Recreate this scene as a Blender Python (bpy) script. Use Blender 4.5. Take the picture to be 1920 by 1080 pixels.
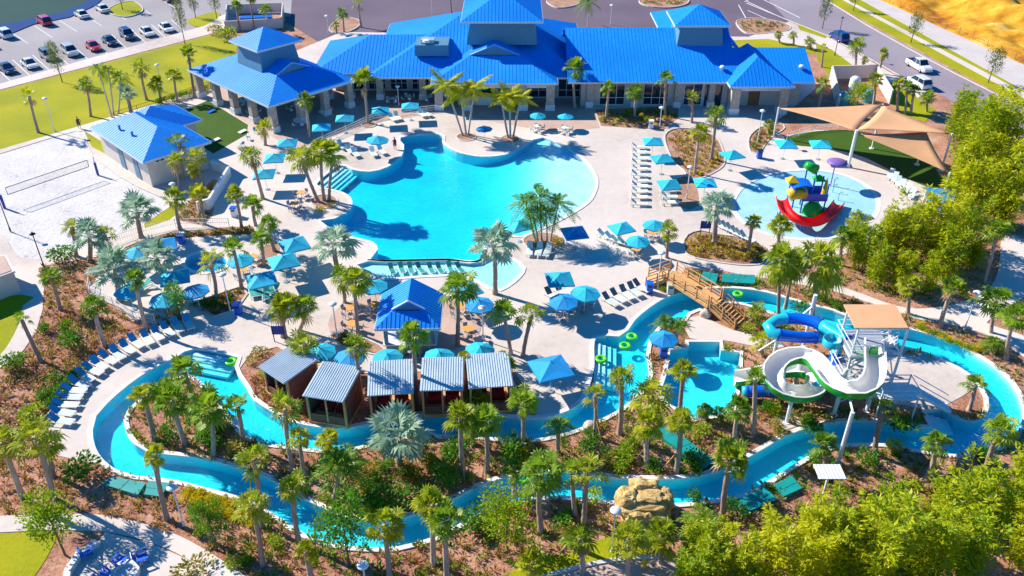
import bpy, bmesh, math, random
from mathutils import Vector, Matrix
from mathutils.geometry import delaunay_2d_cdt

for o in list(bpy.data.objects):
    bpy.data.objects.remove(o)
random.seed(7)
R = math.radians
scene = bpy.context.scene
C = scene.collection

# ------------------------------------------------------------------ camera, sky, sun, exposure
FPX, TH, H = 1580.0, R(33.2), 47.0          # focal length in photo pixels, pitch, drone height
S = H / 37.0
cam_d = bpy.data.cameras.new('camera')
cam_d.sensor_width = 36.0
cam_d.lens = FPX / 1920.0 * 36.0
cam_d.clip_end = 3000
cam = bpy.data.objects.new('camera', cam_d)
C.objects.link(cam)
cam.location = (0, 0, H)
cam.rotation_euler = (R(90) - TH, 0, 0)
scene.camera = cam

SUN_EL = R(35)
SUN_DIR = Vector((-0.875 * math.cos(SUN_EL), 0.485 * math.cos(SUN_EL), math.sin(SUN_EL))).normalized()
world = bpy.data.worlds.new('World')
scene.world = world
world.use_nodes = True
wn = world.node_tree.nodes
wl = world.node_tree.links
sky = wn.new('ShaderNodeTexSky')
sky.sky_type = 'NISHITA'
sky.sun_disc = False
sky.sun_elevation = SUN_EL
sky.sun_rotation = math.atan2(SUN_DIR.x, SUN_DIR.y)
sky.ozone_density = 8.0
sky.air_density = 1.0
sky.dust_density = 0.0
wn['Background'].inputs['Strength'].default_value = 0.11
hs = wn.new('ShaderNodeHueSaturation')
hs.inputs['Saturation'].default_value = 1.7
wl.new(sky.outputs[0], hs.inputs['Color'])
wl.new(hs.outputs[0], wn['Background'].inputs['Color'])
sun_d = bpy.data.lights.new('sun', 'SUN')
sun_d.energy = 5.0
sun_d.angle = R(0.5)
sun_d.color = (1.0, 0.93, 0.80)
sun = bpy.data.objects.new('sun', sun_d)
C.objects.link(sun)
sun.rotation_euler = SUN_DIR.to_track_quat('Z', 'Y').to_euler()
sun.location = (0, 0, 100)
scene.view_settings.view_transform = 'Standard'
scene.view_settings.look = 'None'
scene.view_settings.gamma = 1.0
scene.view_settings.exposure = 0.74
scene.render.engine = 'CYCLES'
scene.cycles.max_bounces = 6
scene.cycles.diffuse_bounces = 3
scene.cycles.glossy_bounces = 2
scene.cycles.transmission_bounces = 3
scene.cycles.transparent_max_bounces = 12
scene.cycles.sample_clamp_indirect = 4

CT, ST = math.cos(TH), math.sin(TH)


def G(px, py, z=0.0):
    """the point at height z seen at photo pixel px, py"""
    u = (px - 960) / FPX
    v = (py - 540) / FPX
    d = Vector((u, CT - v * ST, -(ST + v * CT)))
    t = (H - z) / -d.z
    return Vector((d.x * t, d.y * t, z))


def GY(px, py, y):
    """the point of the upright plane at depth y seen at px, py"""
    u = (px - 960) / FPX
    v = (py - 540) / FPX
    d = Vector((u, CT - v * ST, -(ST + v * CT)))
    t = y / d.y
    return Vector((d.x * t, y, H + d.z * t))


def PX(p):
    r = Vector(p) - Vector((0, 0, H))
    dep = r.y * CT - r.z * ST
    return 960 + FPX * r.x / dep, 540 - FPX * (r.y * ST + r.z * CT) / dep


# ------------------------------------------------------------------ materials
MATS = {}


def mat(name, col, rough=0.6, var=0.12, scale=3.0, bump=0.0, bscale=20.0, spec=0.4, metal=0.0, coat=0.0, col2=None):
    """principled material whose base colour wanders between two tones by noise"""
    if name in MATS:
        return MATS[name]
    m = bpy.data.materials.new(name)
    m.use_nodes = True
    nt = m.node_tree
    n, l = nt.nodes, nt.links
    b = n['Principled BSDF']
    b.inputs['Roughness'].default_value = rough
    b.inputs['Specular IOR Level'].default_value = spec
    b.inputs['Metallic'].default_value = metal
    b.inputs['Coat Weight'].default_value = coat
    tc = n.new('ShaderNodeTexCoord')
    no = n.new('ShaderNodeTexNoise')
    no.inputs['Scale'].default_value = scale
    no.inputs['Detail'].default_value = 6
    no.inputs['Roughness'].default_value = 0.65
    l.new(tc.outputs['Object'], no.inputs['Vector'])
    ra = n.new('ShaderNodeValToRGB')
    ra.color_ramp.elements[0].position = 0.3
    ra.color_ramp.elements[1].position = 0.7
    if col2 is None:
        c0 = [max(0, c * (1 - var)) for c in col]
        c1 = [min(1, c * (1 + var)) for c in col]
    else:
        c0, c1 = col, col2
    ra.color_ramp.elements[0].color = (*c0, 1)
    ra.color_ramp.elements[1].color = (*c1, 1)
    l.new(no.outputs['Fac'], ra.inputs['Fac'])
    l.new(ra.outputs['Color'], b.inputs['Base Color'])
    if 'fabric' in name or 'sling' in name or name.startswith('trunk'):
        oi = n.new('ShaderNodeObjectInfo')
        mr = n.new('ShaderNodeMapRange')
        mr.inputs[3].default_value = 0.78
        mr.inputs[4].default_value = 1.18
        l.new(oi.outputs['Random'], mr.inputs[0])
        hv = n.new('ShaderNodeHueSaturation')
        l.new(mr.outputs[0], hv.inputs['Value'])
        l.new(ra.outputs['Color'], hv.inputs['Color'])
        l.new(hv.outputs[0], b.inputs['Base Color'])
    if bump:
        n2 = n.new('ShaderNodeTexNoise')
        n2.inputs['Scale'].default_value = bscale
        n2.inputs['Detail'].default_value = 5
        l.new(tc.outputs['Object'], n2.inputs['Vector'])
        bp = n.new('ShaderNodeBump')
        bp.inputs['Strength'].default_value = bump
        bp.inputs['Distance'].default_value = 0.1
        l.new(n2.outputs['Fac'], bp.inputs['Height'])
        l.new(bp.outputs['Normal'], b.inputs['Normal'])
    MATS[name] = m
    return m


def ground_mat(name, stops, s1, s2, bump=0.5, bscale=6.0, mixf=0.5, rough=0.9, speck=None):
    """ground cover: two noises of different size mixed through a colour ramp"""
    m = bpy.data.materials.new(name)
    m.use_nodes = True
    nt = m.node_tree
    n, l = nt.nodes, nt.links
    b = n['Principled BSDF']
    b.inputs['Roughness'].default_value = rough
    b.inputs['Specular IOR Level'].default_value = 0.2
    tc = n.new('ShaderNodeTexCoord')
    a = n.new('ShaderNodeTexNoise')
    a.inputs['Scale'].default_value = s1
    a.inputs['Detail'].default_value = 4
    c = n.new('ShaderNodeTexNoise')
    c.inputs['Scale'].default_value = s2
    c.inputs['Detail'].default_value = 6
    c.inputs['Roughness'].default_value = 0.75
    l.new(tc.outputs['Object'], a.inputs['Vector'])
    l.new(tc.outputs['Object'], c.inputs['Vector'])
    mx = n.new('ShaderNodeMix')
    mx.inputs[0].default_value = mixf
    l.new(a.outputs['Fac'], mx.inputs[2])
    l.new(c.outputs['Fac'], mx.inputs[3])
    ra = n.new('ShaderNodeValToRGB')
    e = ra.color_ramp.elements
    e[0].position, e[0].color = stops[0][0], (*stops[0][1], 1)
    e[1].position, e[1].color = stops[-1][0], (*stops[-1][1], 1)
    for p, cc in stops[1:-1]:
        q = e.new(p)
        q.color = (*cc, 1)
    l.new(mx.outputs[0], ra.inputs['Fac'])
    l.new(ra.outputs['Color'], b.inputs['Base Color'])
    bp = n.new('ShaderNodeBump')
    bp.inputs['Strength'].default_value = bump
    bp.inputs['Distance'].default_value = 0.15
    l.new(c.outputs['Fac'], bp.inputs['Height'])
    l.new(bp.outputs['Normal'], b.inputs['Normal'])
    MATS[name] = m
    return m


def leaf_mat(name, c0, c1, trans=0.35, rough=0.45):
    """leaf: each leaf its own tint between two colours, light passing through"""
    m = bpy.data.materials.new(name)
    m.use_nodes = True
    nt = m.node_tree
    n, l = nt.nodes, nt.links
    b = n['Principled BSDF']
    b.inputs['Roughness'].default_value = rough
    b.inputs['Specular IOR Level'].default_value = 0.35
    ge = n.new('ShaderNodeNewGeometry')
    oi = n.new('ShaderNodeObjectInfo')
    ad = n.new('ShaderNodeMath')
    ad.operation = 'MULTIPLY_ADD'
    l.new(oi.outputs['Random'], ad.inputs[0])
    ad.inputs[1].default_value = 0.45
    mu = n.new('ShaderNodeMath')
    mu.operation = 'MULTIPLY'
    mu.inputs[1].default_value = 0.55
    l.new(ge.outputs['Random Per Island'], mu.inputs[0])
    l.new(mu.outputs[0], ad.inputs[2])
    mx = n.new('ShaderNodeMix')
    mx.data_type = 'RGBA'
    mx.inputs[6].default_value = (*c0, 1)
    mx.inputs[7].default_value = (*c1, 1)
    l.new(ad.outputs[0], mx.inputs[0])
    l.new(mx.outputs[2], b.inputs['Base Color'])
    tr = n.new('ShaderNodeBsdfTranslucent')
    l.new(mx.outputs[2], tr.inputs['Color'])
    ms = n.new('ShaderNodeMixShader')
    ms.inputs[0].default_value = trans
    l.new(b.outputs[0], ms.inputs[1])
    l.new(tr.outputs[0], ms.inputs[2])
    l.new(ms.outputs[0], n['Material Output'].inputs['Surface'])
    MATS[name] = m
    return m


def water_mat(name, absorb, density, wscale=1.2, wstr=0.25):
    """clear water: light passes, the body of water takes out red, ripples mirror the sky"""
    m = bpy.data.materials.new(name)
    m.use_nodes = True
    nt = m.node_tree
    n, l = nt.nodes, nt.links
    n.remove(n['Principled BSDF'])
    out = n['Material Output']
    tp = n.new('ShaderNodeBsdfTransparent')
    gl = n.new('ShaderNodeBsdfGlossy')
    gl.inputs['Roughness'].default_value = 0.04
    fr = n.new('ShaderNodeLayerWeight')
    pw = n.new('ShaderNodeMath')
    pw.operation = 'POWER'
    pw.inputs[1].default_value = 5.0
    l.new(fr.outputs['Facing'], pw.inputs[0])
    sa = n.new('ShaderNodeMath')
    sa.operation = 'MULTIPLY_ADD'
    sa.inputs[1].default_value = 0.95
    sa.inputs[2].default_value = 0.02
    l.new(pw.outputs[0], sa.inputs[0])
    tc = n.new('ShaderNodeTexCoord')
    no = n.new('ShaderNodeTexNoise')
    no.inputs['Scale'].default_value = wscale
    no.inputs['Detail'].default_value = 4
    no.inputs['Distortion'].default_value = 0.6
    l.new(tc.outputs['Object'], no.inputs['Vector'])
    bp = n.new('ShaderNodeBump')
    bp.inputs['Strength'].default_value = wstr
    bp.inputs['Distance'].default_value = 0.3
    l.new(no.outputs['Fac'], bp.inputs['Height'])
    l.new(bp.outputs['Normal'], gl.inputs['Normal'])
    l.new(bp.outputs['Normal'], fr.inputs['Normal'])
    ms = n.new('ShaderNodeMixShader')
    l.new(sa.outputs[0], ms.inputs[0])
    l.new(tp.outputs[0], ms.inputs[1])
    l.new(gl.outputs[0], ms.inputs[2])
    l.new(ms.outputs[0], out.inputs['Surface'])
    va = n.new('ShaderNodeVolumeAbsorption')
    va.inputs['Color'].default_value = (*absorb, 1)
    va.inputs['Density'].default_value = density
    l.new(va.outputs[0], out.inputs['Volume'])
    MATS[name] = m
    return m


# setting
ground_mat('mulch', [(0.32, (0.12, 0.045, 0.032)), (0.43, (0.34, 0.145, 0.085)), (0.54, (0.52, 0.27, 0.18)), (0.66, (0.66, 0.44, 0.33))], 0.35, 4.5, 0.9, mixf=0.62)
ground_mat('mulch_tan', [(0.30, (0.16, 0.075, 0.05)), (0.45, (0.38, 0.20, 0.13)), (0.58, (0.52, 0.32, 0.22)), (0.7, (0.62, 0.45, 0.34))], 0.5, 5.0, 0.9, mixf=0.62)
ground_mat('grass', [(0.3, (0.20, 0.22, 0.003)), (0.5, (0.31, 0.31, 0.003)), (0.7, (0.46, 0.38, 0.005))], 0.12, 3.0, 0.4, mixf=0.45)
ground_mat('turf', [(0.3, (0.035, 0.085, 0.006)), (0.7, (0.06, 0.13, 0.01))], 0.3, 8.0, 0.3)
ground_mat('concrete', [(0.33, (0.46, 0.38, 0.33)), (0.45, (0.58, 0.50, 0.45)), (0.58, (0.65, 0.57, 0.52)), (0.7, (0.72, 0.65, 0.60))], 0.07, 1.1, 0.08, mixf=0.35, rough=0.8)
ground_mat('pavers', [(0.3, (0.42, 0.27, 0.22)), (0.7, (0.60, 0.45, 0.38))], 0.3, 3.5, 0.2, rough=0.8)
ground_mat('sand', [(0.34, (0.36, 0.33, 0.34)), (0.43, (0.60, 0.56, 0.55)), (0.56, (0.69, 0.65, 0.63)), (0.7, (0.74, 0.71, 0.69))], 0.3, 2.2, 1.0, mixf=0.6)
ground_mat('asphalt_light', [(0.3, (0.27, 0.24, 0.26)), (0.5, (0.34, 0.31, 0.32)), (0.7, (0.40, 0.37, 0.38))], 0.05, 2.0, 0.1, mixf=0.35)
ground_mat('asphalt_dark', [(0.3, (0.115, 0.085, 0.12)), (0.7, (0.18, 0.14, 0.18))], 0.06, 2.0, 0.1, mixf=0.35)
ground_mat('street', [(0.3, (0.24, 0.20, 0.24)), (0.7, (0.33, 0.29, 0.32))], 0.05, 2.0, 0.1, mixf=0.35)
ground_mat('gravel', [(0.3, (0.48, 0.42, 0.40)), (0.7, (0.64, 0.58, 0.55))], 0.2, 5.0, 0.4)
ground_mat('dirt', [(0.36, (0.24, 0.075, 0.004)), (0.45, (0.52, 0.22, 0.012)), (0.54, (0.68, 0.38, 0.035)), (0.64, (0.74, 0.56, 0.26))], 0.05, 0.25, 1.0, bscale=0.5, mixf=0.5)
ground_mat('court_green', [(0.3, (0.01, 0.05, 0.05)), (0.7, (0.015, 0.075, 0.065))], 0.1, 2.0, 0.05)
ground_mat('court_blue', [(0.3, (0.0, 0.035, 0.16)), (0.7, (0.0, 0.05, 0.22))], 0.1, 2.0, 0.05)
ground_mat('plaster', [(0.34, (0.36, 0.70, 0.78)), (0.5, (0.48, 0.80, 0.85)), (0.66, (0.60, 0.88, 0.90))], 0.22, 1.3, 0.05, rough=0.7)
ground_mat('plaster_white', [(0.3, (0.62, 0.80, 0.82)), (0.7, (0.72, 0.86, 0.88))], 0.3, 2.0, 0.05, rough=0.7)
ground_mat('splash_floor', [(0.3, (0.26, 0.52, 0.60)), (0.5, (0.34, 0.61, 0.68)), (0.7, (0.46, 0.70, 0.75))], 0.25, 1.2, 0.05, rough=0.3)
ground_mat('coping', [(0.3, (0.66, 0.62, 0.59)), (0.7, (0.80, 0.77, 0.74))], 0.8, 4.0, 0.1, rough=0.7)
ground_mat('kerb', [(0.3, (0.50, 0.46, 0.43)), (0.7, (0.66, 0.61, 0.57))], 0.8, 4.0, 0.1, rough=0.8)
ground_mat('rock', [(0.3, (0.36, 0.20, 0.07)), (0.5, (0.66, 0.45, 0.18)), (0.7, (0.78, 0.62, 0.36))], 0.8, 3.0, 1.0)
water_mat('pool_water', (0.0, 0.925, 0.975), 0.85, 2.2, 0.6)
water_mat('river_water', (0.0, 0.92, 0.972), 1.05, 2.4, 0.7)
water_mat('spa_water', (0.0, 0.80, 0.92), 1.0)
# things
ground_mat('roof_blue', [(0.3, (0.004, 0.21, 0.70)), (0.5, (0.006, 0.27, 0.82)), (0.7, (0.02, 0.35, 0.90))], 0.12, 1.2, 0.03, mixf=0.4, rough=0.55)
mat('roof_seam', (0.006, 0.28, 0.84), 0.5, 0.05, 1.0)
mat('roof_grey', (0.46, 0.56, 0.64), 0.4, 0.12, 0.8, spec=0.5)
mat('fascia', (0.62, 0.66, 0.70), 0.5, 0.05)
mat('stucco', (0.66, 0.58, 0.52), 0.85, 0.08, 1.5, 0.1, 40)
mat('stone', (0.50, 0.42, 0.36), 0.85, 0.3, 3.0, 0.5, 8)
mat('white_paint', (0.78, 0.78, 0.78), 0.45, 0.04)
mat('white_metal', (0.75, 0.77, 0.80), 0.35, 0.05, spec=0.5)
mat('steel', (0.55, 0.56, 0.60), 0.35, 0.1, metal=0.4)
mat('glass_dark', (0.015, 0.03, 0.06), 0.06, 0.2, spec=0.8)
mat('louvre', (0.10, 0.24, 0.34), 0.5, 0.1)
mat('siding', (0.22, 0.085, 0.06), 0.7, 0.2, 2.0, 0.2, 10)
mat('wood', (0.62, 0.33, 0.13), 0.65, 0.18, 2.5, 0.2, 12)
mat('wood_dark', (0.28, 0.15, 0.07), 0.7, 0.2, 2.5)
mat('teal_fabric', (0.010, 0.44, 0.62), 0.75, 0.10, 0.9)
mat('blue_fabric', (0.008, 0.30, 0.66), 0.75, 0.10, 0.9)
mat('tan_fabric', (0.70, 0.38, 0.19), 0.75, 0.07, 0.5)
mat('sling_white', (0.66, 0.76, 0.73), 0.7, 0.06, 2.0)
mat('sling_green', (0.02, 0.30, 0.27), 0.7, 0.1, 2.0)
mat('sling_grey', (0.10, 0.15, 0.17), 0.7, 0.1, 2.0)
mat('sling_blue', (0.03, 0.30, 0.58), 0.7, 0.1, 2.0)
mat('table_orange', (0.80, 0.34, 0.08), 0.55, 0.15, 3.0)
mat('table_white', (0.75, 0.75, 0.73), 0.5, 0.06)
mat('chair_grey', (0.30, 0.33, 0.38), 0.5, 0.1)
mat('chair_teal', (0.02, 0.34, 0.50), 0.5, 0.1)
mat('plastic_blue', (0.004, 0.12, 0.62), 0.35, 0.06)
mat('plastic_red', (0.78, 0.003, 0.008), 0.5, 0.05, spec=0.25)
mat('plastic_yellow', (0.80, 0.50, 0.006), 0.3, 0.06, spec=0.5)
mat('plastic_green', (0.01, 0.42, 0.03), 0.3, 0.06, spec=0.5)
mat('plastic_purple', (0.22, 0.12, 0.40), 0.4, 0.08)
mat('flume_white', (0.78, 0.75, 0.70), 0.25, 0.05, 0.7, spec=0.5)
mat('flume_green', (0.006, 0.36, 0.02), 0.3, 0.08, spec=0.5)
mat('tube_blue', (0.002, 0.11, 0.66), 0.22, 0.06, spec=0.6)
mat('tube_cyan', (0.02, 0.46, 0.62), 0.22, 0.06, spec=0.6)
mat('ring_green', (0.12, 0.70, 0.01), 0.25, 0.05, spec=0.6)
mat('teal_cover', (0.006, 0.28, 0.27), 0.5, 0.15, 0.8)
mat('trunk', (0.30, 0.20, 0.15), 0.9, 0.0, 5.0, 0.7, 10, col2=(0.52, 0.40, 0.33))
mat('trunk_grey', (0.40, 0.34, 0.30), 0.85, 0.0, 4.0, 0.4, 10, col2=(0.62, 0.56, 0.50))
mat('bark', (0.16, 0.10, 0.07), 0.9, 0.3, 6.0, 0.5, 12)
mat('black_metal', (0.015, 0.017, 0.022), 0.4, 0.1)
mat('rubber', (0.012, 0.012, 0.014), 0.7, 0.1)
mat('paint_line', (0.72, 0.70, 0.68), 0.7, 0.08)
mat('skin', (0.45, 0.24, 0.16), 0.6, 0.05)
mat('cloth_dark', (0.06, 0.05, 0.07), 0.8, 0.1)
mat('cushion_red', (0.45, 0.03, 0.04), 0.8, 0.1)
mat('sign_blue', (0.01, 0.05, 0.35), 0.5, 0.1)
leaf_mat('leaf_sabal', (0.08, 0.22, 0.010), (0.62, 0.58, 0.02), 0.5)
leaf_mat('leaf_sabal_dark', (0.08, 0.22, 0.016), (0.34, 0.46, 0.02), 0.5)
leaf_mat('leaf_silver', (0.12, 0.30, 0.16), (0.56, 0.66, 0.50), 0.4)
leaf_mat('leaf_feather', (0.07, 0.22, 0.012), (0.28, 0.42, 0.02), 0.5)
leaf_mat('leaf_royal', (0.26, 0.36, 0.006), (0.75, 0.64, 0.008), 0.5)
leaf_mat('leaf_dead', (0.34, 0.21, 0.09), (0.52, 0.36, 0.16), 0.3)
leaf_mat('leaf_bamboo', (0.13, 0.32, 0.003), (0.80, 0.72, 0.010), 0.5)
leaf_mat('leaf_bush', (0.035, 0.17, 0.010), (0.16, 0.36, 0.016), 0.45)
leaf_mat('leaf_lime', (0.18, 0.34, 0.006), (0.46, 0.54, 0.010), 0.5)
leaf_mat('leaf_olive', (0.22, 0.20, 0.02), (0.52, 0.40, 0.05), 0.4)
leaf_mat('leaf_tan', (0.36, 0.22, 0.10), (0.60, 0.42, 0.20), 0.3)
leaf_mat('leaf_yellow', (0.45, 0.40, 0.006), (0.85, 0.66, 0.010), 0.45)
leaf_mat('leaf_tree', (0.09, 0.14, 0.04), (0.24, 0.27, 0.08), 0.4)
leaf_mat('leaf_rust', (0.30, 0.13, 0.03), (0.55, 0.30, 0.08), 0.4)


# ------------------------------------------------------------------ mesh collector and tagging
class MB:
    def __init__(self):
        self.v, self.f, self.m = [], [], []

    def face(self, pts, mi=0):
        i = len(self.v)
        self.v += [tuple(p) for p in pts]
        self.f.append(tuple(range(i, i + len(pts))))
        self.m.append(mi)

    def raw(self, vs, fs, mi=0):
        i = len(self.v)
        self.v += [tuple(p) for p in vs]
        for f in fs:
            self.f.append(tuple(i + k for k in f))
            self.m.append(mi)

    def box(self, x0, x1, y0, y1, z0, z1, mi=0, M=None):
        vs = [Vector((x, y, z)) for z in (z0, z1) for y in (y0, y1) for x in (x0, x1)]
        if M is not None:
            vs = [M @ p for p in vs]
        self.raw(vs, [(0, 2, 3, 1), (4, 5, 7, 6), (0, 1, 5, 4), (2, 6, 7, 3), (0, 4, 6, 2), (1, 3, 7, 5)], mi)

    def bar(self, a, b, w, h=None, mi=0):
        """square bar from a to b"""
        h = h or w
        a, b = Vector(a), Vector(b)
        d = (b - a).normalized()
        s = d.cross(Vector((0, 0, 1)))
        s = Vector((1, 0, 0)) if s.length < 1e-3 else s.normalized()
        u = s.cross(d)
        vs = [p + s * (i * w / 2) + u * (j * h / 2) for p in (a, b) for i, j in ((-1, -1), (1, -1), (1, 1), (-1, 1))]
        self.raw(vs, [(0, 1, 2, 3), (4, 7, 6, 5), (0, 4, 5, 1), (1, 5, 6, 2), (2, 6, 7, 3), (3, 7, 4, 0)], mi)

    def tube(self, pts, rad, n=8, mi=0, cap=True):
        pts = [Vector(p) for p in pts]
        if not isinstance(rad, (list, tuple)):
            rad = [rad] * len(pts)
        rings = []
        up = Vector((0, 0, 1))
        for k, p in enumerate(pts):
            d = (pts[min(k + 1, len(pts) - 1)] - pts[max(k - 1, 0)]).normalized()
            s = d.cross(up)
            s = Vector((1, 0, 0)) if s.length < 1e-3 else s.normalized()
            t = s.cross(d)
            rings.append([p + (s * math.cos(2 * math.pi * j / n) + t * math.sin(2 * math.pi * j / n)) * rad[k] for j in range(n)])
        vs = [q for r in rings for q in r]
        fs = []
        for k in range(len(pts) - 1):
            for j in range(n):
                a, b = k * n + j, k * n + (j + 1) % n
                fs.append((a, b, b + n, a + n))
        if cap:
            fs.append(tuple(range(n - 1, -1, -1)))
            fs.append(tuple(range((len(pts) - 1) * n, len(pts) * n)))
        self.raw(vs, fs, mi)

    def prism(self, poly, z0, z1, mi=0):
        n = len(poly)
        vs = [(p[0], p[1], z0) for p in poly] + [(p[0], p[1], z1) for p in poly]
        fs = [tuple(range(n - 1, -1, -1)), tuple(range(n, 2 * n))]
        for i in range(n):
            j = (i + 1) % n
            fs.append((i, j, j + n, i + n))
        self.raw(vs, fs, mi)

    def lathe(self, prof, n=12, mi=0, c=(0, 0)):
        vs = [(c[0] + r * math.cos(2 * math.pi * j / n), c[1] + r * math.sin(2 * math.pi * j / n), z) for r, z in prof for j in range(n)]
        fs = []
        for k in range(len(prof) - 1):
            for j in range(n):
                a, b = k * n + j, k * n + (j + 1) % n
                fs.append((a, b, b + n, a + n))
        self.raw(vs, fs, mi)

    def mesh(self, name, mats, smooth=False):
        me = bpy.data.meshes.new(name)
        me.from_pydata(self.v, [], self.f)
        for q in (mats if isinstance(mats, (list, tuple)) else [mats]):
            me.materials.append(MATS[q] if isinstance(q, str) else q)
        if any(self.m):
            me.polygons.foreach_set('material_index', self.m)
        if smooth:
            me.polygons.foreach_set('use_smooth', [True] * len(self.f))
        me.update()
        return me

    def build(self, name, mats, parent=None, smooth=False):
        return link(name, self.mesh(name, mats, smooth), parent)


def link(name, me, parent=None, M=None):
    o = bpy.data.objects.new(name, me)
    C.objects.link(o)
    if parent is not None:
        o.parent = parent
    if M is not None:
        o.matrix_local = M
    return o


def tag(o, label=None, cat=None, group=None, kind=None):
    if label:
        o['label'] = label
    if cat:
        o['category'] = cat
    if group:
        o['group'] = group
    if kind:
        o['kind'] = kind
    return o


def thing(name, label=None, cat=None, loc=(0, 0, 0), rz=0.0, group=None, scale=1.0):
    o = bpy.data.objects.new(name, None)
    C.objects.link(o)
    o.empty_display_size = 0.3
    o.location = loc
    o.rotation_euler = (0, 0, rz)
    o.scale = (scale, scale, scale) if not isinstance(scale, tuple) else scale
    return tag(o, label, cat, group)


ORD = ['leftmost', 'second', 'third', 'fourth', 'fifth', 'sixth', 'seventh', 'eighth', 'ninth', 'tenth', 'eleventh', 'twelfth', 'thirteenth',
       'fourteenth', 'fifteenth', 'sixteenth', 'seventeenth', 'eighteenth', 'nineteenth']
for t_, u_ in (('twent', 'twenty'), ('thirt', 'thirty')):
    ORD += [t_ + 'ieth'] + [u_ + '-' + q for q in ['first'] + ORD[1:9]]
PEND = {}


def queue(o, desc, cat, group, px):
    """label later, once the order within the group is known: desc + place + nth from the left"""
    o['category'] = cat
    o['group'] = group
    PEND.setdefault((group, cat), []).append((px, o, desc))


def flush():
    for (group, cat), l in PEND.items():
        l.sort(key=lambda q: q[0])
        n = len(l)
        for i, (px, o, d) in enumerate(l):
            if n == 1:
                w = ''
            elif i == 0:
                w = ', leftmost'
            elif i == n - 1:
                w = ', rightmost'
            elif i <= n // 2:
                w = ', %s from left' % ORD[i]
            else:
                w = ', %s from right' % ORD[n - 1 - i]
            o['label'] = '%s %s%s' % (d, group.split(' ', 1)[1], w)
            if len(o['label'].split()) > 16:
                o['label'] = '%s %s%s' % (cat.capitalize(), group.split(' ', 1)[1], w)


def smooth_loop(pts, closed=True, step=0.9):
    """Catmull-Rom through points"""
    n = len(pts)
    out = []
    for i in range(n if closed else n - 1):
        if closed:
            p = [pts[(i + k) % n] for k in (-1, 0, 1, 2)]
        else:
            p = [pts[min(max(i + k, 0), n - 1)] for k in (-1, 0, 1, 2)]
        m = max(1, int((p[2] - p[1]).length / step))
        for k in range(m):
            t = k / m
            out.append(0.5 * ((2 * p[1]) + (p[2] - p[0]) * t + (2 * p[0] - 5 * p[1] + 4 * p[2] - p[3]) * t * t + (3 * p[1] - p[0] - 3 * p[2] + p[3]) * t * t * t))
    if not closed:
        out.append(pts[-1])
    return out
# ------------------------------------------------------------------ the ground: regions cut from one sheet
def ell(cx, cy, rx, ry, n=28):
    return [(cx + rx * math.cos(2 * math.pi * i / n), cy + ry * math.sin(2 * math.pi * i / n)) for i in range(n)]


RIVER_OUT = [(447, 671), (365, 654), (330, 670), (283, 693), (240, 722), (200, 757), (180, 780), (173, 807), (177, 837), (193, 863), (220, 883), (253, 893),
             (293, 897), (333, 902), (383, 915), (443, 931), (500, 957), (540, 984), (573, 1003), (610, 1017), (650, 1025), (693, 1028), (743, 1027), (785, 1017),
             (830, 1003), (868, 980), (907, 960), (947, 944), (1007, 933), (1070, 932), (1140, 940), (1205, 944), (1273, 945), (1340, 937), (1393, 927), (1433, 907),
             (1473, 882), (1513, 858), (1545, 842), (1587, 833), (1657, 833), (1707, 842), (1740, 848), (1790, 853), (1840, 847), (1883, 833), (1907, 813), (1917, 790),
             (1918, 763), (1907, 733), (1893, 712), (1873, 693), (1833, 667), (1793, 644), (1753, 630), (1707, 618), (1650, 607), (1600, 597), (1563, 583), (1507, 569),
             (1440, 549), (1397, 542), (1353, 540), (1310, 542), (1283, 547), (1250, 557), (1217, 577), (1190, 600), (1177, 619), (1160, 631), (1117, 633), (1113, 690),
             (1100, 735), (1083, 760), (1040, 779), (1000, 785), (930, 780), (850, 776), (770, 778), (710, 790), (657, 802), (627, 804), (573, 797), (537, 788),
             (507, 770), (477, 750), (463, 727), (447, 703), (441, 688)]
ISLAND = [(253, 757), (275, 737), (310, 712), (350, 702), (376, 716), (402, 747), (430, 780), (458, 815), (490, 830), (547, 838), (607, 845), (650, 843), (693, 833),
          (735, 823), (780, 817), (880, 818), (967, 825), (1020, 822), (1070, 810), (1113, 793), (1160, 770), (1195, 742), (1215, 715), (1217, 690), (1213, 660),
          (1220, 632), (1234, 614), (1262, 606), (1284, 599), (1290, 588), (1318, 577), (1360, 566), (1397, 570), (1450, 587), (1500, 605), (1560, 628), (1592, 641),
          (1640, 648), (1693, 650), (1740, 663), (1773, 677), (1800, 690), (1825, 706), (1840, 722), (1852, 747), (1853, 765), (1845, 784), (1823, 792), (1793, 783),
          (1768, 768), (1735, 773), (1748, 801), (1707, 800), (1657, 792), (1613, 789), (1577, 790), (1523, 800), (1473, 817), (1433, 840), (1373, 873), (1320, 890),
          (1263, 898), (1180, 897), (1130, 893), (1047, 884), (980, 887), (940, 897), (893, 913), (840, 940), (800, 957), (763, 969), (710, 974), (660, 972), (637, 967),
          (560, 930), (507, 898), (447, 877), (413, 867), (360, 857), (277, 847), (253, 833), (237, 810), (233, 787), (240, 770)]
POOL = [(593, 346), (637, 310), (660, 318), (693, 322), (727, 313), (752, 293), (757, 272), (751, 258), (823, 252), (830, 267), (847, 280), (867, 288), (903, 294),
        (947, 290), (980, 277), (1000, 262), (1018, 258), (1057, 275), (1093, 300), (1110, 320), (1117, 340), (1113, 360), (1100, 380), (1065, 403), (1010, 430),
        (967, 443), (933, 422), (912, 447), (896, 489), (840, 486), (780, 487), (723, 488), (694, 487), (708, 468), (698, 454), (670, 447), (640, 438), (612, 424),
        (600, 414), (627, 410), (650, 400), (660, 384), (657, 371), (643, 361), (617, 354)]
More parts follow.
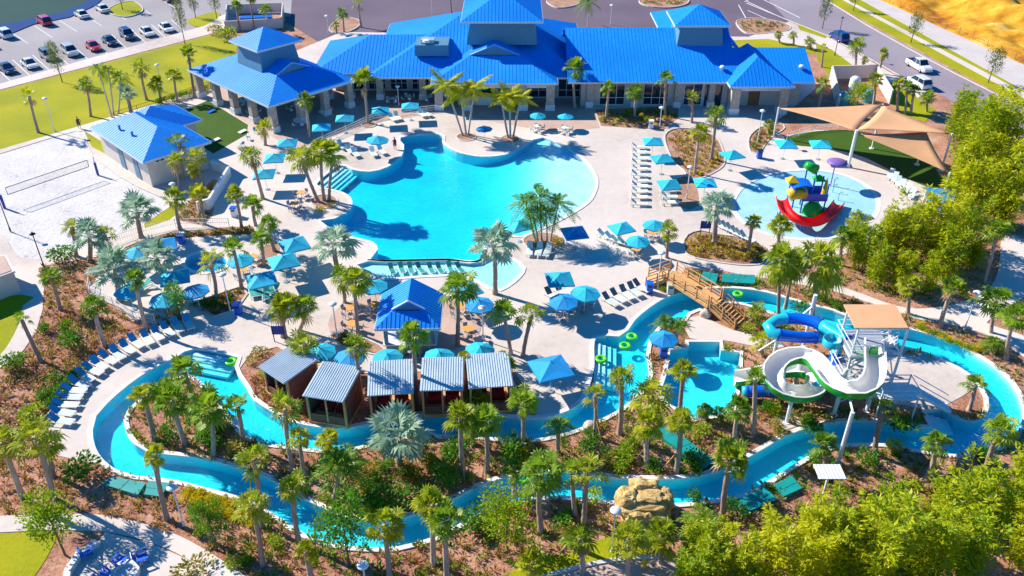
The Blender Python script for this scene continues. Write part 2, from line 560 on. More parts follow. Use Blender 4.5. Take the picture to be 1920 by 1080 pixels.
PLUNGE = [(1256, 656), (1291, 651), (1290, 641), (1350, 641), (1352, 657), (1388, 661), (1384, 715), (1370, 775), (1305, 785), (1252, 757), (1237, 737), (1250, 698)]
LEDGE = [(690, 490), (723, 491), (780, 490), (840, 489), (896, 492), (930, 477), (980, 503), (938, 543), (903, 530), (870, 516), (800, 517), (725, 521), (690, 508), (668, 497)]
W, L_ = 'world', True
REG = [  # name, material, z, points in photo pixels, smooth, kind of surface
    ('ground', 'mulch', -0.05, 'BASE', 0),
    ('grass_verge_far', 'grass', -0.02, [(1380, -60), (1500, -60), (2300, 420), (2300, 30), (1700, -120)], 0),
    ('bare_soil_site', 'dirt', 0.0, [(1650, 0), (1925, 125), (2500, 400), (2500, -200), (1560, -40)], 0),
    ('gravel_track', 'gravel', 0.0, [(1600, -8), (1925, 172), (2500, 470), (2500, 400), (1925, 121), (1640, -10), (1600, -30)], 0),
    ('verge_strip', 'grass', -0.02, [(1575, -8), (1925, 176), (2500, 480), (2500, 470), (1925, 172), (1596, -8)], 0),
    ('street_footpath', 'concrete', 0.0, [(1566, -8), (1925, 187), (2500, 492), (2500, 480), (1925, 176), (1575, -8)], 0),
    ('street_verge', 'grass', -0.02, [(1536, -8), (1925, 203), (2500, 530), (2500, 492), (1925, 187), (1566, -8)], 0),
    ('street', 'street', -0.14, [(1380, -60), (1520, -16), (1925, 206), (2500, 540), (2500, 800), (1925, 272), (1830, 215), (1740, 163), (1680, 137), (1607, 96), (1550, 65), (1473, 35), (1400, 5)], 0),
    ('near_footpath', 'concrete', 0.0, [(1400, 8), (1473, 38), (1550, 68), (1607, 100), (1680, 142), (1740, 170), (1720, 185), (1660, 160), (1590, 120), (1530, 92), (1440, 76), (1370, 80), (1370, 64), (1430, 62), (1480, 58)], 0),
    ('street_corner_lawn', 'grass', -0.02, [(1493, 42), (1552, 66), (1548, 72), (1500, 56)], 0),
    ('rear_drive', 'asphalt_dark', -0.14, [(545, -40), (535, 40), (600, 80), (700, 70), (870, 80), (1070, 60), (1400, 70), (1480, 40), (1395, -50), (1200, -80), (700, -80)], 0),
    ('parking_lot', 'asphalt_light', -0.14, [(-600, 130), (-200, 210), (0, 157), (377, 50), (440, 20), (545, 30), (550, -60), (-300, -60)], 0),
    ('car_park_path', 'concrete', 0.0, [(-300, 243), (-200, 222), (0, 168), (400, 62), (440, 45), (450, 22), (412, 30), (377, 50), (0, 157), (-200, 210), (-300, 230)], 0),
    ('corner_lawn', 'grass', -0.02, [(352, 38), (400, 22), (412, 30), (377, 50)], 1),
    ('car_park_island', 'grass', 0.0, [(203, 19), (220, 8), (250, 3), (267, 19), (240, 31), (212, 27)], 1),
    ('rear_drive_bed', 'mulch_tan', 0.0, [(1027, 0), (1080, -6), (1082, 8), (1045, 14)], 1),
    ('rear_drive_round_bed', 'mulch_tan', 0.0, ell(1245, 2, 46, 12), 1),
    ('rear_drive_palm_bed', 'mulch_tan', 0.0, [(618, 55), (640, 33), (672, 38), (668, 52), (640, 62)], 1),
    ('stall_corner_bed', 'mulch_tan', 0.0, [(1382, 40), (1420, 34), (1475, 45), (1478, 56), (1440, 62), (1400, 62)], 1),
    ('sports_court_surround', 'court_blue', 0.0, [(-300, 130), (-100, 95), (0, 71), (63, 45), (130, 32), (180, 9), (200, -10), (150, -60), (-300, -60)], 0),
    ('sports_court', 'court_green', 0.004, [(-200, 60), (0, 46), (120, 22), (165, 3), (120, -40), (-200, -40)], 0),
    ('lawn', 'grass', -0.02, [(-300, 260), (-200, 225), (0, 170), (400, 64), (446, 80), (442, 100), (385, 122), (402, 163), (375, 170), (143, 238), (0, 280), (-200, 345), (-300, 370)], 0),
    ('court_path', 'concrete', 0.0, [(-300, 370), (0, 280), (143, 238), (375, 170), (390, 187), (350, 205), (300, 350), (340, 390), (430, 424), (430, 437), (330, 432), (262, 452), (200, 478), (90, 497), (72, 503), (83, 540), (80, 580), (67, 623), (40, 662), (-30, 710), (-250, 800), (-250, 400)], 0),
    ('path_lawn', 'grass', -0.02, [(-300, 600), (43, 552), (43, 573), (33, 613), (0, 666), (-60, 710), (-300, 780)], 1),
    ('sand_court', 'sand', -0.06, [(-250, 360), (-100, 318), (0, 288), (143, 246), (158, 262), (170, 290), (225, 330), (262, 350), (300, 368), (312, 382), (290, 405), (240, 425), (190, 455), (127, 474), (53, 486), (25, 470), (0, 438), (-80, 420), (-250, 440)], 1),
    ('corner_grass', 'grass', -0.02, [(157, 244), (205, 275), (200, 290), (172, 275)], 0),
    ('corner_grass_strip', 'grass', -0.02, [(270, 420), (330, 380), (340, 395), (318, 412), (272, 428)], 0),
    ('pool_deck', 'concrete', 0.0, [(385, 175), (400, 160), (640, 60), (1500, 70), (1530, 165), (1460, 225), (1500, 240), (1640, 250), (1770, 330), (1715, 400), (1640, 455), (1590, 475), (1520, 492), (1430, 505), (1432, 522),
      (1290, 500), (1270, 520), (1283, 552), (1165, 640), (1113, 700), (1090, 765), (1010, 790), (990, 735), (960, 690), (700, 700), (600, 695), (520, 650), (470, 662), (450, 690), (400, 672), (355, 660), (283, 700), (205, 765),
      (180, 810), (195, 862), (180, 868), (145, 862), (112, 855), (90, 830), (92, 790), (115, 750), (150, 710), (190, 680), (240, 645), (290, 618), (340, 600), (335, 575), (293, 607), (253, 603), (213, 573),
      (167, 553), (170, 533), (235, 480), (270, 470), (330, 447), (430, 440), (400, 420), (345, 395), (300, 350), (330, 250), (350, 205)], 0),
    ('near_lawn', 'grass', -0.02, [(1530, 80), (1560, 93), (1612, 132), (1600, 139), (1556, 142), (1532, 112)], 0),
    ('porch_lawn', 'grass', -0.02, [(1362, 76), (1440, 73), (1526, 90), (1530, 100), (1362, 92)], 0),
    ('terrace', 'pavers', 0.003, [(400, 163), (470, 145), (700, 120), (850, 130), (830, 207), (770, 216), (690, 235), (650, 248), (560, 280), (520, 262), (465, 232), (420, 200)], 0),
    ('bar_terrace', 'pavers', 0.003, ell(760, 608, 145, 62), 1),
    ('entry_paving', 'pavers', 0.003, [(845, 190), (1110, 190), (1125, 240), (1040, 248), (960, 235), (860, 215)], 0),
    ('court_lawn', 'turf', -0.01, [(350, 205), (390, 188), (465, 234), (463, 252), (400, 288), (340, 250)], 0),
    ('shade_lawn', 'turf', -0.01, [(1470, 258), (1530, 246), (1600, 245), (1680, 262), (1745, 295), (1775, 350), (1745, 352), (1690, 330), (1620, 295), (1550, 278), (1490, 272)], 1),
    ('shade_bed', 'mulch', -0.02, [(1455, 222), (1640, 205), (1770, 260), (1840, 330), (1800, 400), (1770, 345), (1740, 290), (1680, 258), (1600, 243), (1530, 244), (1465, 255)], 0),
    ('end_garden', 'mulch', -0.02, [(1530, 150), (1600, 135), (1740, 200), (1700, 225), (1560, 215)], 0),
    ('yard_lawn', 'grass', -0.02, [(1664, 152), (1690, 163), (1755, 205), (1735, 228), (1690, 215), (1672, 195)], 0),
    ('right_bed', 'mulch', -0.04, [(1640, 456), (1700, 405), (1760, 345), (1830, 330), (1925, 400), (1925, 440), (1880, 445), (1875, 500), (1850, 540), (1800, 560), (1710, 570), (1680, 590), (1560, 540), (1440, 520), (1432, 507), (1520, 494), (1590, 477)], 0),
    ('shaded_path', 'concrete', 0.0, [(1882, 443), (1926, 452), (1960, 520), (1915, 560), (1885, 585), (1850, 605), (1900, 622), (1960, 650), (1960, 690), (1900, 655), (1862, 632), (1800, 612), (1710, 596), (1650, 575), (1560, 545), (1430, 520), (1430, 506), (1500, 512), (1600, 545), (1700, 577), (1790, 570), (1850, 545), (1872, 505)], 1),
    ('wall_bed', 'mulch_tan', -0.02, [(330, 412), (345, 387), (400, 335), (425, 345), (402, 385), (398, 405), (382, 424)], 0),
    ('fence_bed', 'mulch_tan', -0.02, [(200, 478), (262, 454), (330, 434), (430, 426), (475, 424), (480, 440), (430, 440), (330, 447), (270, 470), (235, 482), (205, 492)], 0),
    ('spa_bed', 'mulch_tan', -0.02, [(355, 572), (410, 552), (453, 537), (462, 552), (442, 580), (402, 593), (376, 573)], 0),
    ('kiosk_bed', 'mulch_tan', 0.02, [(622, 630), (647, 626), (693, 640), (720, 656), (703, 664), (643, 648)], 1),
    ('spa_palm_bed', 'mulch_tan', -0.02, [(495, 462), (520, 455), (525, 470), (498, 500), (482, 498)], 1),
    ('facade_bed', 'mulch_tan', -0.02, [(1115, 205), (1272, 198), (1272, 222), (1245, 243), (1180, 240), (1127, 236)], 0),
    ('lounger_bed', 'mulch_tan', -0.02, [(1248, 254), (1280, 241), (1338, 254), (1358, 300), (1340, 322), (1300, 336), (1282, 318), (1262, 300)], 1),
    ('umbrella_bed', 'mulch_tan', -0.02, [(1270, 335), (1300, 335), (1310, 385), (1275, 388)], 1),
    ('corner_bed', 'mulch_tan', -0.02, [(1406, 258), (1425, 240), (1458, 231), (1470, 240), (1440, 262), (1421, 289), (1408, 284)], 1),
    ('bridge_bed', 'mulch_tan', -0.02, [(1283, 452), (1290, 441), (1313, 433), (1345, 440), (1375, 444), (1440, 467), (1436, 490), (1400, 497), (1327, 488), (1290, 477)], 1),
    ('tank_bed', 'mulch', -0.02, [(1282, 504), (1350, 506), (1430, 524), (1445, 545), (1397, 538), (1353, 537), (1310, 538), (1284, 543)], 0),
    ('pool_palm_bed', 'mulch_tan', 0.02, ell(608, 378, 24, 12), 1),
    ('beach_palm_bed', 'mulch_tan', 0.05, ell(874, 257, 17, 7), 1),
    ('beach_palm_bed', 'mulch_tan', 0.05, ell(957, 261, 17, 7), 1),
    ('facade_palm_bed', 'mulch_tan', 0.05, ell(691, 233, 13, 6), 1),
    ('cluster_palm_bed', 'mulch_tan', 0.05, ell(1018, 452, 36, 14), 1),
    ('splash_pad', 'splash_floor', -0.03, ell(1511, 383, 132, 63, 48), 1),
    ('lower_path', 'concrete', 0.0, [(-200, 975), (0, 967), (140, 963), (187, 965), (253, 977), (333, 1003), (400, 1040), (462, 1082), (520, 1130), (440, 1130), (400, 1082), (350, 1047), (283, 1017), (197, 997), (83, 994), (0, 998), (-200, 1005)], 1),
    ('fire_pit_patio', 'concrete', 0.0, [(197, 998), (283, 1018), (350, 1048), (400, 1084), (430, 1130), (110, 1130), (130, 1070), (180, 1020)], 0),
    ('lower_lawn', 'grass', -0.02, [(-200, 1010), (0, 1000), (83, 995), (106, 1000), (90, 1040), (60, 1085), (20, 1130), (-200, 1130)], 1),
    ('lower_turf', 'grass', -0.02, [(930, 1110), (960, 1070), (1010, 1045), (1080, 1035), (1140, 1005), (1230, 1000), (1240, 1045), (1113, 1055), (1040, 1072), (1000, 1110)], 1),
    ('lower_patio', 'pavers', 0.0, [(1000, 1125), (1050, 1073), (1113, 1058), (1180, 1048), (1250, 1045), (1310, 1060), (1300, 1125)], 1),
    ('lazy_river', None, None, RIVER_OUT, 1),
    ('river_island', 'mulch', -0.03, ISLAND, 1),
    ('bridge_foot_path', 'concrete', 0.0, [(1287, 604), (1312, 592), (1375, 619), (1440, 632), (1470, 650), (1430, 652), (1400, 646), (1353, 637), (1294, 634)], 1),
    ('tower_slab', 'concrete', 0.0, [(1600, 655), (1693, 654), (1740, 667), (1800, 694), (1837, 722), (1800, 745), (1765, 764), (1733, 768), (1700, 760), (1600, 745), (1580, 700)], 0),
    ('post_pad', 'concrete', 0.0, [(1447, 785), (1490, 775), (1505, 795), (1465, 808)], 0),
    ('plunge_pool', None, None, PLUNGE, 0),
    ('main_pool', None, None, POOL, 1),
    ('tanning_ledge', None, None, LEDGE, 1),
    ('spa_pool', None, None, ell(386, 492, 40, 19, 32), 1),
]
WATER = {'lazy_river': ('river_water', 0.95, -0.16, 'plaster'), 'main_pool': ('pool_water', 1.25, -0.12, 'plaster'), 'plunge_pool': ('pool_water', 1.0, -0.14, 'plaster'),
         'tanning_ledge': ('pool_water', 0.22, -0.10, 'plaster_white'), 'spa_pool': ('spa_water', 0.9, -0.08, 'plaster')}


def floor_z(name, p):
    w = WATER[name]
    d = w[1]
    if name == 'main_pool':                       # zero-entry: the floor climbs to the beach at the right
        t = (p[0] - (-6.0)) / (7.0 - (-6.0))
        t = min(max(t, 0), 1)
        t = t * t * (3 - 2 * t)
        d = 1.25 * (1 - t) + 0.04 * t
    return w[2] - d


verts, faces, rmeta = [], [], []
for i, (nm, mt, z, pts, sm) in enumerate(REG):
    if pts == 'BASE':
        loop = [Vector(p) for p in ((-600, -60), (600, -60), (600, 900), (-600, 900))]
    else:
        loop = [G(x, y).to_2d() for x, y in pts]
        if sm:
            loop = smooth_loop(loop)
    a = sum(loop[k].cross(loop[(k + 1) % len(loop)]) for k in range(len(loop)))
    if a < 0:
        loop.reverse()
    k0 = len(verts)
    verts += loop
    faces.append(list(range(k0, k0 + len(loop))))
# extra points so that the pool floor can slope
p0, p1 = G(700, 480), G(1120, 255)
xx = -14.0
while xx < 11:
    yy = 75.0
    while yy < 118:
        verts.append(Vector((xx + 0.013 * yy, yy)))
        yy += 1.7
    xx += 1.1
ov, oe, of, _, _, ofs = delaunay_2d_cdt(verts, [], faces, 1, 1e-4, True)
own = [max(f) if f else -1 for f in ofs]
edge = {}
for t, f in enumerate(of):
    for k in range(len(f)):
        a, b = f[k], f[(k + 1) % len(f)]
        edge.setdefault((min(a, b), max(a, b)), []).append((t, a, b))


def bed_z(i):
    return REG[i][2]


RB = {i: MB() for i in range(len(REG))}
WB = {i: MB() for i in range(len(REG))}
for t, f in enumerate(of):
    i = own[t]
    if i < 0:
        continue
    pts = [ov[k] for k in f]
    nm = REG[i][0]
    if nm in WATER:
        RB[i].face([(p.x, p.y, floor_z(nm, p)) for p in pts])
        WB[i].face([(p.x, p.y, WATER[nm][2]) for p in pts])
    else:
        RB[i].face([(p.x, p.y, REG[i][2]) for p in pts])
bound = {i: [] for i in range(len(REG))}
for (a, b), l in edge.items():
    if len(l) != 2:
        continue
    (t0, a0, b0), (t1, a1, b1) = l
    i, j = own[t0], own[t1]
    if i == j or i < 0 or j < 0:
        continue
    bound[i].append((a0, b0))
    bound[j].append((a1, b1))
    for i, j, a0, b0 in ((i, j, a0, b0), (j, i, a1, b1)):
        # region i lower than j: close the step with a riser that belongs to the higher one (to the pool for pools)
        p, q = ov[a0], ov[b0]
        wi, wj = REG[i][0] in WATER, REG[j][0] in WATER
        if wi and not wj:
            n = REG[i][0]
            zj = REG[j][2]
            RB[i].face([(q.x, q.y, floor_z(n, q)), (p.x, p.y, floor_z(n, p)), (p.x, p.y, zj), (q.x, q.y, zj)])
        elif wi and wj:
            if floor_z(REG[i][0], p) < floor_z(REG[j][0], p) - 0.01:
                n, m = REG[i][0], REG[j][0]
                RB[i].face([(q.x, q.y, floor_z(n, q)), (p.x, p.y, floor_z(n, p)), (p.x, p.y, floor_z(m, p)), (q.x, q.y, floor_z(m, q))])
        elif not wj and REG[i][2] < REG[j][2]:
            zi, zj = REG[i][2], REG[j][2]
            RB[j].face([(q.x, q.y, zi), (p.x, p.y, zi), (p.x, p.y, zj), (q.x, q.y, zj)])


def loops_of(edges):
    nx = {}
    for a, b in edges:
        nx.setdefault(a, []).append(b)
    out = []
    while nx:
        s = next(iter(nx))
        l = [s]
        c = s
        while True:
            if c not in nx:
                break
            n = nx[c].pop()
            if not nx[c]:
                del nx[c]
            if n == s:
                break
            l.append(n)
            c = n
        if len(l) > 2:
            out.append(l)
    return out


def rim(mb, pts, inner, outer, zt, zi, zo, closed=True):
    """a kerb stone running along a loop that keeps its region on the left"""
    n = len(pts)
    ring = []
    for k in range(n):
        a, b, c = pts[(k - 1) % n] if closed or k else pts[k], pts[k], pts[(k + 1) % n] if closed or k < n - 1 else pts[k]
        d = ((b - a).normalized() if (b - a).length > 1e-6 else Vector((0, 0))) + ((c - b).normalized() if (c - b).length > 1e-6 else Vector((0, 0)))
        d = d.normalized() if d.length > 1e-6 else Vector((1, 0))
        o = Vector((d.y, -d.x))
        ring.append((b - o * inner, b + o * outer))
    for k in range(n if closed else n - 1):
        (a0, a1), (b0, b1) = ring[k], ring[(k + 1) % n]
        mb.face([(a0.x, a0.y, zt), (a1.x, a1.y, zt), (b1.x, b1.y, zt), (b0.x, b0.y, zt)])
        mb.face([(a0.x, a0.y, zi), (a0.x, a0.y, zt), (b0.x, b0.y, zt), (b0.x, b0.y, zi)])
        mb.face([(a1.x, a1.y, zt), (a1.x, a1.y, zo), (b1.x, b1.y, zo), (b1.x, b1.y, zt)])


REGOBJ = {}
for i, (nm, mt, z, pts, sm) in enumerate(REG):
    if not RB[i].f:
        continue
    if nm in WATER:
        basin = tag(RB[i].build(nm + '_basin', WATER[nm][3]), kind='structure')
        wat = tag(WB[i].build(nm + '_water', WATER[nm][0]), kind='structure')
        REGOBJ[nm] = basin
        mb = MB()
        for lp in loops_of(bound[i]):
            P_ = [ov[k] for k in lp]
            rim(mb, P_, 0.05, 0.36 if nm != 'lazy_river' else 0.32, 0.06, -0.10, -0.06)
        tag(mb.build(nm + '_coping', 'coping'), kind='structure')
    else:
        REGOBJ[nm] = tag(RB[i].build(nm, mt), kind='structure')
        if nm in ('splash_pad',):
            mb = MB()
            for lp in loops_of(bound[i]):
                rim(mb, [ov[k] for k in lp], 0.0, 0.55, 0.02, -0.04, -0.02)
            tag(mb.build('splash_pad_rim', 'coping'), kind='structure')
        if nm in ('beach_palm_bed', 'pool_palm_bed', 'cluster_palm_bed', 'facade_palm_bed', 'spa_bed', 'kiosk_bed', 'bridge_bed', 'lounger_bed', 'corner_bed', 'car_park_island', 'rear_drive_round_bed', 'stall_corner_bed', 'rear_drive_bed', 'rear_drive_palm_bed'):
            mb = MB()
            for lp in loops_of(bound[i]):
                rim(mb, [ov[k] for k in lp], 0.0, 0.18, 0.09, -0.03, -0.15)
            tag(mb.build(nm + '_kerb', 'kerb'), kind='structure')


from mathutils import noise as nz_
mb = MB()
NU, NV = 90, 46
for i in range(NU + 1):
    for j in range(NV + 1):
        u, v = i / NU, j / NV
        a = G(1648, -1).lerp(G(2050, 180), u)
        b = a + Vector((52, 22, 0)) * v
        e = min(1, u * 8, v * 14, (1 - u) * 8, (1 - v) * 8)
        q = Vector((b.x * .10, b.y * .10, 0))
        h = nz_.fractal(q, .9, 2.1, 5) * 1.9 + abs(nz_.noise(q * .45)) * 4.2
        mb.v.append((b.x, b.y, max(0.0, .25 + h) * max(0, e) + .01))
for i in range(NU):
    for j in range(NV):
        k = i * (NV + 1) + j
        mb.f.append((k, k + NV + 1, k + NV + 2, k + 1)[::-1] if 0 else (k, k + NV + 1, k + NV + 2, k + 1))
        mb.m.append(0)
tag(mb.build('bare_soil_mounds', 'dirt', None, True), kind='structure')


def strip(name, pts, w, z, h, m, smooth=True):
    """a kerb or painted strip along an open line of photo pixels"""
    l = [G(x, y).to_2d() for x, y in pts]
    if smooth:
        l = smooth_loop(l, False)
    mb = MB()
    rim(mb, l, w / 2, w / 2, z + h, z - 0.02, z - 0.02, closed=False)
    return tag(mb.build(name, m), kind='structure')


strip('street_kerb', [(1536, -8), (1627, 48), (1707, 93), (1793, 139), (1925, 205)], 0.35, -0.02, 0.05, 'kerb', False)
strip('street_kerb', [(1400, 6), (1473, 36), (1550, 66), (1607, 97), (1680, 138), (1740, 164)], 0.3, 0.0, 0.03, 'kerb', False)
strip('sand_court_kerb', [(143, 244), (160, 263), (172, 291), (227, 332), (264, 352), (302, 369)], 0.25, -0.02, 0.08, 'kerb', False)
strip('path_kerb', [(1013, 1085), (1055, 1071), (1113, 1057), (1180, 1047), (1235, 1045)], 0.3, 0.0, 0.10, 'kerb')

# painted stall lines
def paint(name, quads, z=-0.134, m='paint_line'):
    for a, b, w in quads:
        A, B = G(*a), G(*b)
        d = (B - A).to_2d().normalized()
        o = Vector((d.y, -d.x)) * w / 2
        mb = MB()
        mb.face([(A.x - o.x, A.y - o.y, z), (B.x - o.x, B.y - o.y, z), (B.x + o.x, B.y + o.y, z), (A.x + o.x, A.y + o.y, z)][::-1])
        tag(mb.build(name, m), kind='structure')


lines = []
for k in range(10):                               # near row of stalls
    x = -6 + k * 37.2
    y = 132 - k * 9.4
    lines.append(((x + 27, y + 20), (x - 8, y - 12), 0.13))
for k in range(7):                                # far row
    x = 20 + k * 46
    y = 66 - k * 11.0
    lines.append(((x + 32, y + 14), (x - 2, y - 8), 0.13))
lines += [((1398, 0), (1470, 34), 0.25), ((1402, 18), (1442, 36), 0.2), ((1385, 8), (1400, 35), 0.2), ((1420, -8), (1500, 32), 0.25), ((1408, -4), (1396, 2), 0.2)]
paint('stall_line', lines)
# pool entry steps, cut into the water
def steps(name, a, b, inward, n, tread, water, mtl='plaster_white'):
    A, B = G(*a), G(*b)
    d = (B - A).normalized()
    q = G(*inward) - (A + B) / 2
    q.z = 0
    q = (q - d * q.dot(d)).normalized()
    for k in range(n):
        mb = MB()
        z = water - 0.06 - 0.16 * k
        p = [A + q * (tread * k), B + q * (tread * k), B + q * (tread * (k + 1)), A + q * (tread * (k + 1))]
        mb.prism([(v.x, v.y) for v in (p if (p[1] - p[0]).cross(p[2] - p[1]).z > 0 else p[::-1])], z - 0.15 * (n - k) - 0.1, z)
        o = mb.build('pool_step', mtl, REGOBJ[name])


steps('main_pool', (594, 346), (637, 311), (680, 350), 5, 0.55, -0.12)
steps('lazy_river', (366, 656), (446, 671), (400, 700), 4, 0.5, -0.16)
steps('lazy_river', (1116, 640), (1113, 715), (1150, 690), 4, 0.5, -0.16)
steps('lazy_river', (1748, 800), (1736, 774), (1780, 800), 3, 0.6, -0.16)
# ------------------------------------------------------------------ roofs
def roof_plane(slab, seams, pts, spacing=0.40, th=0.12, sw=0.035, sh=0.028):
    pts = [Vector(p) for p in pts]
    n = Vector((0, 0, 0))
    for k in range(1, len(pts) - 1):
        n += (pts[k] - pts[0]).cross(pts[k + 1] - pts[0])
    n.normalize()
    if n.z < 0:
        n = -n
        pts.reverse()
    m = len(pts)
    low = [p - Vector((0, 0, th)) for p in pts]
    slab.raw(pts + low, [tuple(range(m)), tuple(range(2 * m - 1, m - 1, -1))] + [(k, k + m, (k + 1) % m + m, (k + 1) % m) for k in range(m)])
    a = n.cross(Vector((0, 0, 1)))
    if a.length < 1e-4:
        return
    a.normalize()
    d = a.cross(n)
    o = pts[0]
    q = [((p - o).dot(a), (p - o).dot(d)) for p in pts]
    x = min(p[0] for p in q) + spacing * .5
    mx = max(p[0] for p in q)
    while x < mx - .02:
        ys = []
        for k in range(m):
            (x0, y0), (x1, y1) = q[k], q[(k + 1) % m]
            if (x0 <= x) != (x1 <= x):
                ys.append(y0 + (y1 - y0) * (x - x0) / (x1 - x0))
        ys.sort()
        for k in range(0, len(ys) - 1, 2):
            p0, p1 = o + a * x + d * ys[k], o + a * x + d * ys[k + 1]
            h = n * sh
            w = a * (sw / 2)
            seams.raw([p0 - w, p0 + w, p0 + w + h, p0 - w + h, p1 - w, p1 + w, p1 + w + h, p1 - w + h], [(3, 2, 6, 7), (0, 3, 7, 4), (1, 5, 6, 2), (0, 1, 2, 3), (4, 7, 6, 5)])
        x += spacing


def hip(x0, x1, y0, y1, ze, sl, left='hip', right='hip', M=None, g=.55):
    """planes of a roof whose ridge runs along x; each end hip, gable or dutch (hip with a small upright gable)"""
    h = (y1 - y0) / 2
    yc = (y0 + y1) / 2
    zr = ze + h * sl
    i0 = {'hip': h, 'gable': 0, 'dutch': g * h}[left]
    i1 = {'hip': h, 'gable': 0, 'dutch': g * h}[right]
    if left == 'hip' and right == 'hip' and x1 - x0 < 2 * h:
        i0 = i1 = (x1 - x0) / 2
    zi0, zi1 = ze + i0 * sl, ze + i1 * sl
    pl, ver = [], []
    fr = [(x0, y0, ze), (x1, y0, ze)]
    bk = [(x0, y1, ze), (x1, y1, ze)]
    if right == 'dutch':
        fr.append((x1 - i1, y0 + i1, zi1))
        bk.append((x1 - i1, y1 - i1, zi1))
    fr.append((x1 - i1, yc, zr))
    bk.append((x1 - i1, yc, zr))
    if left == 'hip' and right == 'hip' and abs((x1 - i1) - (x0 + i0)) < 1e-4:
        pass
    else:
        fr.append((x0 + i0, yc, zr))
        bk.append((x0 + i0, yc, zr))
    if left == 'dutch':
        fr.append((x0 + i0, y0 + i0, zi0))
        bk.append((x0 + i0, y1 - i0, zi0))
    pl += [fr, bk]
    for e, xe, i, zi, sg in ((left, x0, i0, zi0, 1), (right, x1, i1, zi1, -1)):
        if e == 'hip':
            pl.append([(xe, y0, ze), (xe, y1, ze), (xe + sg * i, yc, zr)])
        elif e == 'dutch':
            pl.append([(xe, y0, ze), (xe, y1, ze), (xe + sg * i, y1 - i, zi), (xe + sg * i, y0 + i, zi)])
            ver.append([(xe + sg * (i + .12), y0 + i, zi), (xe + sg * (i + .12), y1 - i, zi), (xe + sg * (i + .12), yc, zr)])
        else:
            ver.append([(xe + sg * .5, y0 + .5, ze - .1), (xe + sg * .5, y1 - .5, ze - .1), (xe + sg * .5, yc, zr - .15)])
    if M is not None:
        pl = [[M @ Vector(p) for p in f] for f in pl]
        ver = [[M @ Vector(p) for p in f] for f in ver]
    return pl, ver


def add_roof(root, planes, ver, m='roof_blue', ms='roof_seam', spacing=.42, eave=None, name='roof'):
    slab, seam = MB(), MB()
    for p in planes:
        roof_plane(slab, seam, p, spacing)
    o = slab.build(name, m, root)
    s = seam.build('standing_seams', ms, o)
    s['kind'] = 'stuff'
    if ver:
        for f in ver:
            g = MB()
            g.face(f)
            g.build('gable_end', 'louvre', o)
            a, b, c = [Vector(p) for p in f]
            for e in (a, b):                                # pale trim along the gable rake
                t = MB()
                t.bar(e, c, .14, .14)
                t.build('gable_trim', 'fascia', o)
    for p in planes:                                        # fascia board along the eaves
        t = MB()
        zl = min(q[2] for q in p)
        for k in range(len(p)):
            a, b = Vector(p[k]), Vector(p[(k + 1) % len(p)])
            if abs(a.z - zl) < .01 and abs(b.z - zl) < .01 and (a - b).length > .5:
                t.bar(a - Vector((0, 0, .11)), b - Vector((0, 0, .11)), .08, .2)
        if t.f:
            t.build('fascia', 'fascia', o)
    return o


def RM(c, rz):
    return Matrix.Translation(Vector((c[0], c[1], 0))) @ Matrix.Rotation(rz, 4, "Z")


def window(root, x0, x1, y, z0, z1, nx=2, nz=2, M=None, side=-1, m='white_paint'):
    """framed window in a wall facing -y: frame, bars and one pane per opening"""
    fr = MB()
    t, d = .07, .08
    M = M or Matrix.Identity(4)
    yo = y + side * .03
    fr.box(x0, x1, yo - d / 2, yo + d / 2, z0, z0 + t, M=M)
    fr.box(x0, x1, yo - d / 2, yo + d / 2, z1 - t, z1, M=M)
    for k in range(nx + 1):
        x = x0 + (x1 - x0 - t) * k / nx
        fr.box(x, x + t, yo - d / 2 + .002, yo + d / 2 - .002, z0 + t, z1 - t, M=M)
    for k in range(1, nz):
        z = z0 + (z1 - z0) * (.33 if nz == 2 else k / nz)
        fr.box(x0, x1, yo - d / 2 + .004, yo + d / 2 - .004, z - t / 2, z + t / 2, M=M)
    o = fr.build('window', m, root)
    for k in range(nx):
        for j in range(nz):
            xa = x0 + (x1 - x0 - t) * k / nx + t
            xb = x0 + (x1 - x0 - t) * (k + 1) / nx
            za = z0 + t if j == 0 else z0 + (z1 - z0) * (.33 if nz == 2 else j / nz) + t / 2
            zb = z1 - t if j == nz - 1 else z0 + (z1 - z0) * (.33 if nz == 2 else (j + 1) / nz) - t / 2
            p = MB()
            p.box(xa, xb, yo - .01, yo + .01, za, zb, M=M)
            p.build('pane', 'glass_dark', o)
    return o


def column(root, x, y, w=.75, zt=3.35, M=None, base='white_paint', shaft='stone'):
    c = MB()
    M = M or Matrix.Identity(4)
    c.box(x - w / 2, x + w / 2, y - w / 2, y + w / 2, .7, zt - .25, M=M)
    o = c.build('column', shaft, root)
    b = MB()
    b.box(x - w / 2 - .08, x + w / 2 + .08, y - w / 2 - .08, y + w / 2 + .08, 0, .7, M=M)
    b.build('plinth', base, o)
    b = MB()
    b.box(x - w / 2 - .06, x + w / 2 + .06, y - w / 2 - .06, y + w / 2 + .06, zt - .25, zt, M=M)
    b.build('capital', base, o)


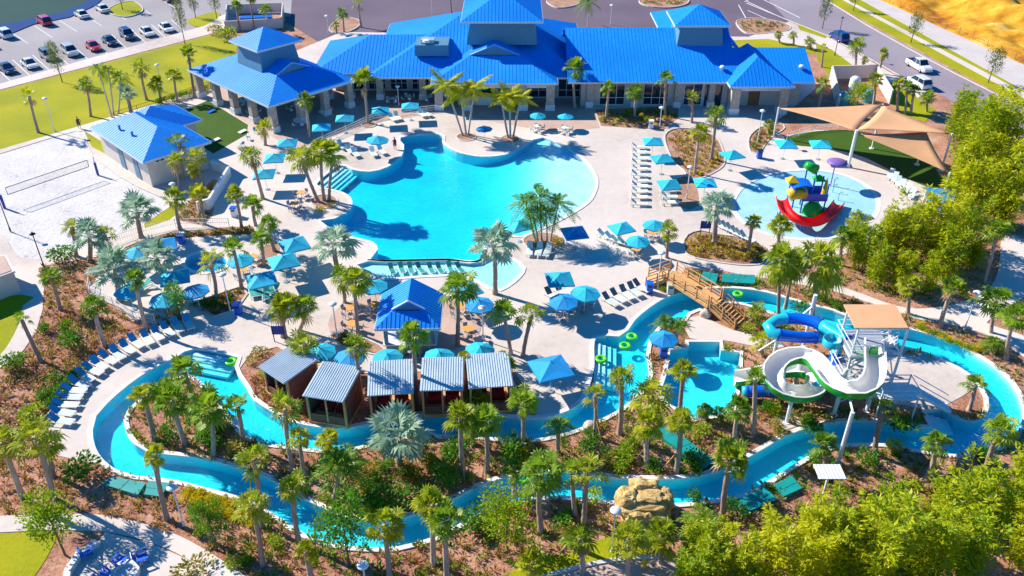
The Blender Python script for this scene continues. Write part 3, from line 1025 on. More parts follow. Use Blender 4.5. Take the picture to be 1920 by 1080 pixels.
def cupola(root, M, hw, zb, zt, rise, flare=.35, nwin=4, over=.75, eave_m='fascia'):
    """square lantern: walls flaring to the roof below, a band of small windows, own hip roof"""
    w = MB()
    b = hw + flare
    vs = [M @ Vector(p) for p in ((-b, -b, zb), (b, -b, zb), (b, b, zb), (-b, b, zb), (-hw, -hw, zt), (hw, -hw, zt), (hw, hw, zt), (-hw, hw, zt))]
    w.raw(vs, [(0, 1, 5, 4), (1, 2, 6, 5), (2, 3, 7, 6), (3, 0, 4, 7)])
    o = w.build('cupola', 'louvre', root)
    bd = MB()
    bd.box(-hw - .03, hw + .03, -hw - .03, hw + .03, zt - .75, zt - .05, M=M)
    bd.build('cupola_band', 'fascia', o)
    for sd in range(4):
        Q = M @ Matrix.Rotation(sd * math.pi / 2, 4, 'Z')
        for k in range(nwin):
            p = MB()
            ww = 1.5 * hw / nwin
            x = -hw * .8 + 1.6 * hw * (k + .5) / nwin
            p.box(x - ww * .38, x + ww * .38, -hw - .05, -hw - .035, zt - .6, zt - .18, M=Q)
            p.build('cupola_window', 'glass_dark', o)
    e = hw + over
    pl, ver = hip(-e, e, -e, e, zt, rise, M=M)
    add_roof(root, pl, ver, name='cupola_roof')


club = thing('clubhouse', 'large clubhouse with bright blue metal roofs and three cupolas behind the main pool', 'building', (0, 0, 0), 0, None, S)
I4 = Matrix.Identity(4)
# --- left pavilion, turned about 43 degrees
ML = RM((-28.65, 97.7, 0), R(-43.5))
pl, ver = hip(-8.8, 8.8, -6, 6, 3.4, .42, 'hip', 'dutch', M=ML, g=.62)
add_roof(club, pl, ver)
cupola(club, ML, 2.25, 4.9, 7.5, .52)
for x in (-8.0, -4.1, -.2, 3.8, 7.9):
    column(club, x, -5.2, .75, M=ML)
for y in (-1.6, 1.8, 5.2):
    column(club, 7.9, y, .75, M=ML)
for x in (-8.0, -4.1, -.2, 3.8):
    column(club, x, 5.2, .7, M=ML)
w = MB()
w.box(-7.6, 2.0, 1.6, 5.0, 0, 3.6, M=ML)
w.build('wall', 'stucco', club)
# --- link wing
pl, ver = hip(-24, -8, 98, 111, 3.4, .42, 'hip', 'gable')
add_roof(club, pl, ver)
for x in (-19.6, -16.0, -10.8):
    column(club, x, 98.8, .8)
w = MB()
w.box(-22, -9, 101.5, 110, 0, 3.45)
w.build('wall', 'stucco', club)
for x in (-20.5, -17.8, -15.1, -12.4):
    window(club, x, x + 2.1, 101.5, .2, 2.7, 3, 2)
# --- hall
pl, ver = hip(-17, 9, 96.6, 119, 3.42, .42)
add_roof(club, pl, ver)
w = MB()
w.box(-8.6, 8.2, 99.0, 118, 0, 3.5)
w.build('wall', 'stucco', club)
cupola(club, RM((-1.2, 105.0, 0), 0), 3.75, 6.0, 8.9, .5, .5, 4, 1.1)
# central front pavilion with dutch gable towards the pool
MC = RM((-2.05, 0, 0), 0) @ Matrix.Translation((0, 94.3, 0)) @ Matrix.Rotation(R(90), 4, 'Z')
pl, ver = hip(0, 16, -7.35, 7.35, 3.5, .42, 'dutch', 'gable', MC, .6)
add_roof(club, pl, ver[:1])
for x in (-8.6, -5.4, 1.3, 4.5):
    column(club, x, 95.3, .95, 3.45)
w = MB()
w.box(-9.0, 4.9, 94.85, 95.6, 2.75, 3.42)
w.build('beam', 'fascia', club)
for x in (-7.6, -4.4, -1.2, 2.0):
    window(club, x, x + 2.5, 99.0, .1, 2.9, 2, 2)
b = MB()
b.box(-6.4, -.3, 96.6, 97.3, 0, 1.1)
bar_c = b.build('bar_counter', 'white_paint', club)
b = MB()
b.box(-6.6, -.1, 96.4, 97.4, 1.1, 1.18)
b.build('counter_top', 'stucco', bar_c)
# --- right wing
pl, ver = hip(6.5, 26.5, 95.0, 112.8, 3.4, .42, 'gable', 'gable')
add_roof(club, pl, ver[1:])
w = MB()
w.box(8.2, 25.6, 96.4, 111, 0, 3.45)
w.build('wall', 'stucco', club)
for x in (5.6, 10.4, 15.6):
    window(club, x, x + 3.0, 98.98 if x < 6 else 96.4, .15, 2.85, 3, 2)
window(club, 20.4, 22.6, 96.4, .1, 2.8, 2, 2)
for x in (9.2, 14.5, 19.6, 23.6):
    column(club, x, 96.1, .7, 3.3)
w = MB()
w.box(22.9, 24.9, 96.33, 96.45, .0, 2.6)
w.build('door', 'glass_dark', club)
pl, ver = hip(19.2, 27.6, 100, 118, 3.9, .42, 'gable', 'gable')
M90 = Matrix.Translation((23.4, 100, 0)) @ Matrix.Rotation(R(90), 4, 'Z')
pl, ver = hip(2, 18, -4.3, 4.3, 5.2, .42, 'gable', 'hip', M90)
add_roof(club, pl, ver[:0])
cupola(club, RM((22.6, 103.6, 0), 0), 2.45, 5.6, 8.4, .5, .35, 4, .85)
# --- end block and porch
pl, ver = hip(25.2, 35.2, 94.9, 106.2, 3.38, .42, 'gable', 'gable')
add_roof(club, pl, ver[1:])
w = MB()
w.box(25.7, 34.2, 96.6, 105, 0, 3.4)
w.build('wall', 'stucco', club)
MP = Matrix.Translation((28.7, 93.3, 0)) @ Matrix.Rotation(R(90), 4, 'Z')
pl, ver = hip(0, 9, -3.7, 3.7, 3.46, .62, 'hip', 'gable', MP)
add_roof(club, pl, [])
for x in (25.9, 31.5):
    column(club, x, 94.1, 1.0, 3.4)
w = MB()
w.box(25.4, 32.0, 93.75, 94.4, 2.8, 3.4)
w.build('beam', 'fascia', club)
w = MB()
w.box(28.2, 29.5, 96.5, 96.62, 0, 2.3)
w.build('door', 'wood_dark', club)
window(club, 32.6, 33.7, 96.6, 2.6, 3.1, 2, 1)
window(club, 24.6, 25.6, 96.38, 2.6, 3.1, 2, 1)
# roof fittings
for x, y, z in ((24.7, 96.9, 4.2), (34.0, 97.0, 4.25)):
    v = MB()
    v.lathe([(.001, .55), (.28, .5), (.36, .35), (.3, .22), (.16, .2), (.16, -.3)], 10, c=(x, y))
    v.v = [(p[0], p[1], p[2] + z) for p in v.v]
    v.build('roof_vent', 'white_metal', club, True)
for x in range(-12, 26, 5):
    pass
v = MB()
v.box(-11.6, -7.6, 99.6, 103.0, 5.0, 6.3)
eq = v.build('roof_well', 'louvre', club)
v = MB()
v.box(-10.9, -9.3, 100.2, 101.4, 6.3, 6.75)
v.build('air_unit', 'steel', eq)
v = MB()
v.lathe([(.001, .3), (.4, .25), (.45, 0)], 10, c=(-10.2, 99.9))
v.v = [(p[0], p[1], p[2] + 6.6) for p in v.v]
v.build('fan_cowl', 'white_metal', eq)
# low rear wing roofs
pl, ver = hip(9.5, 18.5, 111, 116, 3.6, .3, 'hip', 'hip')
add_roof(club, pl, ver)

# --- restroom building by the sand court
MR = RM((-37.1, 80.7, 0), R(-45))
rest = thing('restroom_building', 'small pale building with hipped blue metal roof beside the sand court', 'building', (0, 0, 0), 0, None, S)
pl, ver = hip(-6.2, 6.2, -3.55, 3.55, 3.0, .45, 'hip', 'hip', MR)
add_roof(rest, pl, ver)
pl, ver = hip(-6.0, 0.2, -2.0, 5.75, 2.98, .45, 'hip', 'hip', MR)
add_roof(rest, pl, ver)
w = MB()
w.box(-5.6, 5.6, -3.0, 3.0, 0, 3.0, M=MR)
w.build('wall', 'stucco', rest)
w = MB()
w.box(-5.5, -.4, 3.0, 5.2, 0, 2.95, M=MR)
w.build('wall', 'stucco', rest)
for x in (-1.2, 2.2):
    w = MB()
    w.box(x, x + 1.1, -3.07, -2.99, 0, 2.2, M=MR)
    w.build('door', 'louvre', rest)
for y in (-2.2, -.4):
    window(rest, y, y + 1.0, -5.6, 2.3, 2.8, 2, 1, MR @ Matrix.Rotation(R(90), 4, 'Z'))
for x, y in ((-1.5, -2.2), (-3.0, 2.0), (1.0, -2.0)):
    v = MB()
    v.lathe([(.001, .5), (.12, .48), (.12, 0)], 8)
    v.v = [tuple(MR @ Vector((p[0] + x, p[1] + y, p[2] + 3.7))) for p in v.v]
    v.build('roof_vent', 'louvre', rest)

# --- poolside bar
kio = thing('poolside_bar', 'square poolside bar hut with blue gabled metal roof among the umbrellas', 'bar hut', (0, 0, 0), 0, None, S)
MK = RM((-7.2, 47.05, 0), R(1)) @ Matrix.Rotation(R(90), 4, 'Z')
pl, ver = hip(0, 4.3, -2.25, 2.25, 2.9, .62, 'dutch', 'gable', MK, .5)
add_roof(kio, pl, ver, spacing=.3)
w = MB()
w.box(.7, 3.7, -1.7, 1.7, 0, 1.0, M=MK)
w.build('counter_wall', 'louvre', kio)
w = MB()
w.box(.5, 3.9, -1.9, 1.9, 1.0, 1.08, M=MK)
w.build('counter_top', 'white_paint', kio)
for x, y in ((.7, -1.65), (.7, 1.65), (3.7, -1.65), (3.7, 1.65)):
    w = MB()
    w.box(x - .13, x + .13, y - .13, y + .13, 1.0, 2.95, M=MK)
    w.build('post', 'louvre', kio)
w = MB()
w.box(1.3, 3.1, -1.0, 1.0, 1.08, 2.9, M=MK)
w.build('back_bar', 'louvre', kio)
for k in range(5):
    w = MB()
    x = -1.4 + .7 * k
    w.lathe([(.16, .72), (.16, .76), (.001, .77)], 8, c=(0, 0))
    w.tube([(0, 0, 0), (0, 0, .73)], .04, 6)
    w.v = [tuple(MK @ Vector((p[0] + .15, p[1] + x, p[2]))) for p in w.v]
    tag(w.build('bar_stool', 'chair_grey'), None)
    bo = C.objects[-1]
    bo.scale = (S, S, S)
    queue(bo, 'Round bar stool', 'stool', 'stools along the front counter of the poolside bar', x)

# --- cabanas
def cabana(c, rz, w, d, k, lab):
    M = RM(c, rz)
    o = thing('cabana', lab, 'cabana', (c[0] * S, c[1] * S, 0), rz, 'cabanas in a row along the inner river bank', S)
    h = w / 2
    slab, seam = MB(), MB()
    roof_plane(slab, seam, [(-h - .13, -.25, 2.45), (h + .13, -.25, 2.45), (h + .13, d + .2, 2.75), (-h - .13, d + .2, 2.75)], .16, .06, .05, .035)
    r = slab.build('roof', 'roof_grey', o)
    s = seam.build('corrugations', 'roof_grey', r)
    s['kind'] = 'stuff'
    for sx in (-1, 1):
        wall = MB()
        for q in range(14):                                      # lapped boards
            z = .25 + q * .158
            wall.box(sx * h - .04 - .01 * (q % 2), sx * h + .04 + .01 * (q % 2), .12, d - .1, z, z + .152)
        sw = wall.build('side_wall', 'siding', o)
        sw['kind'] = 'stuff'
        for y in (0.06, d - .06):
            p = MB()
            p.box(sx * h - .07, sx * h + .07, y - .07, y + .07, 0, 2.46 + .3 * y / d)
            p.build('post', 'wood', o)
    p = MB()
    p.box(-.05, .05, 0.0, .1, .3, 2.42)
    p.build('post', 'wood', o)
    f = MB()
    f.box(-h - .08, h + .08, -.05, d + .05, .02, .24)
    f.build('floor', 'wood', o)
    f = MB()
    for q in range(4):
        f.box(-h + .08, h - .08, .02, .09, .26 + .15 * q, .39 + .15 * q)
    f = f.build('front_rail', 'siding', o)
    if k == 'sofa':
        for x in (-.6, .55):
            q = MB()
            q.box(x - .45, x + .45, 1.0, 1.8, .24, .62)
            q.box(x - .45, x + .45, 1.65, 1.85, .62, 1.2)
            q.build('sofa', 'cushion_red', o)
    q = MB()
    q.box(-h + .04, -h + .1, .1, .5, .3, 2.4)
    q.build('curtain', 'cloth_dark' if k else 'stucco', o)
    q = MB()
    q.box(h - .1, h - .04, .1, .5, .3, 2.4)
    q.build('curtain', 'stucco', o)


cabana((-15.45, 42.7), R(-40), 2.45, 2.5, 'sofa', 'leftmost cabana, turned to the left, with plain grey roof')
cabana((-11.75, 40.4), R(-13), 2.5, 2.75, 'sofa', 'second cabana from the left with palm shadow on its grey roof')
cabana((-7.65, 40.85), R(6), 2.65, 2.65, 'sofa', 'middle cabana of the five with pale corrugated roof')
cabana((-4.45, 41.25), R(2), 2.5, 2.55, 'sofa', 'fourth cabana from the left between two palms')
cabana((-1.35, 41.55), R(6), 2.6, 2.7, 'sofa', 'rightmost cabana beside the shaded corner of the deck')

# --- small pale building cut by the left edge
hut = thing('edge_hut', 'pale flat-topped building cut off by the left edge of the picture', 'building')
P_h = [G(x, y, 2.5).to_2d() for x, y in ((28, 508), (12, 478), (-90, 488), (-90, 552))]
if (P_h[1] - P_h[0]).cross(P_h[2] - P_h[1]) < 0:
    P_h.reverse()
c_h = sum(P_h, Vector((0, 0))) / 4
hut.location = (c_h.x, c_h.y, 0)
P_h = [p - c_h for p in P_h]
w = MB()
w.prism([p * .95 for p in P_h], 0, 2.3)
w.build('wall', 'stucco', hut)
w = MB()
w.prism(P_h, 2.3, 2.5)
w.build('roof_slab', 'stucco', hut)
w = MB()
w.prism([p * .9 for p in P_h], 2.5, 2.56)
w.build('roof_membrane', 'pavers', hut)
# --- low enclosure behind the clubhouse and equipment yard at its right end
enc = thing('service_enclosure', 'low pale walled enclosure behind the left cupola', 'enclosure')
a, b, c = G(424, 58), G(530, 52), G(532, 22)
d_ = G(428, 26)
w = MB()
for p, q in ((a, b), (b, c), (c, d_), (d_, a)):
    w.bar(p + Vector((0, 0, .9)), q + Vector((0, 0, .9)), .2, 1.9)
w.build('wall', 'stucco', enc)
w = MB()
w.bar(G(452, 46) + Vector((0, 0, .7)), G(512, 43) + Vector((0, 0, .7)), 1.6, 1.4)
w.build('skip_container', 'plastic_blue', enc)
yard = thing('equipment_yard_wall', 'pale wall around the equipment yard right of the clubhouse', 'wall')
w = MB()
for p, q in (((1556, 148), (1640, 146)), ((1640, 146), (1668, 195)), ((1556, 148), (1570, 205))):
    w.bar(G(*p) + Vector((0, 0, 1.1)), G(*q) + Vector((0, 0, 1.1)), .2, 2.2)
w.build('wall', 'stucco', yard)
for (x, y), lab in (((1577, 195), 'teal pump tank left in the equipment yard'), ((1627, 190), 'teal filter tank right in the equipment yard')):
    w = MB()
    w.lathe([(.001, 2.0), (.5, 1.9), (.9, 1.5), (1.0, .9), (.9, .2), (.85, 0)], 14)
    o = tag(w.build('filter_tank', 'tube_cyan', None, True), lab, 'tank')
    o.location = G(x, y)
for (x, y), lab in (((1600, 168), 'white round-topped tank at the back of the equipment yard'),):
    w = MB()
    w.lathe([(.001, 2.2), (.5, 2.1), (.8, 1.8), (.85, 0)], 14)
    o = tag(w.build('water_tank', 'white_paint', None, True), lab, 'tank')
    o.location = G(x, y)
# ------------------------------------------------------------------ furniture
fr_ = random.Random(21)


def lounger_meshes(back, seat='sling_white'):
    p = {}
    f = MB()
    for sx in (-.31, .31):
        f.bar((sx, -1.0, .32), (sx, 1.0, .32), .05)
    f.bar((-.31, -1.0, .32), (.31, -1.0, .32), .05)
    f.bar((-.31, 1.0, .32), (.31, 1.0, .32), .05)
    p['frame'] = f.mesh('frame', 'white_paint')
    s = MB()
    s.box(-.28, .28, -.95, .28, .335, .36)
    p['seat'] = s.mesh('seat', seat)
    b = MB()
    M = Matrix.Translation((0, .28, .35)) @ Matrix.Rotation(R(38), 4, 'X')
    b.box(-.28, .28, 0, .78, 0, .03, M=M)
    p['backrest'] = b.mesh('backrest', back)
    l = MB()
    l.bar((0, 0, 0), (0, 0, .32), .05)
    p['leg'] = l.mesh('leg', 'white_paint')
    return p


LG = {k: lounger_meshes(*v) for k, v in {'white': ('sling_white',), 'green': ('sling_green', 'sling_green'), 'grey': ('sling_grey',), 'blue': ('sling_blue',)}.items()}
LDESC = {'white': 'White sling lounger', 'green': 'Teal sling chaise', 'grey': 'Pale lounger with dark grey raised back', 'blue': 'Pale lounger with blue raised back'}


def lounger(x, y, ang, kind, group, z=0.0, s=1.08):
    """head end points towards ang (world degrees from +x)"""
    g = G(x + fr_.uniform(-1.2, 1.2), y + fr_.uniform(-.9, .9))
    o = thing('sun_lounger', loc=(g.x, g.y, z), rz=R(ang - 90 + fr_.uniform(-9, 9)), scale=s)
    m = LG[kind]
    for k in ('frame', 'seat', 'backrest'):
        link(k, m[k], o)
    for a, b in ((-.28, -.85), (.28, -.85), (-.28, .85), (.28, .85)):
        link('leg', m['leg'], o, Matrix.Translation((a, b, 0)))
    queue(o, LDESC[kind], 'lounger', group, x + y * .001)


for k in range(11):
    lounger(1198, 279 + k * 10.6, 176, 'white', 'loungers in the long row facing the pool beach')
for k in range(4):
    lounger(1254, 351 + k * 10.5, 178, 'white', 'loungers beside the lower square umbrella right of the beach')
for k, (x, y) in enumerate([(354, 611), (335, 617), (316, 624), (297, 632), (278, 639), (258, 648), (239, 658), (222, 668), (205, 678), (189, 689), (175, 700), (162, 712), (150, 724), (140, 737), (131, 750), (124, 764), (119, 779), (116, 795)]):
    t = k / 17
    lounger(x, y, 118 + 60 * t, 'blue', 'loungers in the curved row along the left river bend')
for k in range(8):
    lounger(734 + k * 18.2, 506 - .3 * k, 112, 'green', 'chaises standing in the shallow tanning ledge', -.22, .86)
for x, y in ((1143, 569), (1157, 562), (1174, 555), (1188, 549), (1201, 543)):
    lounger(x, y, 128, 'grey', 'loungers in the short row near the bridge')
for x, y in ((1034, 560), (1050, 552), (1066, 547)):
    lounger(x, y, 125, 'grey', 'loungers under the square umbrella at the deck centre')
for x, y in ((993, 474), (1010, 475), (1027, 476)):
    lounger(x, y, 80, 'white', 'loungers below the palm cluster planter')
for x, y in ((1136, 447), (1148, 452), (1160, 457), (1172, 462)):
    lounger(x, y, 150, 'white', 'loungers beside the large square umbrella right of the palm cluster')
for k in range(6):
    lounger(1355 + 9 * k, 428 + 4.5 * k, 130, 'white', 'loungers at the lower left rim of the splash pad')
for k in range(6):
    lounger(1668 + 8 * k, 332 + 7.2 * k, 60, 'white', 'loungers at the right rim of the splash pad')
for x, y in ((474, 552), (487, 549), (500, 556), (508, 546)):
    lounger(x, y, 110, 'green', 'loungers under the square umbrellas beside the spa')
for x, y in ((655, 285), (667, 292), (700, 290), (716, 287), (640, 277), (735, 225), (745, 223), (790, 218), (800, 216)):
    lounger(x, y, 120, 'white', 'loungers on the deck above the pool steps')
for x, y in ((235, 550), (250, 556), (300, 575), (315, 573), (268, 543)):
    lounger(x, y, 60, 'green', 'loungers in the palm shade left of the spa')


# ---- umbrellas
def umb_meshes(n, r, m, rise):
    p = {}
    c = MB()
    z0 = 2.15
    a0 = math.pi / n
    P_ = [Vector((r * math.cos(a0 + 2 * math.pi * k / n), r * math.sin(a0 + 2 * math.pi * k / n), z0)) for k in range(n)]
    q = MB()
    a, b = P_[0], P_[1]
    top = Vector((0, 0, z0 + rise))
    mid = (a + b) / 2 * .55
    mm = Vector((mid.x, mid.y, z0 + rise * .42))
    e = (a + b) / 2 + Vector((0, 0, .02))
    q.face([a, e, mm])
    q.face([e, b, mm])
    q.face([a, mm, top])
    q.face([mm, b, top])
    dn = Vector((0, 0, -.13))
    q.face([a + dn, e + dn, e, a])
    q.face([e + dn, b + dn, b, e])
    p['panel'] = q.mesh('canopy_panel', m)
    rb = MB()
    rb.bar(P_[0] - Vector((0, 0, .02)), top - Vector((0, 0, .05)), .025)
    p['rib'] = rb.mesh('rib', 'white_metal')
    pl = MB()
    pl.tube([(0, 0, .05), (0, 0, z0 + rise + .06)], .03, 8)
    p['pole'] = pl.mesh('pole', 'white_metal')
    bs = MB()
    bs.lathe([(.001, .12), (.08, .12), (.1, .09), (.3, .07), (.32, 0)], 14)
    p['base'] = bs.mesh('base', 'chair_grey')
    fi = MB()
    fi.lathe([(.001, .14), (.03, .1), (.05, .04), (.04, 0)], 8)
    fi.v = [(x, y, z + z0 + rise) for x, y, z in fi.v]
    p['finial'] = fi.mesh('finial', m)
    return p


UM = {'rt': (8, umb_meshes(8, 1.38, 'teal_fabric', .55)), 'rb': (8, umb_meshes(8, 1.38, 'blue_fabric', .55)), 'st': (4, umb_meshes(4, 1.75, 'teal_fabric', .6)), 'sb': (4, umb_meshes(4, 1.9, 'blue_fabric', .6))}


def umbrella(x, y, kind, group, rz=None, s=1.0):
    g = G(x, y, 2.35 * s)
    n, m = UM[kind]
    o = thing('pool_umbrella', loc=(g.x, g.y, 0), rz=R((rz if rz is not None else fr_.uniform(0, 45)) + fr_.uniform(-6, 6)), scale=s)
    o.rotation_euler.x = R(fr_.uniform(-2.5, 2.5))
    o.rotation_euler.y = R(fr_.uniform(-2.5, 2.5))
    for k in range(n):
        Q = Matrix.Rotation(2 * math.pi * k / n, 4, 'Z')
        link('canopy_panel', m['panel'], o, Q)
        link('rib', m['rib'], o, Q)
    for k in ('pole', 'base', 'finial'):
        link(k, m[k], o)
    queue(o, {'rt': 'Octagonal teal umbrella', 'rb': 'Octagonal blue umbrella', 'st': 'Square teal umbrella', 'sb': 'Square blue umbrella'}[kind], 'umbrella', group, x)


for x, y in ((538, 265), (515, 293), (496, 323), (602, 237), (645, 220), (713, 205), (769, 197)):
    umbrella(x, y, 'st', 'umbrellas along the clubhouse terrace', 8)
umbrella(706, 260, 'rt', 'umbrellas beside the curved pool edge', 0, 1.1)
for x, y, k in ((1008, 215, 'rt'), (1060, 217, 'rt'), (908, 240, 'rb')):
    umbrella(x, y, k, 'umbrellas in front of the central pavilion', None, .85)
for x, y in ((1225, 263), (1243, 295), (1255, 343), (1323, 340)):
    umbrella(x, y, 'st', 'umbrellas right of the long lounger row', 5)
for x, y, a in ((1373, 288, 20), (1473, 267, 0), (1540, 268, 0)):
    umbrella(x, y, 'st', 'umbrellas above the splash pad', a)
for x, y, k in ((550, 455, 'st'), (450, 485, 'rt'), (530, 487, 'st'), (490, 521, 'st'), (302, 456, 'sb'), (327, 517, 'st'), (367, 543, 'rb'), (240, 543, 'rt'), (307, 558, 'rt'), (257, 470, 'rt')):
    umbrella(x, y, k, 'umbrellas around the spa', 25 if k[0] == 's' else None, 1.12 if k == 'st' else 1.0)
for x, y, k in ((703, 535, 'rt'), (602, 657, 'rt'), (655, 668, 'rb'), (727, 668, 'rt'), (822, 666, 'rt'), (897, 655, 'rt'), (875, 540, 'st'), (900, 568, 'rb')):
    umbrella(x, y, k, 'umbrellas around the poolside bar', None, 1.0)
for x, y, k in ((1048, 520, 'st'), (1097, 547, 'rt'), (1058, 562, 'rb'), (1033, 687, 'sb')):
    umbrella(x, y, k, 'umbrellas between the bar and the river', 3 if k == 'st' else (20 if k == 'sb' else None), 1.05 if k != 'sb' else 1.15)
for x, y, k in ((1167, 425, 'st'), (1227, 420, 'rt'), (1197, 450, 'rt'), (1077, 433, 'sb'), (975, 420, 'st')):
    umbrella(x, y, k, 'umbrellas between the beach and the bridge', 18, .95)
umbrella(1243, 632, 'rb', 'umbrellas on the river island', None, .95)

# ---- tables and chairs
t_ = MB()
t_.prism([(.42, .28), (.28, .42), (-.28, .42), (-.42, .28), (-.42, -.28), (-.28, -.42), (.28, -.42), (.42, -.28)][::1], .70, .74)
TT = {'orange': t_.mesh('table_top', 'table_orange'), 'white': t_.mesh('table_top', 'table_white')}
t_ = MB()
t_.tube([(0, 0, 0.03), (0, 0, .70)], .035, 6)
t_.lathe([(.001, .05), (.25, .03), (.26, 0)], 10)
TL = t_.mesh('pedestal', 'chair_grey')


def chair_meshes(m):
    p = {}
    s = MB()
    s.box(-.22, .22, -.22, .22, .42, .46)
    p['seat'] = s.mesh('seat', m)
    s = MB()
    s.box(-.22, .22, .20, .24, .48, .88, M=Matrix.Rotation(R(-6), 4, 'X'))
    p['backrest'] = s.mesh('backrest', m)
    s = MB()
    s.bar((0, 0, 0), (0, 0, .42), .035)
    p['leg'] = s.mesh('leg', 'chair_grey')
    return p


CH = {'grey': chair_meshes('chair_grey'), 'teal': chair_meshes('chair_teal'), 'white': chair_meshes('table_white')}


def chair(x, y, rz, kind, group, px):
    o = thing('chair', loc=(x, y, 0), rz=rz)
    m = CH[kind]
    link('seat', m['seat'], o)
    link('backrest', m['backrest'], o)
    for a, b in ((-.19, -.19), (.19, -.19), (-.19, .19), (.19, .19)):
        link('leg', m['leg'], o, Matrix.Translation((a, b, 0)))
    queue(o, {'grey': 'Grey chair', 'teal': 'Teal chair', 'white': 'White chair'}[kind], 'chair', group, px)


def table(x, y, kind, group, ck='grey', n=4, s=1.15):
    g = G(x, y, .72)
    o = thing('cafe_table', loc=(g.x, g.y, 0), rz=fr_.uniform(0, 1.5), scale=s)
    link('table_top', TT[kind], o)
    link('pedestal', TL, o)
    queue(o, {'orange': 'Orange-topped cafe table', 'white': 'White-topped cafe table'}[kind], 'table', group, x)
    a0 = fr_.uniform(0, 1.5)
    for k in range(n):
        a = a0 + 2 * math.pi * k / n + fr_.uniform(-.2, .2)
        chair(g.x + .78 * math.cos(a), g.y + .78 * math.sin(a), a - math.pi / 2, ck, group.replace('tables', 'chairs'), x + 8 * math.cos(a))


for x, y in ((475, 482), (455, 507), (565, 362), (552, 382)):
    table(x, y, 'orange', 'tables on the deck left of the main pool', 'grey')
for x, y in ((658, 578), (703, 572), (660, 608), (603, 681), (862, 577), (878, 618), (903, 588), (655, 690)):
    table(x, y, 'orange', 'tables around the poolside bar', 'grey')
for x, y in ((1055, 578), (1095, 565)):
    table(x, y, 'orange', 'tables at the deck centre near the river', 'grey')
for x, y in ((1193, 468), (1223, 437)):
    table(x, y, 'orange', 'tables under the umbrellas beside the bridge', 'grey')
for x, y in ((1008, 237), (1060, 240)):
    table(x, y, 'white', 'tables in front of the central pavilion', 'white')
for x, y in ((560, 228), (610, 205), (735, 185), (765, 180), (805, 182), (550, 200), (450, 190), (475, 205)):
    table(x, y, 'white', 'tables in the shade of the clubhouse porch', 'white')
for x, y in ((467, 262), (480, 250), (455, 275)):
    gg = G(x, y)
    chair(gg.x, gg.y, fr_.uniform(0, 6), 'teal', 'chairs beside the small green lawn', x)
for x, y in ((397, 210), (405, 264), (455, 248)):
    o = thing('cornhole_board', loc=G(x, y), rz=R(fr_.uniform(-50, -30)))
    w = MB()
    w.box(-.35, .35, -.6, .6, .16, .2, M=Matrix.Rotation(R(9), 4, 'X'))
    w.build('board', 'plastic_blue' if x == 397 else 'white_paint', o)
    for a in (-.3, .3):
        w = MB()
        w.bar((a, .5, 0), (a, .5, .26), .05)
        w.build('leg', 'wood', o)
    w = MB()
    w.lathe([(.09, .272), (.001, .273)], 10, c=(0, .4))
    w.build('hole', 'black_metal', o)
    queue(o, 'Blue tilted game board' if x == 397 else 'White tilted game board', 'game board', 'boards on the small green lawn', x)
for x, y, a in ((163, 1040, 30), (228, 1058, -20), (268, 1052, -60), (195, 1085, 60)):
    o = thing('adirondack_chair', loc=G(x, y), rz=R(a + 180), scale=1.1)
    for k in range(5):
        w = MB()
        w.box(-.28 + .115 * k, -.19 + .115 * k, .22, .25, .3, .98, M=Matrix.Rotation(R(-18), 4, 'X'))
        w.build('back_slat', 'plastic_blue', o)
    w = MB()
    w.box(-.29, .29, -.3, .26, .3, .34)
    w.build('seat', 'plastic_blue', o)
    for sx in (-1, 1):
        w = MB()
        w.box(sx * .36 - .07, sx * .36 + .07, -.38, .3, .54, .57)
        w.build('armrest', 'plastic_blue', o)
        for yy in (-.3, .22):
            w = MB()
            w.bar((sx * .32, yy, 0), (sx * .32, yy, .54), .06)
            w.build('leg', 'plastic_blue', o)
    queue(o, 'Blue slatted adirondack chair', 'chair', 'chairs around the fire pit', x)
w = MB()
w.lathe([(.95, 0), (.95, .45), (.62, .45), (.6, .2), (.001, .18)], 28)
o = tag(w.build('fire_pit', 'coping'), 'round white fire pit ring at the lower left edge', 'fire pit')
o.location = G(236, 1078)
wl_ = thing('low_curved_wall', 'low white curved wall beside the fire pit', 'wall')
w = MB()
rim(w, smooth_loop([G(x, y).to_2d() for x, y in ((185, 1022), (150, 1045), (130, 1075), (125, 1110))], False), .22, .22, .45, 0, 0, False)
w.build('wall_body', 'coping', wl_)

# ---- lamps
def lamp(tx, ty, bx, by, kind, group):
    b = G(bx, by)
    t = GY(tx, ty, b.y)
    h = max(2.5, t.z)
    o = thing('street_lamp', loc=b)
    w = MB()
    w.tube([(0, 0, 0), (0, 0, .5), (0, 0, .5), (0, 0, h)], [.10, .09, .06, .05], 8)
    w.build('pole', 'white_metal' if kind == 'w' else 'black_metal', o)
    w = MB()
    if kind == 'w':
        w.lathe([(.001, .20), (.2, .17), (.36, .06), (.40, 0), (.34, -.03), (.2, -.06), (.001, -.06)], 14)
    else:
        w.lathe([(.001, .22), (.06, .2), (.12, .06), (.32, -.05), (.30, -.08), (.001, -.08)], 12)
    hd = w.build('lamp_head', 'white_paint' if kind == 'w' else 'black_metal', o, True)
    hd.location = (0, 0, h)
    w = MB()
    w.lathe([(.001, -.03), (.16, -.06), (.16, -.2), (.001, -.26)], 10)
    lens = w.build('lens', 'white_paint', hd)
    queue(o, 'White lamp post with dome head' if kind == 'w' else 'Black lamp post', 'lamp post', group, tx)


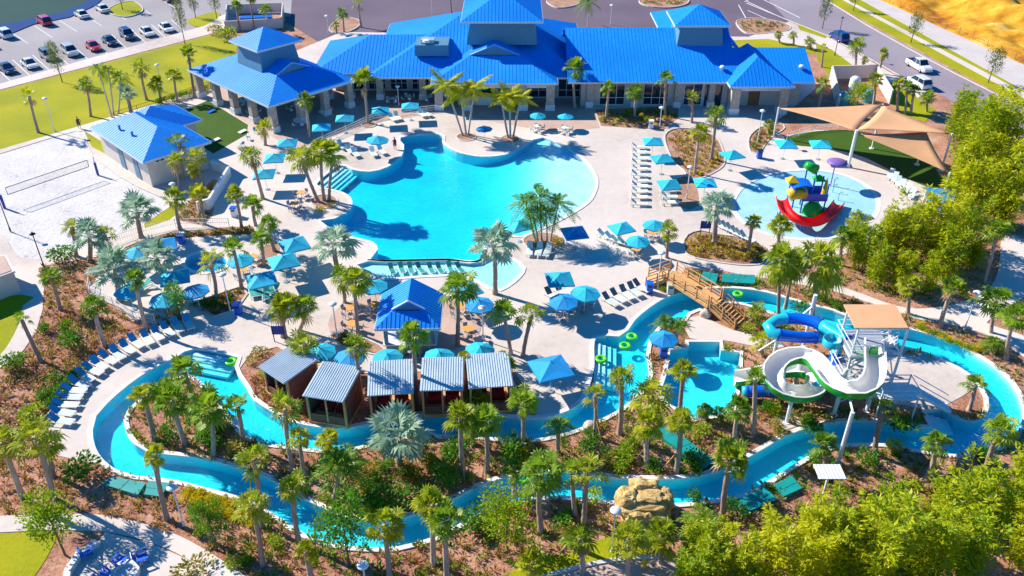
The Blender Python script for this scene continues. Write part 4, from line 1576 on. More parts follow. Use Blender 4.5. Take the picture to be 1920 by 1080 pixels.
for a in ((85, 185, 103, 246), (295, 122, 306, 172)):
    lamp(*a, 'w', 'lamps on the lawn by the car park')
for a in ((743, 162, 748, 198), (1239, 202, 1237, 238), (1425, 208, 1420, 266), (1290, 313, 1287, 372), (1237, 474, 1233, 541)):
    lamp(*a, 'w', 'lamps on the upper pool deck')
for a in ((419, 515, 432, 584), (624, 570, 633, 637), (903, 577, 906, 638), (328, 345, 334, 391)):
    lamp(*a, 'w', 'lamps on the deck between spa and bar')
for a in ((326, 914, 345, 986), (683, 1060, 689, 1120), (1152, 957, 1147, 1034), (1830, 549, 1808, 618)):
    lamp(*a, 'w', 'lamps outside the river loop')
for a in ((612, 30, 616, 62), (1145, 10, 1145, 45), (810, -4, 811, 38)):
    lamp(*a, 'w', 'lamps in the rear drive')
for a in ((63, 438, 83, 501), (1583, 33, 1565, 104), (13, 372, 20, 434)):
    lamp(*a, 'b', 'lamps with black poles beside paths and street')

# ---- bins, signs, fences
def bin_(x, y, m, lab, lid='black_metal'):
    o = thing('litter_bin', lab, 'bin', G(x, y))
    w = MB()
    w.box(-.32, .32, -.32, .32, 0, 1.05)
    w.build('body', m, o)
    w = MB()
    w.box(-.36, .36, -.36, .36, 1.05, 1.18)
    w.build('lid', lid, o)
    w = MB()
    w.box(-.2, .2, -.335, -.322, .75, .95)
    w.build('opening', 'black_metal', o)


bin_(1217, 548, 'plastic_blue', 'blue litter bin at the near end of the wooden bridge', 'plastic_blue')
bin_(1256, 550, 'stucco', 'tan litter bin under the wooden bridge', 'stone')
bin_(1220, 240, 'white_paint', 'white litter bin in front of the clubhouse windows', 'white_paint')
bin_(1423, 296, 'plastic_blue', 'blue litter bin beside the corner bed above the splash pad')
bin_(448, 587, 'plastic_blue', 'blue litter bin beside the triangular spa bed', 'plastic_blue')
bin_(342, 455, 'plastic_blue', 'blue litter bin by the square umbrella left of the spa', 'white_paint')
bin_(1243, 668, 'plastic_blue', 'blue bin under the umbrella on the river island', 'plastic_blue')
bin_(440, 405, 'white_paint', 'white locker beside the palms near the white wall', 'plastic_blue')
for x, y, lab in ((1321, 440, 'blue notice board at the edge of the bridge bed'), (525, 640, 'dark notice board beside the twin palms')):
    o = thing('notice_board', lab, 'sign', G(x, y))
    for sx in (-.5, .5):
        w = MB()
        w.bar((sx, 0, 0), (sx, 0, 1.7), .07)
        w.build('post', 'black_metal', o)
    w = MB()
    w.box(-.6, .6, -.03, .03, .8, 1.75)
    w.build('board', 'sign_blue', o)


def fence(name, label, pts, h, m, step=2.4, rails=2, pick=0, pm=None):
    l = [G(*p) for p in pts]
    o = thing(name, label, 'fence', l[0])
    base = l[0]
    l = [p - base for p in l]
    seg = []
    for a, b in zip(l[:-1], l[1:]):
        n = max(1, int((b - a).length / step))
        for k in range(n):
            seg.append((a.lerp(b, k / n), a.lerp(b, (k + 1) / n)))
    pts_ = [s[0] for s in seg] + [l[-1]]
    for p in pts_:
        w = MB()
        w.bar(p, p + Vector((0, 0, h)), .06)
        w.build('post', m, o)
    for a, b in seg:
        for k in range(rails):
            z = h * (k + 1) / rails - .05
            w = MB()
            w.bar(a + Vector((0, 0, z)), b + Vector((0, 0, z)), .04)
            w.build('rail', m, o)
        if pick:
            w = MB()
            n = int((b - a).length / pick)
            for k in range(1, n):
                p = a.lerp(b, k / n)
                w.bar(p + Vector((0, 0, .08)), p + Vector((0, 0, h - .05)), .02)
            q = w.build('pickets', m, o)
            q['kind'] = 'stuff'
    return o


fence('site_fence', 'brown rail fence between the gravel track and the bare soil', [(1648, 0), (1750, 42), (1850, 88), (1930, 126)], 1.3, 'wood_dark', 3.2, 3)
fence('court_fence', 'thin pale rail fence between the sand court and the spa deck', [(200, 464), (262, 442), (330, 426), (430, 424)], 1.1, 'white_metal', 2.2, 2, .25)
fence('terrace_railing', 'pale railing along the edge of the shaded clubhouse terrace', [(590, 275), (650, 248), (700, 225), (770, 214), (830, 207)], 1.0, 'white_paint', 2.0, 3, .22)
fence('lawn_railing', 'thin railing along the path between lawn and terrace palms', [(215, 222), (300, 196), (395, 163)], 1.0, 'black_metal', 2.5, 2, .3)
fence('shade_railing', 'white curved railing behind the shaded play lawn', [(1475, 262), (1520, 247), (1570, 242), (1640, 250)], 1.0, 'white_paint', 2.0, 2, .25)
fence('spa_railing', 'thin railing along the left edge of the spa deck', [(170, 535), (168, 553), (213, 573), (253, 602), (292, 606)], 1.1, 'white_metal', 2.2, 2, .3)
wl2 = thing('white_garden_wall', 'white angled wall beside the small restroom building', 'wall')
for a, b in (((395, 392), (432, 330)), ((432, 330), (400, 318)), ((395, 392), (372, 398))):
    w = MB()
    w.bar(G(*a) + Vector((0, 0, .7)), G(*b) + Vector((0, 0, .7)), .3, 1.4)
    w.build('wall_section', 'white_paint', wl2)
# volleyball net
o = thing('volleyball_net', 'volleyball net with dark tape borders between two padded posts on the sand', 'net', G(9, 390))
A, B = Vector((0, 0, 0)), G(184, 328) - G(9, 390)
for p in (A, B):
    w = MB()
    w.tube([p, p + Vector((0, 0, 2.45))], .06, 8)
    ps = w.build('post', 'steel', o)
    w = MB()
    w.tube([p, p + Vector((0, 0, 1.7))], .16, 8)
    w.build('pad', 'sign_blue', ps)
d = (B - A)
a, b = A + d * .07, B - d * .07
for z, nm in ((2.35, 'top_tape'), (1.45, 'bottom_tape')):
    w = MB()
    w.bar(a + Vector((0, 0, z)), b + Vector((0, 0, z)), .03, .08)
    w.build(nm, 'black_metal', o)
for q in (a, b):
    w = MB()
    w.bar(q + Vector((0, 0, 1.45)), q + Vector((0, 0, 2.35)), .05)
    w.build('side_tape', 'black_metal', o)
w = MB()
for k in range(1, 40):
    q = a.lerp(b, k / 40)
    w.bar(q + Vector((0, 0, 1.45)), q + Vector((0, 0, 2.35)), .008)
for k in range(1, 5):
    z = 1.45 + .9 * k / 5
    w.bar(a + Vector((0, 0, z)), b + Vector((0, 0, z)), .008)
q = w.build('netting', 'black_metal', o)
q['kind'] = 'stuff'
# ------------------------------------------------------------------ attractions
def sweep(mb, path, section, closed=False, mi=0, flip=False):
    """sweep an open section of (side, up) points along a path that stays upright"""
    rings = []
    for k, p in enumerate(path):
        d = path[min(k + 1, len(path) - 1)] - path[max(k - 1, 0)]
        d = Vector((d.x, d.y, 0)).normalized()
        s = Vector((d.y, -d.x, 0))
        rings.append([p + s * a + Vector((0, 0, b)) for a, b in section])
    n = len(section)
    vs = [q for r in rings for q in r]
    fs = []
    for k in range(len(path) - 1):
        for j in range(n if closed else n - 1):
            a, b = k * n + j, k * n + (j + 1) % n
            f = (a, b, b + n, a + n)
            fs.append(f[::-1] if flip else f)
    if closed:
        fs.append(tuple(range(n)))
        fs.append(tuple(range((len(path) - 1) * n, len(path) * n))[::-1])
    mb.raw(vs, fs, mi)


def pxpath(l, step=.5):
    return smooth_loop([G(x, y, z) for x, y, z in l], False, step)


def usection(w, h, t, n=10):
    """closed U: inner face then outer face"""
    inn = [(-w * math.cos(math.pi * k / n) if 0 < k < n else (-w if k == 0 else w), -h * math.sin(math.pi * k / n)) for k in range(n + 1)]
    inn = [(-w, h * .25)] + inn + [(w, h * .25)]
    out = [((w + t) * (a / w), b - t if b < h * .2 else b) for a, b in inn][::-1]
    return inn, out


tower = thing('slide_tower', 'white metal slide tower with flat tan canopy and stairs on the river island', 'slide tower')
TC = G(1646, 597, 8.0)
tower.location = (TC.x, TC.y, 0)
W2, D2 = 1.95, 1.3
for sx in (-1, 1):
    for sy in (-1, 1):
        w = MB()
        w.tube([(sx * W2, sy * D2, 0), (sx * W2, sy * D2, 8.02 + .1 * sy)], .11, 8)
        w.build('post', 'white_metal', tower)
w = MB()
M = Matrix.Rotation(R(5), 4, 'X')
w.box(-2.1, 2.1, -1.45, 1.45, 8.2, 8.28, M=Matrix.Translation((-.25, .72, 0)) @ M)
w.build('canopy', 'tan_fabric', tower)
for z, y0, y1, x0, x1 in ((5.6, -1.8, 1.8, -2.3, 1.3), (2.8, -1.8, 1.8, -2.3, -1.0)):
    n = 9
    for k in range(n):
        w = MB()
        w.box(x0 + .02, x1 - .02, y0 + (y1 - y0) * k / n + .02, y0 + (y1 - y0) * (k + 1) / n - .02, z - .06, z)
        w.build('deck_board', 'steel', tower)
    for a, b in (((x0, y0), (x1, y0)), ((x0, y1), (x1, y1)), ((x0, y0), (x0, y1)), ((x1, y0), (x1, y1))):
        w = MB()
        w.bar((a[0], a[1], z - .14), (b[0], b[1], z - .14), .1, .16)
        w.build('beam', 'white_metal', tower)
        for h in (.5, 1.0):
            if (a, b) == ((x1, y0), (x1, y1)):
                continue
            w = MB()
            w.bar((a[0], a[1], z + h), (b[0], b[1], z + h), .05)
            w.build('rail', 'white_metal', tower)
for y, xa, xb, za, zb in ((-1.05, 2.6, -1.2, 0, 2.8), (.85, -1.2, 2.2, 2.8, 5.6)):
    n = 13
    for k in range(n):
        t = (k + .5) / n
        w = MB()
        x, z = xa + (xb - xa) * t, za + (zb - za) * (k + 1) / n
        w.box(x - .16, x + .16, y - .6, y + .6, z - .05, z)
        w.build('stair_tread', 'steel', tower)
    for s in (-.66, .66):
        w = MB()
        w.bar((xa, y + s, za), (xb, y + s, zb), .07, .24)
        w.build('stringer', 'white_metal', tower)
        for h in (.55, 1.0):
            w = MB()
            w.bar((xa, y + s, za + h), (xb, y + s, zb + h), .05)
            w.build('rail', 'white_metal', tower)
        for k in range(5):
            t = k / 4
            w = MB()
            w.bar((xa + (xb - xa) * t, y + s, za + (zb - za) * t), (xa + (xb - xa) * t, y + s, za + (zb - za) * t + 1.0), .05)
            w.build('baluster', 'white_metal', tower)
w = MB()
w.lathe([(.75, .0), (.75, .6), (.68, .6), (.66, .1), (.001, .08)], 16, c=(-3.0, .4))
w.v = [(a, b, c + 5.1) for a, b, c in w.v]
w.build('start_tub', 'tube_cyan', tower, True)
w = MB()
w.box(-.9, -.3, -2.0, -1.8, 5.9, 6.5)
w.build('sign_panel', 'plastic_green', tower)

w = MB()
lw = G(1678, 733, 2.3) - Vector((TC.x, TC.y, 0))
for k in range(10):                                   # lower landing
    w = MB()
    w.box(lw.x - 1.6 + .32 * k, lw.x - 1.32 + .32 * k, lw.y - 1.1, lw.y + 1.1, 2.24, 2.3)
    w.build('deck_board', 'white_metal', tower)
for sx in (-1.5, 1.5):
    for sy in (-1.0, 1.0):
        w = MB()
        w.bar((lw.x + sx, lw.y + sy, 0), (lw.x + sx, lw.y + sy, 3.2), .1)
        w.build('post', 'white_metal', tower)
    w = MB()
    w.bar((lw.x + sx, lw.y - 1.0, 3.15), (lw.x + sx, lw.y + 1.0, 3.15), .06)
    w.build('rail', 'white_metal', tower)
for sy in (-1.0, 1.0):
    for hh_ in (2.7, 3.15):
        w = MB()
        w.bar((lw.x - 1.5, lw.y + sy, hh_), (lw.x + 1.5, lw.y + sy, hh_), .06)
        w.build('rail', 'white_metal', tower)
for sx, sy, ex, ey, z0, z1 in ((-1.95, -1.3, 1.95, -1.3, .3, 2.6), (-1.95, -1.3, 1.95, -1.3, 2.9, 5.3), (1.95, -1.3, 1.95, 1.3, .3, 2.6), (1.95, -1.3, 1.95, 1.3, 2.9, 5.3), (-1.95, 1.3, -1.95, -1.3, 2.9, 5.3)):
    w = MB()
    w.bar((sx, sy, z0), (ex, ey, z1), .08)
    w.build('brace', 'white_metal', tower)
for z in (2.75, 5.5, 7.9):
    for a, b in (((-1.95, -1.3), (1.95, -1.3)), ((-1.95, 1.3), (1.95, 1.3)), ((-1.95, -1.3), (-1.95, 1.3)), ((1.95, -1.3), (1.95, 1.3))):
        w = MB()
        w.bar((a[0], a[1], z), (b[0], b[1], z), .12, .16)
        w.build('beam', 'white_metal', tower)
# flight from the slab up to the lower landing
A_, B_ = Vector((lw.x + 5.2, lw.y + .4, 0)), Vector((lw.x + 1.6, lw.y + .2, 2.3))
for k in range(11):
    t = (k + .5) / 11
    w = MB()
    q = A_.lerp(B_, t)
    w.box(q.x - .17, q.x + .17, q.y - .55, q.y + .55, q.z + .05, q.z + .1)
    w.build('stair_tread', 'white_metal', tower)
for sg in (-.6, .6):
    for hz in (0, 1.0):
        w = MB()
        w.bar(A_ + Vector((0, sg, hz)), B_ + Vector((0, sg, hz)), .07, .2 if hz == 0 else .06)
        w.build('stringer' if hz == 0 else 'rail', 'white_metal', tower)

# white open flume
slide = thing('white_body_slide', 'open white water slide with green underside curling in an S from the tower', 'water slide', G(1570, 760))
base = slide.location.copy()
flp = pxpath([(1640, 640, 6.4), (1640, 668, 6.35), (1641, 690, 6.2), (1635, 713, 6.05), (1614, 728, 5.9), (1589, 729, 5.75), (1563, 717, 5.55), (1544, 694, 5.3), (1526, 672, 5.05), (1499, 664, 4.8), (1468, 671, 4.5),
              (1450, 690, 4.2), (1452, 713, 3.9), (1472, 731, 3.6), (1500, 737, 3.3), (1526, 730, 3.0), (1534, 712, 2.7), (1515, 694, 2.4), (1480, 690, 2.0), (1440, 697, 1.5), (1405, 705, 1.0), (1378, 708, .7)])
flp = [p - base for p in flp]
inn, out = usection(.72, .72, .10)
w = MB()
sweep(w, flp, inn, flip=True)
w.build('flume', 'flume_white', slide, True)
w = MB()
sweep(w, flp, out, flip=True)
w.build('underside', 'flume_green', slide, True)
w = MB()
for sg in (-1, 1):
    sweep(w, flp, [(sg * .76 - .07, .15), (sg * .76 + .07, .15), (sg * .76 + .07, .21), (sg * .76 - .07, .21)], closed=True)
w.build('rim', 'flume_white', slide)
for tx, ty, tz, bx, by in ((1590, 735, 5.2, 1571, 868), (1481, 735, 3.1, 1475, 791), (1564, 722, 4.9, 1563, 779), (1468, 671, 3.9, 1462, 735), (1499, 664, 4.2, 1490, 722), (1636, 713, 5.4, 1625, 770)):
    b = G(bx, by) - base
    t = G(tx, ty, tz) - base
    w = MB()
    w.tube([b, Vector((b.x, b.y, t.z))], .16, 10)
    pp = w.build('support_column', 'white_metal', slide)
    w = MB()
    w.bar(Vector((b.x, b.y, t.z)), t, .12)
    w.build('bracket', 'white_metal', pp)
    w = MB()
    w.lathe([(.001, .06), (.34, .05), (.34, 0)], 12, c=(b.x, b.y))
    w.build('footing', 'coping', pp)

# blue tube slide
tube = thing('blue_tube_slide', 'enclosed tube water slide in alternating blue and turquoise sections beside the tower', 'water slide', G(1500, 690))
base2 = tube.location.copy()
tp_ = pxpath([(1590, 640, 5.3), (1560, 622, 5.2), (1528, 604, 5.1), (1490, 597, 4.9), (1455, 601, 4.7), (1440, 611, 4.5), (1447, 624, 4.3), (1475, 630, 4.1), (1515, 633, 3.9), (1550, 634, 3.7), (1568, 646, 3.4), (1566, 668, 2.9), (1562, 692, 2.3),
              (1548, 716, 1.8), (1515, 732, 1.5), (1470, 735, 1.2), (1430, 733, .95), (1392, 735, .7)])
tp_ = [p - base2 for p in tp_]
seg = 5
for k in range(0, len(tp_) - 1, seg):
    w = MB()
    w.tube(tp_[k:k + seg + 1], .50, 14, 0, k == 0 or k + seg >= len(tp_) - 1)
    o = w.build('tube_section', 'tube_blue' if (k // seg) % 2 else 'tube_cyan', tube, True)
    w = MB()
    q = tp_[k]
    w.tube([q, q + (tp_[k + 1] - q).normalized() * .1], .56, 14)
    w.build('joint_flange', 'tube_blue', o)
for x, y, z, bx, by in ((1512, 578, 6.0, 1505, 655), (1447, 620, 4.0, 1446, 690), (1562, 660, 2.6, 1560, 712)):
    b = G(bx, by) - base2
    w = MB()
    w.tube([b, Vector((b.x, b.y, z))], .17, 10)
    pc = w.build('support_column', 'white_metal', tube)
    for dx in (-1.6, 1.2):
        w = MB()
        w.bar(Vector((b.x, b.y, z * .8)), Vector((b.x + dx, b.y - .4, z * .55)), .12)
        w.build('brace', 'white_metal', pc)

# louvred light platform on a post, in front of the column
plat = thing('service_platform', 'small white slatted platform on a white post below the slide', 'platform', G(1533, 964))
h = GY(1552, 885, G(1533, 964).y).z
w = MB()
w.tube([(0, 0, 0), (0, 0, h)], .1, 8)
w.build('post', 'white_metal', plat)
for k in range(8):
    w = MB()
    w.box(-.95 + .24 * k, -.76 + .24 * k, -.7, .7, h, h + .06)
    w.build('slat', 'white_metal', plat)
for y in (-.5, .5):
    w = MB()
    w.box(-.95, .93, y - .05, y + .05, h - .1, h - .005)
    w.build('bearer', 'white_metal', plat)

# wooden bridge
br = thing('wooden_footbridge', 'timber footbridge with rails and stairs crossing the river at the upper bend', 'bridge', G(1300, 550))
bb = br.location.copy()
ZB = 1.35
S0, S1, S2, S3 = G(1213, 527, 0) - bb, G(1255, 512, ZB) - bb, G(1341, 566, ZB) - bb, G(1386, 608, 0) - bb
HW = .95


def boards(a, b, n, nm, step=False):
    d = b - a
    fl = Vector((d.x, d.y, 0)).normalized()
    sd = Vector((fl.y, -fl.x, 0))
    for k in range(n):
        p, q = a + d * (k / n), a + d * ((k + 1) / n)
        if step:
            z = a.z + d.z * k / n
            p, q = Vector((p.x, p.y, z)), Vector((q.x, q.y, z))
        q = p + (q - p) * .97
        w = MB()
        v = [p - sd * HW, p + sd * HW, q + sd * HW, q - sd * HW]
        w.raw(v + [x - Vector((0, 0, .07)) for x in v], [(3, 2, 1, 0), (4, 5, 6, 7), (0, 1, 5, 4), (1, 2, 6, 5), (2, 3, 7, 6), (3, 0, 4, 7)])
        w.build(nm, 'wood', br)
    return sd


for a, b, n, nm, st in ((S0, S1, 12, 'ramp_board', False), (S1, S2, 24, 'deck_board', False), (S2, S3, 8, 'stair_tread', True)):
    sd = boards(a, b, n, nm, st)
    for sg in (-1, 1):
        o = sd * (HW + .05) * sg
        w = MB()
        w.bar(a + o - Vector((0, 0, .18)), b + o - Vector((0, 0, .18)), .09, .34)
        w.build('side_beam', 'wood', br)
        ln = (b - a).length
        m = max(2, int(ln / 1.3))
        for k in range(m + 1):
            p = a.lerp(b, k / m) + o
            w = MB()
            w.bar(p - Vector((0, 0, .2)), p + Vector((0, 0, 1.1)), .12)
            w.build('rail_post', 'wood', br)
        for hz, hh in ((1.08, .09), (.6, .12), (.25, .12)):
            w = MB()
            w.bar(a + o + Vector((0, 0, hz)), b + o + Vector((0, 0, hz)), .06, hh)
            w.build('rail', 'wood', br)
for p in (S1, S2, S1.lerp(S2, .18), S1.lerp(S2, .9)):
    for sg in (-.8, .8):
        w = MB()
        q = p + sd * sg
        w.bar(Vector((q.x, q.y, -.4)), Vector((q.x, q.y, ZB - .2)), .18)
        w.build('support_pile', 'wood_dark', br)

# splash pad play structure
SPC = G(1515, 392)
play = thing('water_play_structure', 'multicoloured water play structure with red slide in the splash pad', 'play structure', (SPC.x, SPC.y, -.03))
for x, y, h in ((-2.3, 1.1, 3.6), (-2.3, -1.0, 3.4), (-.6, 1.3, 4.6), (-.2, -.6, 4.2), (.6, 1.3, 4.3), (1.4, .9, 3.9), (1.6, -.6, 3.6), (-1.2, -.9, 3.2)):
    w = MB()
    w.tube([(x, y, 0), (x, y, h)], .09, 8)
    w.build('pole', 'plastic_blue', play)
w = MB()
w.box(-1.2, 1.7, -.8, 1.4, 1.45, 1.6)
w.build('platform', 'plastic_blue', play)
for x0, x1, y in ((-1.2, 1.7, -.82), (-1.2, 1.7, 1.42)):
    w = MB()
    w.box(x0, x1, y - .04, y + .04, 1.6, 2.4)
    w.build('side_panel', 'plastic_blue', play)
w = MB()
pts = [(-2.6 + .3 * k, 3.0 + .55 * math.sin(math.pi * (k + 1) / 11)) for k in range(9)]
vs = [(x, y, z) for x, z in pts for y in (-1.0, 1.2)]
w.raw(vs, [(2 * k, 2 * k + 1, 2 * k + 3, 2 * k + 2) for k in range(8)])
w.raw([(x, y, z - .06) for x, y, z in vs], [(2 * k, 2 * k + 2, 2 * k + 3, 2 * k + 1) for k in range(8)])
w.build('arched_roof', 'plastic_blue', play)
w = MB()
M = Matrix.Translation((-.2, 1.2, 4.9)) @ Matrix.Rotation(R(25), 4, 'Y') @ Matrix.Rotation(R(20), 4, 'X')
w.lathe([(.001, -.75), (.42, -.75), (.62, .7), (.55, .7), (.4, -.6)], 12)
w.v = [tuple(M @ Matrix.Rotation(R(90), 4, 'Y') @ Vector(p)) for p in w.v]
w.build('tipping_bucket', 'plastic_green', play, True)
w = MB()
w.lathe([(.001, 1.45), (.6, 1.3), (1.05, .8), (1.25, 0)], 16, c=(.2, -.9))
w.build('climbing_dome', 'plastic_green', play, True)
w = MB()
w.tube([(-2.75, -.5, 2.1), (-2.3, -.45, 2.3), (-1.6, -.4, 2.35), (-.9, -.3, 2.25)], .74, 14)
w.build('tunnel', 'plastic_yellow', play, True)
for x0, y0, m_ in ((-2.35, .55, 'plastic_yellow'), (.9, .9, 'plastic_green')):     # small peaked roofs
    w = MB()
    w.raw([(x0 - .7, y0 - .7, 3.5), (x0 + .7, y0 - .7, 3.5), (x0 + .7, y0 + .7, 3.5), (x0 - .7, y0 + .7, 3.5), (x0, y0, 4.1)], [(0, 1, 4), (1, 2, 4), (2, 3, 4), (3, 0, 4), (3, 2, 1, 0)])
    w.build('peaked_roof', m_, play)
w = MB()
w.lathe([(.001, 2.4), (.18, 1.7), (.42, 0)], 10, c=(1.75, .6))
w.v = [(a, b, c + 1.5) for a, b, c in w.v]
w.build('cone', 'plastic_yellow', play)
rp = smooth_loop([G(x, y, z) - Vector((SPC.x, SPC.y, 0)) for x, y, z in ((1466, 368, 2.0), (1470, 385, 1.85), (1480, 399, 1.65), (1500, 411, 1.4), (1527, 415, 1.15), (1549, 406, .9), (1562, 393, .7), (1574, 377, .5))], False, .3)
inn, out = usection(.6, .5, .06)
w = MB()
sweep(w, rp, inn, flip=True)
sweep(w, rp, out, flip=True)
w.build('red_slide', 'plastic_red', play, True)
for k in (3, 9, 15):
    if k < len(rp):
        w = MB()
        w.tube([(rp[k].x, rp[k].y, 0), (rp[k].x, rp[k].y, rp[k].z - .5)], .08, 8)
        w.build('slide_leg', 'plastic_blue', play)
for x, y, m in ((1571, 375, 'tube_cyan'), (1561, 360, 'tube_cyan'), (1563, 348, 'plastic_purple')):
    g = G(x, y) - Vector((SPC.x, SPC.y, 0))
    w = MB()
    w.tube([g, g + Vector((0, 0, .9)), g + Vector((.2, 0, 1.15)), g + Vector((.4, 0, .95))], .05, 6)
    w.build('spray_jet', m, play)
o = thing('spray_mushroom', 'purple mushroom spray canopy on a thin pole beside the play structure', 'play structure', G(1557, 348))
hh = GY(1568, 303, G(1557, 348).y).z
w = MB()
w.tube([(0, 0, 0), (0, 0, hh)], .07, 8)
w.build('pole', 'plastic_purple', o)
w = MB()
w.lathe([(.001, .25), (.5, .2), (1.2, .0), (1.25, -.12), (1.1, -.05), (.001, .12)], 18)
w.v = [(a + .2, b, c + hh) for a, b, c in w.v]
w.build('cap', 'plastic_purple', o, True)

# shade sails
def sail(name, label, cs, sag, n=12, inward=.12):
    A, B, Cc = [Vector(c) for c in cs]
    ctr = (A + B + Cc) / 3
    w = MB()
    idx = {}
    for i in range(n + 1):
        for j in range(n + 1 - i):
            u, v = i / n, j / n
            t = 1 - u - v
            p = A * t + B * u + Cc * v
            e = 4 * (t * u + u * v + v * t) - 9 * t * u * v            # hollow edges
            p = p.lerp(ctr, inward * e)
            p.z -= sag * 27 * t * u * v * .6
            idx[i, j] = len(w.v)
            w.v.append(tuple(p))
    for i in range(n):
        for j in range(n - i):
            w.f.append((idx[i, j], idx[i + 1, j], idx[i, j + 1]))
            w.m.append(0)
            if i + j < n - 1:
                w.f.append((idx[i + 1, j], idx[i + 1, j + 1], idx[i, j + 1]))
                w.m.append(0)
    o = tag(w.build(name, 'tan_fabric', None, True), label, 'shade sail', 'shade sails over the play lawn')
    so = o.modifiers.new('thick', 'SOLIDIFY')
    so.thickness = .02
    return o


P1, P2, P3, P4, P5, P6 = G(1460, 203, 4.2), G(1655, 197, 6.2), G(1785, 252, 5.0), G(1606, 246, 5.0), G(1737, 247, 4.6), G(1781, 325, 2.6)
sail('shade_sail', 'long tan shade sail reaching left towards the clubhouse porch', [P1, P2 + Vector((.1, 0, .1)), P4], .2, inward=.10)
sail('shade_sail', 'wide tan shade sail pointing right into the bamboo', [P2, P3, P4 + Vector((.1, .2, .12))], .3, inward=.10)
sail('shade_sail', 'lower tan shade sail pointing down to the right', [P4 - Vector((0, 0, .35)), P5, P6], .3, inward=.08)
for k, (p, lab) in enumerate(((P1, 'white sail post beside the clubhouse porch'), (P2, 'white sail post behind the sails'), (P3, 'white sail post inside the bamboo hedge'), (P4, 'thick white sail post at the splash pad edge'), (P6, 'short white sail post at the lower right'), (P5, 'white sail post under the right sail'))):
    o = thing('sail_post', lab, 'post', (p.x, p.y, 0), 0, 'posts carrying the shade sails')
    w = MB()
    w.tube([(0, 0, 0), (0, 0, p.z + .15)], [.2 if k == 3 else .12] * 2, 12)
    w.build('shaft', 'white_metal', o)
    w = MB()
    w.lathe([(.001, .12), (.34, .1), (.36, 0)], 12)
    w.build('base_collar', 'coping', o)

# blue canopies right of the splash pad
for k, (q, lab) in enumerate(((((1737, 352), (1793, 358), (1787, 384), (1735, 378)), 'larger blue square canopy right of the splash pad'), (((1735, 384), (1770, 388), (1766, 404), (1731, 400)), 'smaller blue canopy below the larger one'))):
    cs = [G(x, y, 2.5) for x, y in q]
    c = sum(cs, Vector()) / 4
    o = thing('shade_canopy', lab, 'canopy', (c.x, c.y, 0), 0, 'blue canopies right of the splash pad')
    w = MB()
    cs = [p - Vector((c.x, c.y, 0)) for p in cs]
    w.raw([p + Vector((0, 0, 0)) for p in cs] + [p + Vector((0, 0, .08)) for p in cs], [(0, 1, 2, 3), (7, 6, 5, 4), (0, 4, 5, 1), (1, 5, 6, 2), (2, 6, 7, 3), (3, 7, 4, 0)])
    w.build('roof', 'blue_fabric', o)
    for p in cs:
        w = MB()
        w.bar((p.x * .95, p.y * .95, 0), (p.x * .95, p.y * .95, 2.5), .1)
        w.build('post', 'white_metal', o)

# teal covers
for q, lab in ((((192, 912), (212, 898), (275, 911), (260, 933)), 'larger teal ground cover left of the lower river bend'), (((280, 906), (320, 911), (303, 936), (272, 932)), 'smaller teal ground cover beside the leaning palm'),
               (((1312, 528), (1318, 513), (1346, 518), (1342, 535)), 'small teal tank cover beside the bridge'), (((1352, 533), (1354, 517), (1415, 520), (1415, 536)), 'long teal tank cover behind the river bend'),
               (((1450, 914), (1483, 897), (1503, 920), (1468, 936)), 'square teal cover on the outer river bank'), (((1373, 948), (1433, 918), (1456, 941), (1397, 966)), 'large teal cover touching the outer river bank'),
               (((1222, 812), (1252, 803), (1342, 870), (1318, 880)), 'long teal drain cover on the river island')):
    cs = [G(*p) for p in q]
    c = sum(cs, Vector()) / 4
    o = thing('equipment_cover', lab, 'cover', (c.x, c.y, 0), 0, 'teal equipment covers in the beds')
    cs = [p - c for p in cs]
    w = MB()
    w.raw([p * 1.0 + Vector((0, 0, -.1)) for p in cs] + [p + Vector((0, 0, .30)) for p in cs], [(0, 1, 2, 3)[::-1], (4, 5, 6, 7), (0, 1, 5, 4), (1, 2, 6, 5), (2, 3, 7, 6), (3, 0, 4, 7)])
    w.build('body', 'teal_cover', o)
    for a, b, d_, e in ((0, 1, 3, 2),):
        w = MB()
        p = (cs[0] + cs[3]) / 2 + Vector((0, 0, .31))
        r = (cs[1] + cs[2]) / 2 + Vector((0, 0, .31))
        w.bar(p * .96, r * .96, .08, .05)
        w.build('lid_seam', 'teal_cover', o)

# tube floats
for x, y, lab, gz in ((1127, 673, 'green swim ring by the wide river steps', 0), (1185, 631, 'green swim ring nearest the deck corner', 0), (1172, 648, 'green swim ring in the middle of the wide river bend', 0), (981, 897, 'green swim ring alone in the lower river', 0),
                      (433, 678, 'green swim ring at the river steps on the left', 0), (1384, 551, 'green swim ring just right of the bridge', 0)):
    w = MB()
    n, m = 22, 9
    for i in range(n):
        for j in range(m):
            a, b = 2 * math.pi * i / n, 2 * math.pi * j / m
            rr = .40 + .17 * math.cos(b)
            w.v.append((rr * math.cos(a), rr * math.sin(a), .13 * math.sin(b)))
    for i in range(n):
        for j in range(m):
            a, b, c, d = i * m + j, ((i + 1) % n) * m + j, ((i + 1) % n) * m + (j + 1) % m, i * m + (j + 1) % m
            w.f.append((a, b, c, d))
            w.m.append(0)
    o = tag(w.build('swim_ring', 'ring_green', None, True), lab, 'swim ring', 'green swim rings floating on the river')
    g = G(x, y, -.1)
    o.location = g

